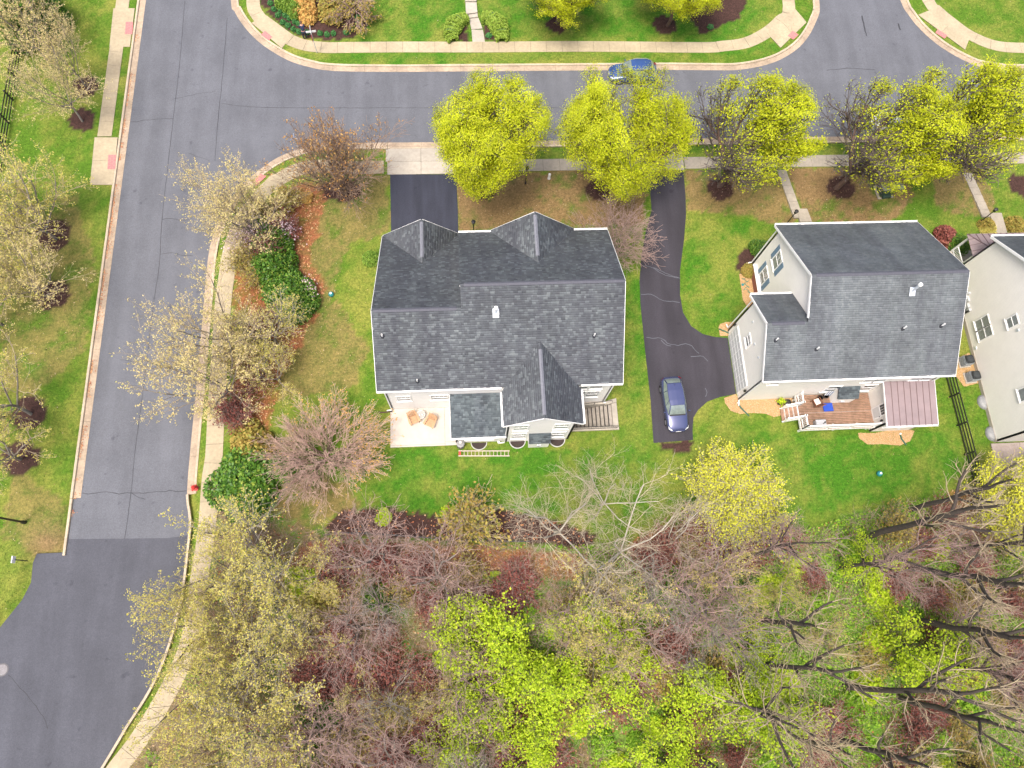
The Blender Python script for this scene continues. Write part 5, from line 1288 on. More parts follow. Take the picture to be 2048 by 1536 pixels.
    MB().box(-W*0.36,W*0.36,-L/2+L*0.262,-L/2+L*0.285,0.955,0.975).build('wiper', MATS['car_trim'], t)
    MB().lathe([(0.03,0),(0.02,0.06),(0.005,0.12)], 6, (0,L*0.30,H-0.02)).build('aerial', MATS['car_trim'], t)
    return t
make_car('dark blue hatchback parked at the end of the long driveway', carpaint('paint_navy', (0.062,0.075,0.17)), 16.38, 14.85, 0.012, R(2.5), 4.5, 1.80, 1.48)
make_car('bright blue car at the street kerb, half hidden by yellow green tree', carpaint('paint_blue', (0.035,0.085,0.27)), 16.35, 47.45, -0.12, R(-90), 4.5, 1.85, 1.62, True)
make_car('white car on the street almost hidden under the yellow green trees', carpaint('paint_white', (0.70,0.70,0.70)), 41.0, 41.5, -0.12, R(90), 4.7, 1.85, 1.5)

# ---- person at the corner bed
def skinbody(name, V, E, rad, mat, parent, levels=2):
    me = bpy.data.meshes.new(name); me.from_pydata(V, E, []); me.materials.append(mat)
    o = ob(name, me, parent)
    o.modifiers.new('skin', 'SKIN'); 
    for v, r in zip(me.skin_vertices[0].data, rad): v.radius = (r, r) if isinstance(r, float) else r
    me.skin_vertices[0].data[0].use_root = True
    s = o.modifiers.new('smooth', 'SUBSURF'); s.levels = levels; s.render_levels = levels
    return o
g = G(611,78); t = thing('person', 'person in dark navy clothes leaning over the corner bed beside the sign', 'person', (g[0], g[1], 0), R(15))
plain('skin', (0.50,0.27,0.20), 0.6); plain('cloth_navy', (0.012,0.018,0.05), 0.9); plain('hair_brown', (0.09,0.05,0.03), 0.8)
bodyV = [(0,0,0.95),(0,0.10,1.15),(0,0.25,1.36),(0,0.31,1.46),(0,0.36,1.56),(0,0.39,1.64),(0,0.40,1.70),
         (-0.19,0.27,1.37),(-0.25,0.36,1.12),(-0.20,0.58,0.98),(-0.18,0.66,0.95),(-0.17,0.74,0.92),(0.19,0.27,1.37),(0.25,0.36,1.12),(0.20,0.58,0.98),(0.18,0.66,0.95),(0.17,0.74,0.92),
         (-0.10,-0.02,0.88),(-0.12,0.05,0.48),(-0.12,-0.02,0.09),(-0.13,0.14,0.04),(0.10,-0.02,0.88),(0.12,0.08,0.48),(0.12,0.03,0.09),(0.13,0.18,0.04),
         (-0.14,0.66,0.90),(0.14,0.66,0.90)]
bodyE = [(0,1),(1,2),(2,3),(3,4),(4,5),(5,6),(2,7),(7,8),(8,9),(9,10),(10,11),(2,12),(12,13),(13,14),(14,15),(15,16),(0,17),(17,18),(18,19),(19,20),(0,21),(21,22),(22,23),(23,24),(10,25),(15,26)]
rad = [0.14,0.13,0.15,0.055,0.085,0.105,0.07,0.065,0.05,0.035,0.035,0.016,0.065,0.05,0.035,0.035,0.016,0.09,0.065,0.045,0.035,0.09,0.065,0.045,0.035,0.014,0.014]
skinbody('body', bodyV, bodyE, rad, MATS['skin'], t)
skinbody('jacket', [bodyV[0],bodyV[1],bodyV[2],bodyV[7],bodyV[8],bodyV[9],bodyV[12],bodyV[13],bodyV[14]], [(0,1),(1,2),(2,3),(3,4),(4,5),(2,6),(6,7),(7,8)], [0.175,0.165,0.18,0.09,0.075,0.058,0.09,0.075,0.058], MATS['cloth_navy'], t)
skinbody('trousers', [bodyV[0],bodyV[17],bodyV[18],bodyV[19],bodyV[21],bodyV[22],bodyV[23]], [(0,1),(1,2),(2,3),(0,4),(4,5),(5,6)], [0.165,0.115,0.09,0.075,0.115,0.09,0.075], plain('cloth_dark', (0.02,0.024,0.04), 0.9), t)
o = MB().lathe([(0.118,-0.03),(0.125,0.03),(0.10,0.09),(0.03,0.12)], 12).build('hair', MATS['hair_brown'], t, smooth=True); o.location = (0,0.37,1.64); o.rotation_euler = (R(25),0,0)
MB().lathe([(0.035,0),(0.0,0.05)], 6, (0,0.50,1.60)).build('nose', MATS['skin'], t)

# ================================================================== VEGETATION
def barkmat(name, col, var=0.3):
    return plain(name, col, 0.95, var, 7, 0.5, 30)
barkmat('bark_dark', (0.060,0.048,0.040)); barkmat('bark_grey', (0.20,0.175,0.15)); barkmat('bark_pale', (0.42,0.385,0.33), 0.35); barkmat('bark_brown', (0.12,0.075,0.058))
barkmat('twig_grey', (0.33,0.295,0.25)); barkmat('twig_pink', (0.34,0.235,0.20)); barkmat('twig_tan', (0.40,0.32,0.21)); barkmat('twig_dark', (0.11,0.085,0.075)); barkmat('twig_brown', (0.27,0.185,0.135)); barkmat('twig_rose', (0.52,0.36,0.29)); barkmat('twig_pale', (0.47,0.40,0.29))
island('leaf_lime', [(0,(0.38,0.46,0.012)), (0.3,(0.55,0.62,0.02)), (0.7,(0.69,0.71,0.035)), (1,(0.52,0.55,0.025))], 0.6, 0.5, extra=(0.9, 0.22))
island('leaf_cream', [(0,(0.50,0.41,0.15)), (0.4,(0.68,0.56,0.25)), (0.75,(0.76,0.65,0.32)), (1,(0.52,0.50,0.14))], 0.7, 0.4)
island('leaf_olive', [(0,(0.42,0.38,0.08)), (0.4,(0.60,0.53,0.13)), (0.75,(0.68,0.58,0.19)), (1,(0.44,0.50,0.07))], 0.7, 0.4)
island('leaf_rust', [(0,(0.30,0.14,0.04)), (0.5,(0.44,0.24,0.07)), (1,(0.52,0.34,0.12))], 0.7, 0.2)
island('leaf_orange', [(0,(0.50,0.26,0.07)), (0.5,(0.60,0.36,0.11)), (1,(0.48,0.38,0.10))], 0.7, 0.25)
island('leaf_green', [(0,(0.030,0.085,0.010)), (0.4,(0.065,0.165,0.018)), (0.8,(0.13,0.26,0.03)), (1,(0.26,0.33,0.05))], 0.45, 0.2)
island('leaf_spring', [(0,(0.32,0.48,0.02)), (0.5,(0.50,0.66,0.03)), (1,(0.64,0.74,0.06))], 0.6, 0.45)
island('leaf_yellow', [(0,(0.46,0.48,0.03)), (0.5,(0.64,0.64,0.05)), (1,(0.62,0.60,0.10))], 0.6, 0.3)
island('leaf_box', [(0,(0.09,0.19,0.02)), (0.5,(0.17,0.30,0.035)), (1,(0.27,0.38,0.06))], 0.6, 0.2)
island('leaf_hedge', [(0,(0.17,0.28,0.03)), (0.5,(0.27,0.40,0.05)), (1,(0.38,0.48,0.09))], 0.6, 0.3)
island('leaf_mound', [(0,(0.03,0.12,0.03)), (0.5,(0.06,0.22,0.06)), (1,(0.12,0.30,0.09))], 0.6, 0.2)
island('leaf_gold', [(0,(0.28,0.18,0.04)), (0.5,(0.38,0.30,0.07)), (1,(0.20,0.22,0.04))], 0.7, 0.2)
island('leaf_plum', [(0,(0.12,0.03,0.026)), (0.5,(0.21,0.06,0.046)), (1,(0.29,0.11,0.08))], 0.6, 0.2)
island('petal_pink', [(0,(0.55,0.36,0.42)), (0.5,(0.70,0.52,0.58)), (1,(0.78,0.68,0.70))], 0.6, 0.3)

island('herb_leaf', [(0,(0.13,0.28,0.02)), (0.5,(0.23,0.43,0.03)), (1,(0.38,0.54,0.06))], 0.7, 0.4)
def unit(v): return v/(np.linalg.norm(v, axis=-1, keepdims=True)+1e-9)
def grow(seed, H=9.0, spread=0.30, trunk=0.22, lean=0.0, stems=1, lv=((7,0.55,38),(6,0.5,40),(5,0.5,45),(4,0.5,50)), up=(0.05,0.12,0.08,0.03,0.0), wob=0.12, r0=0.16, rmin=0.012, start=0.25, taper=0.62, flare=0.0):
    """branching skeleton. lv: (children per branch, length ratio, angle). returns segments and last-level branch points."""
    r = np.random.default_rng(seed)
    segs = []            # p0, p1, r0, r1, level
    ang = r.uniform(0, 6.28)+np.arange(stems)*2.4
    sp = 0.0 if stems == 1 else spread
    D = unit(np.stack([np.cos(ang)*(sp+lean), np.sin(ang)*(sp+lean), np.ones(stems)], 1)+r.normal(0, 0.05, (stems, 3)))
    P = np.stack([np.cos(ang)*0.12, np.sin(ang)*0.12, np.zeros(stems)], 1)*(stems > 1)
    Ln = np.full(stems, H*trunk)*r.uniform(0.9, 1.1, stems); Rd = np.full(stems, r0/(stems**0.4))
    tips = None
    nl = len(lv)
    for L in range(nl+1):
        n = len(P); ns = 4 if L < nl else 3
        pts = [P]; d = D.copy(); p = P.copy()
        for s in range(ns):
            d = unit(d+r.normal(0, wob, (n, 3))+np.array([0, 0, up[min(L, len(up)-1)]]))
            q = p+d*(Ln/ns)[:, None]
            f0 = 1-(1-taper)*s/ns; f1 = 1-(1-taper)*(s+1)/ns
            segs.append((p, q, np.maximum(Rd*f0, rmin), np.maximum(Rd*f1, rmin*0.8), np.full(n, L)))
            pts.append(q); p = q
        pts = np.stack(pts, 1)                       # n, ns+1, 3
        if L == nl: tips = (pts, unit(d)); break
        k, ratio, an = lv[L]
        t = np.linspace(start if L else 0.62, 1.0, k)[None, :]+r.uniform(-0.05, 0.05, (n, k)); t = np.clip(t, 0.05, 1.0)
        if L == 0: t = np.clip(np.linspace(0.55, 1.0, k)[None, :]+r.uniform(-0.04, 0.04, (n, k)), 0, 1)
        u = t*ns; i0 = np.minimum(u.astype(int), ns-1); fr = (u-i0)[..., None]
        ii = np.arange(n)[:, None]
        C0 = pts[ii, i0]*(1-fr)+pts[ii, i0+1]*fr
        dd = unit(pts[ii, i0+1]-pts[ii, i0])
        ref = np.where(np.abs(dd[..., 2:3]) > 0.9, np.array([1.0, 0, 0]), np.array([0, 0, 1.0]))
        a_ = unit(np.cross(dd, ref)); b_ = np.cross(dd, a_)
        az = r.uniform(0, 6.28, (n, 1))+np.arange(k)[None, :]*2.399+r.normal(0, 0.3, (n, k))
        th = R(an)*r.uniform(0.55, 1.2, (n, k)); th = np.where(np.arange(k)[None, :] == k-1, th*0.35, th)
        nd = dd*np.cos(th)[..., None]+(a_*np.cos(az)[..., None]+b_*np.sin(az)[..., None])*np.sin(th)[..., None]
        base = (Ln[:, None] if L else np.full((n, k), H*(1-trunk)*0.62))
        nl_ = base*(ratio if L else 1.0)*r.uniform(0.7, 1.15, (n, k))*(1.12-0.45*(t-0.3) if L else 1.0)
        P = C0.reshape(-1, 3); D = nd.reshape(-1, 3); Ln = nl_.reshape(-1)
        Rd = np.maximum(np.repeat(Rd, k)*(0.42 if L else 0.5), rmin)
    cat = [np.concatenate([s[i] for s in segs]) for i in range(5)]
    return cat, tips
def tubes(P0, P1, R0, R1, n):
    d = unit(P1-P0); ref = np.where(np.abs(d[:, 2:3]) > 0.9, np.array([1.0, 0, 0]), np.array([0, 0, 1.0]))
    a = unit(np.cross(d, ref)); b = np.cross(d, a)
    th = np.arange(n)*2*np.pi/n
    ring = a[:, None, :]*np.cos(th)[None, :, None]+b[:, None, :]*np.sin(th)[None, :, None]
    V = np.concatenate([P0[:, None]+ring*R0[:, None, None], P1[:, None]+ring*R1[:, None, None]], 1).reshape(-1, 3)
    j = np.arange(n); f = np.stack([j, (j+1) % n, n+(j+1) % n, n+j], 1)
    F = (np.arange(len(P0))[:, None, None]*2*n+f[None]).reshape(-1, 4)
    return V, F
def leafquads(C, r, size, flat=0.4, stretch=1.5):
    n = len(C)
    N = r.normal(0, 1, (n, 3)); N[:, 2] = np.abs(N[:, 2])+flat*1.6; N = unit(N)
    a = unit(np.cross(N, r.normal(0, 1, (n, 3)))); b = np.cross(N, a)
    s = (size*r.uniform(0.6, 1.3, n))[:, None]
    V = np.stack([C-a*s*stretch*0.5, C+b*s*0.5-N*s*0.08, C+a*s*stretch*0.5, C-b*s*0.5-N*s*0.08], 1).reshape(-1, 3)
    F = np.arange(n*4).reshape(-1, 4)
    return V, F
PROTO = {}
def proto(key, seed, bark, twig, leaf=None, nleaf=0, lsize=0.12, cluster=0.15, thick=0.035, leafsel=None, twsides=3, env=None, **kw):
    """meshes of one tree: trunk with limbs, fine branches, foliage."""
    (P0, P1, R0, R1, Lv), (tp, td) = grow(seed, **kw)
    r = np.random.default_rng(seed+99)
    big = Lv <= 1
    cx0, cy0, cz0 = tp.reshape(-1, 3).mean(0)          # carry the crown over its own foot
    def upright(V):
        V = np.array(V); V[:, :2] -= np.outer(V[:, 2]/cz0, (cx0, cy0))
        if env:                                        # draw stray shoots into a rounded crown
            d = V-np.array([0, 0, ez]); q = np.sqrt((d[:, 0]/er)**2+(d[:, 1]/er)**2+(d[:, 2]/eh)**2)+1e-6
            du = d/(np.linalg.norm(d, axis=1, keepdims=True)+1e-6); lump = 0.62+0.76*fbm(du[:, 0]*2.1+7+du[:, 2], du[:, 1]*2.1+5-du[:, 2]*1.3, seed, 3)
            k = np.where(q < 0.55, 1.0, (0.55+0.75*np.tanh((q-0.55)/0.75)*lump)/q); low_ = np.clip(V[:, 2]/(ez-eh*0.7+0.01), 0, 1); k = 1+(k-1)*low_
            V = np.array([0, 0, ez])+d*k[:, None]
        return V
    env_ = env; env = None; tt_ = upright(tp.reshape(-1, 3)); env = env_
    er = np.percentile(np.hypot(tt_[:, 0], tt_[:, 1]), 86); z0_, z1_ = np.percentile(tt_[:, 2], (6, 92)); ez = (z0_+z1_)/2; eh = (z1_-z0_)/2*1.12
    out = {}
    V, F = tubes(P0[big], P1[big], R0[big], R1[big], 6); out['trunk'] = npmesh('trunk', upright(V), F, MATS[bark], smooth=True)
    V, F = tubes(P0[~big], P1[~big], R0[~big], R1[~big], twsides); out['branches'] = npmesh('branches', upright(V), F, MATS[twig])
    if leaf and nleaf:
        n = len(tp); ii = r.integers(0, n, nleaf); w = r.uniform(0.15, 1.0, nleaf)*(tp.shape[1]-1)
        i0 = np.minimum(w.astype(int), tp.shape[1]-2); f = (w-i0)[:, None]
        C = tp[ii, i0]*(1-f)+tp[ii, i0+1]*f+r.normal(0, cluster, (nleaf, 3))
        if leafsel is not None: C = C[leafsel(C, r)]
        V, F = leafquads(C, r, lsize); fz = upright(V); fz = fz+np.repeat(r.normal(0, 0.09 if env else 0.0, (len(fz)//4, 3)), 4, 0); out['foliage'] = npmesh('foliage', fz, F, MATS[leaf])
    allp = upright(tp.reshape(-1, 3))
    out['_h'] = float(np.percentile(allp[:, 2], 99)); out['_r'] = float(np.percentile(np.linalg.norm(allp[:, :2], axis=1), 97))
    PROTO[key] = out
    return out
def plant(key, name, label, cat, x, y, h, rad=None, rz=None, group=None, z=0.0, tilt=(0, 0)):
    """h and rad set the real height and spread."""
    p = PROTO[key]
    t = thing(name, label, cat, (x, y, z), random.uniform(0, 6.28) if rz is None else rz, group)
    sz = h/p['_h']; sx = (rad/p['_r']) if rad else sz
    t.scale = (sx, sx, sz)
    if tilt != (0, 0):                    # lean in world directions: tilt = (towards +x, towards +y) in degrees
        t.rotation_euler = (Matrix.Rotation(R(tilt[0]), 3, 'Y') @ Matrix.Rotation(R(-tilt[1]), 3, 'X') @ Matrix.Rotation(t.rotation_euler[2], 3, 'Z')).to_euler()
    for k in ('trunk', 'branches', 'foliage'):
        if k in p: ob(k, p[k], t)
    return t

CLUMP = lambda C, r: r.uniform(0, 1, len(C)) < np.clip((fbm(C[:, 0]*1.0+C[:, 2]*0.8+9, C[:, 1]*1.0-C[:, 2]*0.6+4, 3, 3)-0.30)*4.5, 0.06, 1)
VASE = ((13,0.6,46),(8,0.55,32),(6,0.5,36),(5,0.5,42)); ROUND = ((8,0.6,48),(7,0.55,42),(6,0.5,44),(4,0.55,48))
FINE = ((7,0.6,50),(7,0.55,45),(6,0.5,45),(4,0.55,50))
proto('lime_a', 17, 'bark_brown', 'twig_dark', 'leaf_lime', 110000, 0.062, 0.16, env=1, leafsel=CLUMP, H=9, trunk=0.2, lv=VASE, r0=0.17, rmin=0.010)
proto('lime_b', 18, 'bark_brown', 'twig_dark', 'leaf_lime', 118000, 0.062, 0.16, env=1, leafsel=CLUMP, H=9, trunk=0.2, lv=VASE, r0=0.17, rmin=0.010)
# wind-thinned crowns: leaves mostly on one side and outer shell
proto('lime_thin', 13, 'bark_brown', 'twig_dark', 'leaf_lime', 80000, 0.070, 0.15, env=1, H=9, trunk=0.2, lv=((11,0.6,48),(7,0.55,30),(6,0.5,30),(4,0.5,36)), r0=0.17, rmin=0.016, leafsel=lambda C, r: r.uniform(0, 1, len(C)) < np.clip(0.48+0.22*C[:, 0]+0.06*(C[:, 2]-5)+0.35*(fbm(C[:, 0]*0.7, C[:, 2]*0.7+C[:, 1], 5)-0.5)*3, 0.02, 0.9))
proto('cream_a', 21, 'bark_grey', 'twig_tan', 'leaf_cream', 5600, 0.068, 0.05, H=9, trunk=0.25, lv=FINE, r0=0.11, rmin=0.0065)
proto('cream_b', 22, 'bark_grey', 'twig_tan', 'leaf_cream', 4600, 0.068, 0.05, H=9, trunk=0.25, lv=FINE, r0=0.11, rmin=0.0065)
proto('olive_a', 23, 'bark_grey', 'twig_tan', 'leaf_olive', 5200, 0.075, 0.06, H=9, trunk=0.25, lv=FINE, r0=0.11, rmin=0.007)
proto('olive_b', 24, 'bark_grey', 'twig_grey', 'leaf_olive', 4200, 0.075, 0.06, H=9, trunk=0.25, lv=FINE, r0=0.11, rmin=0.007)
proto('rust', 31, 'bark_brown', 'twig_brown', 'leaf_rust', 4200, 0.10, 0.08, H=8, trunk=0.10, stems=6, spread=0.42, lv=((5,0.6,32),(6,0.55,32),(6,0.5,36),(4,0.5,40)), r0=0.15, rmin=0.011, leafsel=lambda C, r: r.uniform(0, 1, len(C)) < np.clip(C[:, 2]/7-0.15, 0.05, 1))
proto('orange', 32, 'bark_brown', 'twig_rose', 'leaf_orange', 8000, 0.085, 0.08, H=6, trunk=0.10, stems=12, spread=1.0, lv=((5,0.6,26),(6,0.6,24),(5,0.5,26),(3,0.5,30)), up=(0.02,0.02,0.04,0.03,0), r0=0.15, rmin=0.012, leafsel=lambda C, r: r.uniform(0, 1, len(C)) < np.clip((np.hypot(C[:, 0], C[:, 1])-2.0)*0.5, 0, 1)*np.clip(0.32+0.16*(C[:, 0]*0.8+C[:, 1]*0.4), 0.10, 0.7))
proto('bare_pale', 41, 'bark_pale', 'twig_pale', None, H=13, trunk=0.18, lv=((6,0.6,55),(7,0.55,45),(6,0.5,46),(4,0.5,48)), r0=0.15, rmin=0.008, wob=0.17)
proto('bare_pale_b', 42, 'bark_pale', 'twig_pale', None, H=13, trunk=0.2, lv=((6,0.6,52),(7,0.55,45),(6,0.5,46),(4,0.5,48)), r0=0.13, rmin=0.008, wob=0.18)
proto('bare_pink', 43, 'bark_grey', 'twig_pink', None, H=9, trunk=0.22, lv=((6,0.6,45),(6,0.55,42),(6,0.5,44),(4,0.5,46)), r0=0.13, rmin=0.009, wob=0.15)
proto('bare_grey', 44, 'bark_grey', 'twig_grey', None, H=14, trunk=0.35, lv=((7,0.5,42),(6,0.5,42),(6,0.5,46),(4,0.5,48)), r0=0.16, rmin=0.008, wob=0.14)
proto('bare_dark', 45, 'bark_dark', 'twig_tan', None, H=16, trunk=0.52, lv=((7,0.5,40),(6,0.5,42),(6,0.5,46),(4,0.5,48)), r0=0.19, rmin=0.008, wob=0.12)
proto('bare_dark_b', 46, 'bark_dark', 'twig_pink', None, H=16, trunk=0.55, lv=((7,0.5,38),(6,0.5,42),(6,0.5,46),(4,0.5,48)), r0=0.18, rmin=0.008, wob=0.13)
proto('pole', 48, 'bark_dark', 'twig_tan', None, H=16, trunk=0.62, lv=((5,0.5,36),(5,0.5,40),(4,0.5,45),(3,0.5,45)), r0=0.21, rmin=0.008, wob=0.10)
proto('bare_tan', 47, 'bark_grey', 'twig_tan', 'leaf_olive', 2500, 0.07, 0.06, H=9, trunk=0.2, lv=((6,0.6,45),(6,0.55,42),(6,0.5,44),(4,0.5,46)), r0=0.13, rmin=0.009, wob=0.15)
proto('spring', 51, 'bark_dark', 'twig_dark', 'leaf_spring', 3600, 0.12, 0.22, H=7, trunk=0.3, lv=((7,0.6,55),(6,0.55,50),(5,0.5,48),(3,0.5,48)), r0=0.09, rmin=0.012)
proto('forsythia', 52, 'bark_dark', 'twig_grey', 'leaf_yellow', 30000, 0.068, 0.13, H=5, trunk=0.08, stems=6, lv=((6,0.6,34),(7,0.6,30),(6,0.5,34),(4,0.5,36)), r0=0.10, rmin=0.010, leafsel=lambda C, r: r.uniform(0, 1, len(C)) < np.clip(0.75+0.13*C[:, 0]+0.12*C[:, 1], 0.15, 1))
proto('vase_bare', 53, 'bark_grey', 'twig_pink', None, H=6, trunk=0.12, stems=3, lv=((5,0.7,44),(6,0.6,38),(6,0.55,40),(4,0.5,44)), r0=0.08, rmin=0.009)
proto('weeping', 54, 'bark_brown', 'twig_pink', 'leaf_gold', 2500, 0.09, 0.1, H=4, trunk=0.3, lv=((10,0.8,75),(6,0.6,38),(5,0.5,40),(3,0.5,40)), up=(0.05,-0.05,-0.22,-0.25,-0.2), r0=0.10, rmin=0.012)
proto('shrub_twig', 55, 'bark_brown', 'twig_pink', 'leaf_plum', 1500, 0.09, 0.10, H=2.6, trunk=0.08, stems=8, lv=((5,0.6,38),(5,0.6,36),(4,0.5,40)), r0=0.05, rmin=0.010)
proto('shrub_tan', 56, 'bark_brown', 'twig_tan', 'leaf_gold', 1500, 0.10, 0.1, H=2.6, trunk=0.08, stems=8, lv=((5,0.6,40),(5,0.6,38),(4,0.5,40)), r0=0.05, rmin=0.010)

# dense leafy shrubs: a noisy shell of leaves over short stems
def shrubproto(key, seed, leaf, n, lsize, bark='bark_brown', lump=0.25, flatten=1.0):
    r = np.random.default_rng(seed)
    nl_ = 9                                           # overlapping lobes give an uneven, rounded outline
    cen = unit(r.normal(0, 1, (nl_, 3)))*r.uniform(0.25, 0.25+lump*1.1, (nl_, 1)); cen[:, 2] = np.abs(cen[:, 2])*0.9; cen[0] = (0, 0, 0.1)
    lr = r.uniform(0.40, 0.62, nl_); lr[0] = 0.95-lump*0.7
    k_ = r.integers(0, nl_, n); k_[:n//3] = 0
    d = unit(r.normal(0, 1, (n, 3)))
    C = cen[k_]+d*(lr[k_]*r.uniform(0.6, 1.0, n)**0.4)[:, None]
    C[:, 2] = np.abs(C[:, 2]); C /= np.percentile(np.linalg.norm(C, axis=1), 97); C[:, 2] *= flatten; C[:, 2] += 0.04
    V, F = leafquads(C, r, lsize, 0.5)
    out = {'foliage': npmesh('foliage', V, F, MATS[leaf])}
    k = 26; dd = unit(r.normal(0, 1, (k, 3))+np.array([0, 0, 0.9])); dd[:, 2] = np.abs(dd[:, 2])
    V, F = tubes(np.zeros((k, 3)), dd*0.8*np.array([1, 1, flatten]), np.full(k, 0.03), np.full(k, 0.01), 4)
    out['trunk'] = npmesh('stems', V, F, MATS[bark]); out['_h'] = 1.0*flatten; out['_r'] = 1.0
    PROTO[key] = out
shrubproto('holly', 61, 'leaf_green', 11000, 0.062, lump=0.38); shrubproto('holly_b', 62, 'leaf_green', 11000, 0.062, lump=0.38)
shrubproto('box', 63, 'leaf_box', 3200, 0.10, lump=0.12); shrubproto('mound', 64, 'leaf_mound', 420, 0.22, lump=0.15, flatten=0.8)
shrubproto('gold', 65, 'leaf_gold', 4200, 0.09, lump=0.35, flatten=0.8); shrubproto('orangebush', 66, 'leaf_orange', 3800, 0.09, lump=0.35, flatten=0.8); shrubproto('springbush', 67, 'leaf_spring', 2600, 0.11, lump=0.4, flatten=0.8)
shrubproto('plum', 68, 'leaf_plum', 1500, 0.14, lump=0.25, flatten=0.8); shrubproto('hollyolive', 69, 'leaf_olive', 6000, 0.08, lump=0.4)
shrubproto('herbbush', 70, 'herb_leaf', 2600, 0.10, lump=0.4, flatten=0.8)
def shrub(key, name, label, cat, px, py, r, h=None, group=None, hh=0.0):
    g = G(px, py, hh)
    t = thing(name, label, cat, (g[0], g[1], 0), random.uniform(0, 6.28), group)
    p = PROTO[key]; t.scale = (r*random.uniform(0.93, 1.07), r*random.uniform(0.93, 1.07), (h or r)/p['_h'])
    ob('stems', p['trunk'], t); ob('foliage', p['foliage'], t)
    return t
def tree(key, name, label, px, py, h, rad=None, group=None, rz=None, tilt=(0, 0)):
    g = G(px, py); return plant(key, name, label, 'tree', g[0], g[1], h, rad, rz, group, tilt=tilt)

# ---- yellow-green street trees
tree('lime_a', 'street_tree', 'full yellow green street tree beside the sealed driveway apron', 972, 380, 11.0, 4.6)
tree('lime_b', 'street_tree', 'largest yellow green street tree between bare vase tree and blue car', 1210, 378, 11.3, 5.5)
tree('lime_thin', 'street_tree', 'half bare yellow green tree beside the mailbox and long driveway', 1440, 372, 11.2, 5.6, rz=0.25)
tree('lime_thin', 'street_tree', 'half bare yellow green tree leaning from a mulch disc by the transformer box', 1672, 377, 11.0, 5.8, rz=0.0, tilt=(8, 0))
tree('lime_thin', 'street_tree', 'wide yellow green tree over the street next to the white car', 1835, 350, 11.0, 6.0, rz=0.5)
tree('lime_a', 'lawn_tree', 'small yellow green tree on the lawn by the stepping walk', 1115, 46, 6.5, 4.0, rz=2)
tree('lime_b', 'lawn_tree', 'yellow green tree beside the dark mulch bed across the street', 1335, 52, 7.0, 4.4, rz=1)
tree('rust', 'corner_tree', 'bare brown tree with rusty buds beside the driveway apron', 690, 388, 9.0, 4.6)
tree('orange', 'spreading_tree', 'bare spreading tree with orange leaf fringe beside the patio', 655, 915, 4.2, 4.9, rz=0.0)
tree('forsythia', 'forsythia', 'bright yellow flowering bush on the back lawn near the parked car', 1455, 1012, 3.9, 4.1, rz=0.6)
g = (12.75, 28.9); plant('vase_bare', 'bare_tree', 'bare pinkish branching tree beside the roof corner and long driveway', 'tree', g[0], g[1], 5.6, 3.9, 0.4)
tree('weeping', 'weeping_shrub', 'bare weeping shrub in the corner bed across the street', 705, 35, 3.2, 3.2)
tree('shrub_tan', 'bare_shrub', 'pale twiggy shrub on the lawn at the rear mulch bed', 940, 1045, 3.4, 2.6)
tree('forsythia', 'flowering_tree', 'yellow flowering bush over the fence end by the pink patio', 2010, 1010, 5.2, 4.2, rz=2.2)
# ---- pale budding trees
GW = 'pale trees west of the main road'
for key, px, py, h, rd, lab in (('cream_a',172,172,8.0,3.0,'slim pale budding tree on its own mulch disc near the tactile paving'), ('cream_b',165,243,8.5,4.0,'pale budding tree on the mulch disc closest to the long concrete landing'),
                            ('olive_a',112,478,9.0,5.2,'wide olive budding tree between two mulch discs beside the main road'), ('cream_b',105,595,8.5,4.6,'pale budding tree on a lone mulch disc beside the main road gutter'),
                            ('bare_tan',62,828,9.0,4.2,'almost bare pale tree leaning from a mulch disc by the road'), ('bare_tan',42,918,8.0,3.8,'almost bare pale tree on the mulch disc nearest the street lamp')):
    tree(key, 'budding_tree', lab, px, py, h, rd, GW)
tree('cream_a', 'budding_tree', 'pale budding tree by the black fence and dark evergreen', 95, 120, 8.5, 4.5, GW); tree('olive_b', 'budding_tree', 'olive budding tree beyond the black fence end', 20, 470, 9, 4.8, GW); tree('olive_a', 'budding_tree', 'olive budding tree on the dry grass far from the road', 5, 650, 9, 4.6, GW)
GE = 'pale trees over the curved pavement'
for key, px, py, h, rd, lab in (('cream_a',548,488,10.0,4.7,'pale cream budding tree over the curved street corner'), ('cream_b',512,470,8.5,3.6,'smaller cream budding tree beside the corner kerb ramp'), ('cream_b',497,715,10.0,4.8,'cream budding tree over the main road beside the evergreen shrubs'), ('cream_a',482,798,10.0,4.7,'cream budding tree over the road nearest the hydrant'), ('olive_b',560,690,6.0,3.4,'low olive budding tree between evergreen shrub and side lawn'), ('bare_tan',560,760,5.0,3.0,'thin tan twiggy tree in the side bed behind the orange fringed tree')):
    tree(key, 'budding_tree', lab, px, py, h, rd, GE, tilt=(-13, 4) if h > 8 else (0, 0))
GL_ = 'olive budding trees at the wood edge by the pavement'
for i, (px, py, h, rd, lab) in enumerate(((475,1160,8.5,3.8,'olive budding tree at the wood edge over the road resurfacing seam'), (530,1105,8,4.2,'olive budding tree between the large evergreen and the rear mulch bed'), (445,1265,9.5,4.2,'olive budding tree overhanging the bend of the lower road'),
                                      (585,1195,8.5,3.8,'olive budding tree beside the fresh green rounded bush'), (450,1370,9,4.0,'olive budding tree over the pavement where it bends to the road'), (545,1310,8.5,3.8,'olive budding tree inside the wood between pavement and pinkish trees'))):
    tree(('olive_a','olive_b')[i % 2], 'budding_tree', lab, px, py, h, rd, GL_, tilt=(-7, 0))
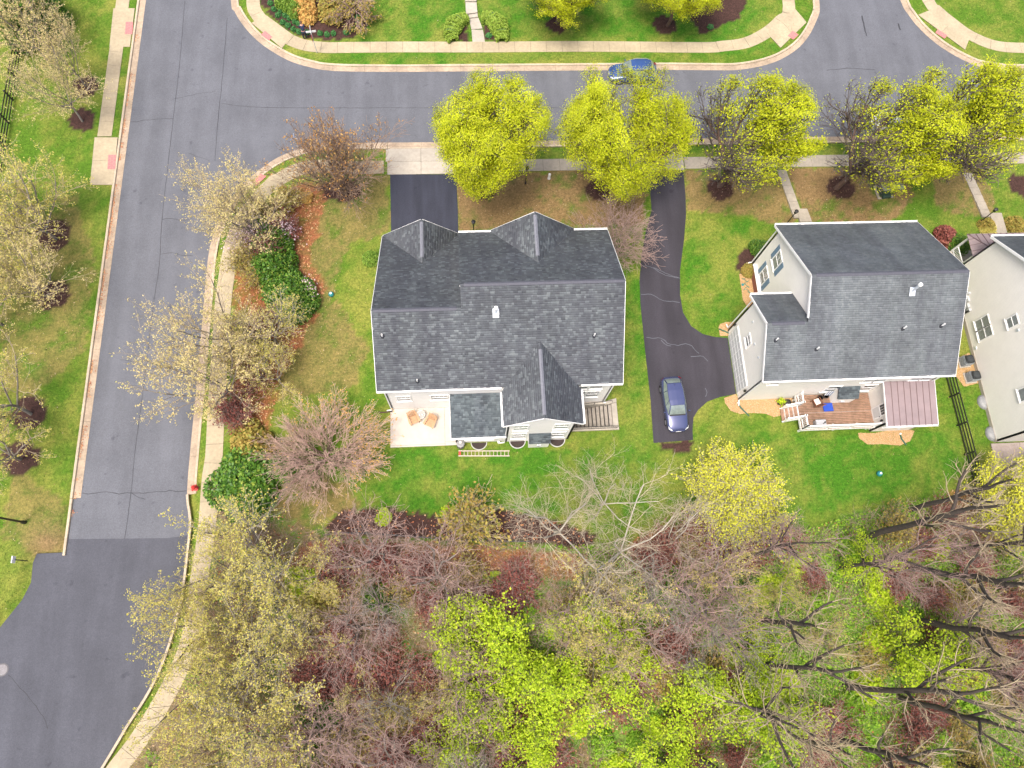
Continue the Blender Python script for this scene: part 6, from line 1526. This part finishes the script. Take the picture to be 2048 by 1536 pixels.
# ---- bare pale trees behind the house
GP = 'pale barked bare trees on the back lawn edge'
for key, px, py, h, rd, rz in (('bare_pale',1110,1065,10.0,6.6,0.5),('bare_pale_b',1200,1010,7.0,4.6,2.2),('bare_pale_b',1230,1110,9.5,6.0,3.6),('bare_pale',1330,1090,8.0,5.0,5.0)):
    tree(key, 'bare_tree', {1110: 'pale barked bare tree spreading toward the ladder', 1200: 'small pale barked bare tree on the lawn below the basement stair', 1230: 'pale barked bare tree standing at the end of the rear mulch bed', 1330: 'pale barked bare tree beside the yellow flowering bush'}[px], px, py, h, rd, GP, rz)
# ---- the wood
rr = np.random.default_rng(5)
def scatter(n, poly, dmin, existing):
    P = np.array(poly); lo, hi = P.min(0), P.max(0); out = []
    for _ in range(n*60):
        q = rr.uniform(lo, hi)
        if not inpoly(np.array([q[0]]), np.array([q[1]]), poly)[0]: continue
        if any((q[0]-e[0])**2+(q[1]-e[1])**2 < dmin*dmin for e in existing+out): continue
        out.append(tuple(q))
        if len(out) >= n: break
    return out
WOODLAB = {'bare_pink': 'slender bare tree with pinkish twigs %s', 'bare_tan': 'tan twiggy tree with sparse olive buds %s', 'bare_grey': 'grey barked bare tree %s', 'olive_b': 'olive yellow budding tree %s',
           'pole': 'tall dark bare trunk with few high branches %s', 'spring': 'small dark stemmed tree with fresh lime leaves %s', 'bare_dark': 'tall dark trunked bare tree with tan twigs %s', 'bare_dark_b': 'tall dark trunked bare tree with pinkish twigs %s'}
zones = [
    (GL([(640,1100),(1000,1110),(1040,1536),(1020,1640),(560,1700),(540,1300)]), 22, 1.9, ('bare_pink','bare_pink','bare_tan','bare_grey'), (5.5,9.0), 'in the red leafed part of the wood', 'bare trees in the red leafed wood'),
    (GL([(300,1480),(520,1380),(700,1536),(640,1800),(260,1800)]), 12, 2.0, ('bare_tan','bare_tan','olive_b'), (6,9), 'beside the pavement bend', 'tan trees by the pavement bend'),
    (GL([(880,1210),(1460,1180),(1520,1440),(1300,1600),(880,1620)]), 15, 2.2, ('spring',), (4.5,6.5), 'in the middle of the wood', 'lime leaved understorey trees'),
    (GL([(1440,1110),(1620,1070),(1850,1010),(2200,970),(2300,1700),(1300,1700),(1380,1400)]), 30, 2.8, ('pole','bare_dark','pole','bare_dark_b','pole'), (11,17), 'in the green floored wood', 'tall bare trees of the wood'),
    (GL([(1500,1110),(2048,1040),(2100,1600),(1400,1640)]), 16, 2.6, ('bare_pink','spring','bare_tan','spring'), (4,6.5), 'beneath the tall bare trees', 'understorey trees beneath tall trees'),
    (GL([(1080,1200),(1420,1160),(1480,1300),(1100,1330)]), 10, 2.2, ('bare_pink','bare_grey','bare_tan'), (6,9), 'behind the pale barked trees', 'grey twigged trees of the wood'),
]
for poly, n, dm, keys, (h0, h1_), place, grp in zones:
    pts = scatter(n, poly, dm, [])
    for i, (x, y) in enumerate(pts):
        k = keys[i % len(keys)]; lab = WOODLAB[k] % place; h = rr.uniform(h0, h1_); ratio = 0.30 if h > 12 else 0.45
        plant(k, 'woodland_tree', lab, 'tree', x, y, h, None if k in ('pole', 'bare_dark', 'bare_dark_b') else h*ratio*rr.uniform(0.85, 1.15), None, grp, tilt=(rr.normal(0, 3), rr.normal(0, 3)))
# undergrowth shrubs
und = [(GL([(640,1120),(1000,1110),(1040,1536),(600,1600)]), 40, ('shrub_twig','shrub_tan','shrub_twig'), 'low bare reddish twigged shrub on the leaf litter', 'twiggy shrubs of the wood floor'),
       (GL([(1000,1120),(1500,1080),(1560,1536),(1000,1600)]), 24, ('shrub_tan','shrub_twig'), 'low bare twigged shrub among lime leaved trees', 'twiggy shrubs among the lime leaved trees'),
       (GL([(1380,1040),(1540,1035),(1540,1110),(1260,1120)]), 9, ('shrub_twig',), 'dark red twigged shrub below the yellow flowering bush', 'dark red shrubs at the lawn edge'),
       (GL([(1560,1070),(2048,990),(2100,1600),(1560,1600)]), 30, ('shrub_tan','shrub_twig'), 'low grey twigged shrub beneath the tall bare trees', 'twiggy shrubs beneath the tall trees'),
       (GL([(480,440),(560,400),(640,380),(560,470),(500,600),(560,660),(540,850),(470,840)]), 11, ('shrub_tan','shrub_twig'), 'twiggy tan shrub in the leafy side bed by the pavement', 'twiggy shrubs of the side bed')]
for poly, n, keys, lab, grp in und:
    for i, (x, y) in enumerate(scatter(n, poly, 1.3, [])):
        plant(keys[i % len(keys)], 'bare_shrub', lab, 'shrub', x, y, rr.uniform(1.3, 2.8), rr.uniform(1.2, 2.2), None, grp)
for i, (x, y) in enumerate(scatter(90, GL([(900,1150),(1500,1110),(2048,1040),(2100,1600),(900,1600)]), 1.25, [])):
    t = thing('leafy_shrub', 'low fresh green leafy shrub on the wood floor', 'shrub', (x, y, 0), i, 'fresh green shrubs of the wood floor'); s = rr.uniform(0.7, 1.6); t.scale = (s, s, s*1.1)
    ob('stems', PROTO['springbush']['trunk'], t); ob('foliage', PROTO['springbush' if i % 2 else 'herbbush']['foliage'], t)
# ---- evergreens and garden shrubs
for px, py, r_, h, lab in ((545,500,1.9,2.2,'dark evergreen shrub topmost in the side bed row'), (562,548,2.2,2.6,'glossy evergreen shrub second along the side bed row'), (588,588,2.2,2.5,'glossy evergreen shrub in the side bed beside pink blossom'), (604,615,1.8,2.1,'glossy evergreen shrub ending the side bed row by the lawn'), (528,460,1.3,1.3,'small evergreen shrub by the pavement curve')):
    shrub('holly' if py % 2 else 'holly_b', 'evergreen_shrub', lab, 'shrub', px, py, r_, h, 'evergreen shrubs of the side bed')
for px, py, r_, h, key, lab in ((505,895,2.0,1.9,'gold','golden green shrub beside the pavement above the evergreen'), (500,965,2.9,2.8,'holly','large dark evergreen shrub beside the pavement near the hydrant'), (560,940,1.7,1.6,'holly_b','evergreen shrub tucked under the orange fringed tree'),
                           (628,1175,2.1,2.4,'hollyolive','bright olive leafed shrub in the wood edge'), (620,1165,1.6,2.6,'springbush','fresh green rounded bush at the red leaf litter'), (660,1420,1.6,3.0,'holly','ivy green shrub column in the lower wood'), (640,1490,1.5,2.6,'holly_b','ivy green shrub near the wood bottom edge'), (760,1200,1.3,2.2,'holly','dark evergreen bush under the pinkish trees'),
                           (1500,1150,1.6,1.0,'holly_b','spreading blue green ground shrub at the wood edge'), (1330,1180,1.8,0.9,'holly','low dark green juniper below the pale trees'), (1210,1310,1.3,1.8,'holly_b','dark green conifer bush in the middle of the wood')):
    shrub(key, 'evergreen_shrub', lab, 'shrub', px, py, r_, h)
shrub('holly', 'evergreen_tree', 'dark evergreen tree behind the pale trees by the fence', 'tree', 70, 60, 3.2, 6.0)
shrub('box', 'round_shrub', 'round light green shrub against the garage side wall', 'shrub', 742, 520, 0.75, 0.9)
shrub('holly', 'round_shrub', 'green shrub in mulch at the cream house front corner', 'shrub', 1520, 500, 1.2, 1.1)
shrub('gold', 'round_shrub', 'rust and gold shrub by the brick base', 'shrub', 1495, 545, 0.8, 0.6)
shrub('holly_b', 'round_shrub', 'dark clipped round shrub between the two cream houses', 'shrub', 1910, 492, 1.25, 1.3)
shrub('plum', 'round_shrub', 'plum red shrub behind the dark round shrub', 'shrub', 1888, 474, 1.2, 0.8)
shrub('gold', 'round_shrub', 'golden shrub nearest the front path lamp', 'shrub', 1972, 452, 0.9, 0.8); shrub('hollyolive', 'round_shrub', 'olive low shrub in front of the mauve porch roof', 'shrub', 1975, 462, 0.9, 0.6); shrub('gold', 'round_shrub', 'golden shrub across the front path from the porch', 'shrub', 2030, 455, 1.1, 0.9)
for px, py, r_, lab in ((568,12,0.85,'round green shrub highest in the corner bed'), (580,20,0.8,'round green shrub in the middle of the corner bed trio'), (594,30,0.85,'round green shrub lowest in the corner bed trio')): shrub('box', 'round_shrub', lab, 'shrub', px, py, r_, 1.3)
shrub('orangebush', 'rust_bush', 'rusty orange bush between round shrubs and weeping shrub', 'shrub', 616, 30, 1.5, 1.3); shrub('orangebush', 'rust_bush', 'rusty orange bush at the bed top behind the green trio', 'shrub', 610, 2, 1.4, 1.2); shrub('gold', 'straw_bush', 'straw coloured bush behind the weeping shrub', 'shrub', 668, 18, 1.9, 1.2)
shrub('orangebush', 'rust_bush', 'small rusty bush at the dark mulch of the brown corner tree', 'shrub', 613, 398, 0.7, 0.5)
for px, py in ((562,24),(570,33),(579,38),(567,46),(577,52),(588,60),(598,65),(615,66),(641,68),(654,70),(667,68),(692,66),(706,60),(717,48),(716,36),(590,45),(599,49),(548,20),(556,32),(541,8)):
    shrub('mound', 'green_mound', 'small round green mound plant in the corner bed mulch', 'plant', px, py, 0.30, 0.34, 'green mounds of the corner bed')
for px, py, r_, lab in ((770,1035,0.8,'fresh green plant clump at the rear bed edge left of the twiggy shrub'), (900,1030,0.8,'fresh green plant clump at the rear bed edge under the twiggy shrub'), (980,1165,1.0,'bright green clump on the wood floor below the red litter')): shrub('springbush', 'leafy_clump', lab, 'plant', px, py, r_, 0.6)
for px, py, r_ in ((540,415,0.5),(520,440,0.6),(560,395,0.5),(575,380,0.45),(555,430,0.5)): shrub('springbush', 'leafy_clump', 'small green plant clump in the curved pavement bed', 'plant', px, py, r_, 0.4, 'green clumps of the curved bed')
for px, py, lab in ((985,60,'pale rosette plant inside the right clipped hedge'), (978,72,'pale rosette plant by the stepping walk slab'), (1420,55,'pale rosette plant in the dark mulch bed')): shrub('mound', 'rosette_plant', lab, 'plant', px, py, 0.35, 0.25)
# pink blossom scattered on low shrubs of the side bed
r = np.random.default_rng(8)
for i, (px, py, rad_, n, lab) in enumerate(((500,480,1.9,420,'pale pink flowering shrub beside the pavement curve'), (570,470,1.3,220,'pale pink flowering shrub above the evergreen row'), (622,588,0.8,120,'pink flowering sprig at the evergreen row end'))):
    g = G(px, py); t = thing('flowering_shrub', lab, 'shrub', (g[0], g[1], 0))
    for k in ('trunk','branches'): o = ob(k, PROTO['shrub_twig'][k], t); o.scale = (rad_/PROTO['shrub_twig']['_r'],)*2+(0.6,)
    q = r.normal(0, 1, (n, 3))*np.array([rad_*0.55, rad_*0.55, 0.3])+np.array([0, 0, 1.2]); V, F = leafquads(q, r, 0.13, 0.6, 1.1); ob('blossom', npmesh('blossom', V, F, MATS['petal_pink']), t)
# potted plant leaves
V, F = leafquads(np.random.default_rng(3).normal(0, 0.14, (160, 3))+np.array([0, 0, 0.5]), r, 0.10); ob('foliage', npmesh('foliage', V, F, MATS['leaf_spring']), POTTED)
# ---- clipped hedges at the stepping walk
def hedge(label, pts, w, h, seed):
    L = smoothline(GL(pts), 0.25); c = L.mean(0); L = L-c
    r = np.random.default_rng(seed); t = thing('clipped_hedge', label, 'hedge', (c[0], c[1], 0)); n = 12000
    i = r.integers(0, len(L), n); th = r.uniform(0, np.pi, n); rr_ = r.uniform(0.86, 1.03, n)
    Nn = offsetline(L, 1.0)-L; end = np.minimum(i, len(L)-1-i)/6.0; taper = np.clip(0.55+0.45*end, 0, 1)
    cx, sz = np.cos(th), np.sin(th); cx = np.sign(cx)*np.abs(cx)**0.6; sz = sz**0.5
    C = np.zeros((n, 3)); C[:, :2] = L[i]+Nn[i]*(cx*w/2*rr_*taper)[:, None]+r.normal(0, 0.04, (n, 2)); C[:, 2] = sz*h*rr_*taper
    V, F = leafquads(C, r, 0.13); ob('foliage', npmesh('foliage', V, F, MATS['leaf_hedge']), t)
    sweep(L[2:-2], [(w*0.33,0),(w*0.33,h*0.55),(w*0.2,h*0.72),(-w*0.2,h*0.72),(-w*0.33,h*0.55),(-w*0.33,0)]).build('core', plain('hedge_core', (0.06,0.11,0.02), 0.9), t)
hedge('curved clipped green hedge on the bed side of the stepping walk', [(906,84),(902,74),(908,58),(920,46),(932,40)], 1.7, 1.15, 1)
hedge('larger curved clipped green hedge on the open lawn side of the walk', [(1004,84),(1002,70),(994,54),(980,42),(966,40)], 1.75, 1.2, 2)
# ---- fallen logs
def log(label, pts, r0, r1, stubs=()):
    g = GL(pts, 0.3); c = g[0]; t = thing('fallen_log', label, 'log', (c[0], c[1], 0)); n = len(g)
    MB().tube([(p[0]-c[0], p[1]-c[1], 0.25+0.12*math.sin(i*1.3)) for i, p in enumerate(g)], [r0+(r1-r0)*i/(n-1) for i in range(n)], 8).build('trunk', MATS['bark_pale'], t, smooth=True)
    for a, b_ in stubs:
        q = GL([a, b_], 0.5); MB().tube([(q[0][0]-c[0],q[0][1]-c[1],0.35),(q[1][0]-c[0],q[1][1]-c[1],0.75)], [0.09,0.04], 6).build('limb', MATS['bark_pale'], t)
log('long pale fallen trunk bent across the wood floor', [(1352,1350),(1380,1372),(1430,1380),(1475,1366),(1510,1352),(1545,1325),(1565,1292)], 0.27, 0.08, (((1485,1362),(1478,1335)),((1500,1355),(1515,1328)),((1480,1366),(1488,1380))))
log('short pale broken trunk on the open wood floor', [(1146,1440),(1150,1458),(1156,1473)], 0.24, 0.16); log('pale branch lying beside the short broken trunk', [(1172,1440),(1200,1424),(1236,1412)], 0.13, 0.07); log('pale fallen branch low in the wood among tall trees', [(1575,1446),(1620,1450),(1655,1440),(1682,1428)], 0.15, 0.06)

# ---- stuff: grass blades, fallen leaves, wood floor growth
def scatter_stuff(name, label, cat, n, keep, mat, size, zr, seed, tall=False, box=(-52, 60, -13, 58)):
    r = np.random.default_rng(seed)
    X = r.uniform(box[0], box[1], n); Y = r.uniform(box[2], box[3], n)
    k = keep(X, Y, r); X, Y = X[k], Y[k]; m_ = len(X)
    if tall:
        a = r.uniform(0, 6.28, m_); w = size*r.uniform(0.5, 1.2, m_); h = zr*r.uniform(0.5, 1.3, m_); lx, ly = r.normal(0, 0.035, m_), r.normal(0, 0.035, m_)
        c, s = np.cos(a)*w/2, np.sin(a)*w/2
        V = np.stack([np.stack([X-c, Y-s, np.zeros(m_)-0.02], 1), np.stack([X+c, Y+s, np.zeros(m_)-0.02], 1), np.stack([X+lx, Y+ly, h], 1)], 1).reshape(-1, 3)
        F = np.arange(m_*3).reshape(-1, 3)
    else:
        V, F = leafquads(np.stack([X, Y, r.uniform(0.01, zr, m_)], 1), r, size, 1.2)
    o = ob(name, npmesh(name, V, F, MATS[mat])); tag(o, label, cat, None, 'stuff')
BLOCK = [road_poly, d2, [(-6.9,39.8),(-0.5,39.8),(-0.5,27),(-6.9,27)], [(-6.8,12.2),(11.8,12.2),(11.8,28.9),(-6.8,28.9)], [(21.7,12.0),(36.2,12.0),(36.2,27.6),(21.7,27.6)], [(42.3,6),(58,6),(58,28.2),(42.3,28.2)], [(16.4,40.4),(20.2,40.4),(20.2,37),(16.4,37)]]
WALKS = [(SW_S,1.0),(SW_N,0.95),(SW_X,0.95),(np.array([(-31.9,66),(-31.9,30)]),1.5),(np.array([(-30.1,66),(-30.1,5)]),0.6),(np.array([(-1,37.76),(62,37.76)]),0.66),(offsetline(MAIN_E,-0.4),0.45),(offsetline(nline,0.4),0.42),(offsetline(NX,0.4),0.42),(np.array([(12,40.1),(62,40.1)]),0.6)]
def offpave(X, Y):
    k = np.ones(len(X), bool)
    for p in BLOCK: k &= ~inpoly(X, Y, p)
    for L, w in WALKS:
        for a, b_ in zip(L[:-1:1], L[1::1]):
            d = b_-a; l2 = d@d+1e-9; 
            t = np.clip(((X-a[0])*d[0]+(Y-a[1])*d[1])/l2, 0, 1)
            k &= (X-a[0]-t*d[0])**2+(Y-a[1]-t*d[1])**2 > w*w
    return k
island('grass_blade', [(0,(0.06,0.14,0.014)), (0.45,(0.115,0.23,0.025)), (0.75,(0.19,0.29,0.04)), (1,(0.32,0.32,0.10))], 0.8, 0.25)
island('litter_leaf', [(0,(0.19,0.06,0.035)), (0.4,(0.38,0.14,0.065)), (0.7,(0.48,0.25,0.11)), (1,(0.52,0.38,0.22))], 0.85)
island('lawn_leaf', [(0,(0.16,0.08,0.04)), (0.5,(0.30,0.19,0.09)), (0.9,(0.40,0.29,0.16)), (1,(0.56,0.48,0.36))], 0.85)
def lawnkeep(X, Y, r):
    c = groundcolour(X, Y); k = (c[:, 1] > c[:, 0]*1.02) & ~inpoly(X, Y, wood_poly)
    return k & offpave(X, Y)
def inany(X, Y, L):
    k = np.zeros(len(X), bool)
    for p in L: k |= inpoly(X, Y, p)
    return k
scatter_stuff('grass', 'short spring grass covering the lawns and verges', 'grass', 420000, lawnkeep, 'grass_blade', 0.05, 0.09, 1, True)
scatter_stuff('lawn_leaves', 'scattered dry leaves lying on the worn lawns', 'leaves', 70000, lambda X, Y, r: (inany(X, Y, dry_polys) | (r.uniform(0, 1, len(X)) < 0.05)) & ~inpoly(X, Y, wood_poly) & offpave(X, Y), 'lawn_leaf', 0.055, 0.03, 2)
scatter_stuff('leaf_litter', 'red brown leaf litter on the wood floor and beds', 'leaves', 190000, lambda X, Y, r: ((inpoly(X, Y, wood_poly) & (r.uniform(0, 1, len(X)) < 0.42)) | inany(X, Y, litter_polys) | (inany(X, Y, mulch_polys[4:5]) & (r.uniform(0, 1, len(X)) < 0.35))) & offpave(X, Y), 'litter_leaf', 0.11, 0.05, 3)
scatter_stuff('wood_herbs', 'fresh green ground cover of the wood floor', 'ground cover', 520000, lambda X, Y, r: inpoly(X, Y, wood_poly) & ~inany(X, Y, litter_polys) & (fbm(X*0.35, Y*0.35, 60)*0.75+fbm(X*1.3, Y*1.3, 61)*0.4+np.clip((X-8)*0.008, -0.12, 0.20) > 0.57) & offpave(X, Y), 'herb_leaf', 0.12, 0.7, 4)
# leaves drifted along the west gutter
def gutterkeep(X, Y, r): return (np.abs(X-(W_EDGE-0.42)) < 0.12) & (fbm(X*0+3, Y*0.9, 70) > 0.5)
r = np.random.default_rng(9); yy = r.uniform(8, 58, 2600); xx = W_EDGE-0.44+r.normal(0, 0.05, 2600)+np.where(r.uniform(0, 1, 2600) < 0.15, r.uniform(0, 0.4, 2600), 0); kk = fbm(yy*0+3, yy*0.9, 70) > 0.47
V, F = leafquads(np.stack([xx, yy, np.full(2600, -0.085)], 1)[kk], r, 0.07, 1.5); tag(ob('gutter_leaves', npmesh('gutter_leaves', V, F, MATS['litter_leaf'])), 'dry brown leaves drifted along the road gutter', 'leaves', None, 'stuff')

# tangled brush between the trees of the wood: too many stems to count
r = np.random.default_rng(12)
for nm, lab, n, mt, keep in (('tan_brush', 'tan tangle of thin bare stems filling the wood floor', 20000, 'twig_tan', lambda X, Y: fbm(X*0.3, Y*0.3, 90) > 0.40), ('mauve_brush', 'mauve brown tangle of thin bare stems filling the wood floor', 20000, 'twig_mauve', lambda X, Y: fbm(X*0.3, Y*0.3, 95)+np.clip((4-X)*0.01, -0.1, 0.12) > 0.46)):
    X = r.uniform(-26, 60, n*2); Y = r.uniform(-14, 9, n*2)
    k = inpoly(X, Y, wood_poly) & keep(X, Y); X, Y = X[k][:n], Y[k][:n]; k = offpave(X, Y); X, Y = X[k], Y[k]; m_ = len(X)
    h = r.uniform(0.02, 1.5, m_)*r.uniform(0.3, 1, m_); d = unit(r.normal(0, 1, (m_, 3))*np.array([1, 1, 0.55])+np.array([0, 0, 0.25])); L_ = r.uniform(0.35, 1.3, m_)
    P0 = np.stack([X, Y, h], 1); P1 = P0+d*L_[:, None]; P1[:, 2] = np.maximum(P1[:, 2], 0.02)
    V, F = tubes(P0, P1, r.uniform(0.008, 0.017, m_), np.full(m_, 0.005), 3)
    tag(ob(nm, npmesh(nm, V, F, barkmat('twig_mauve', (0.30,0.20,0.175)) if mt == 'twig_mauve' else MATS[mt])), lab, 'brush', None, 'stuff')
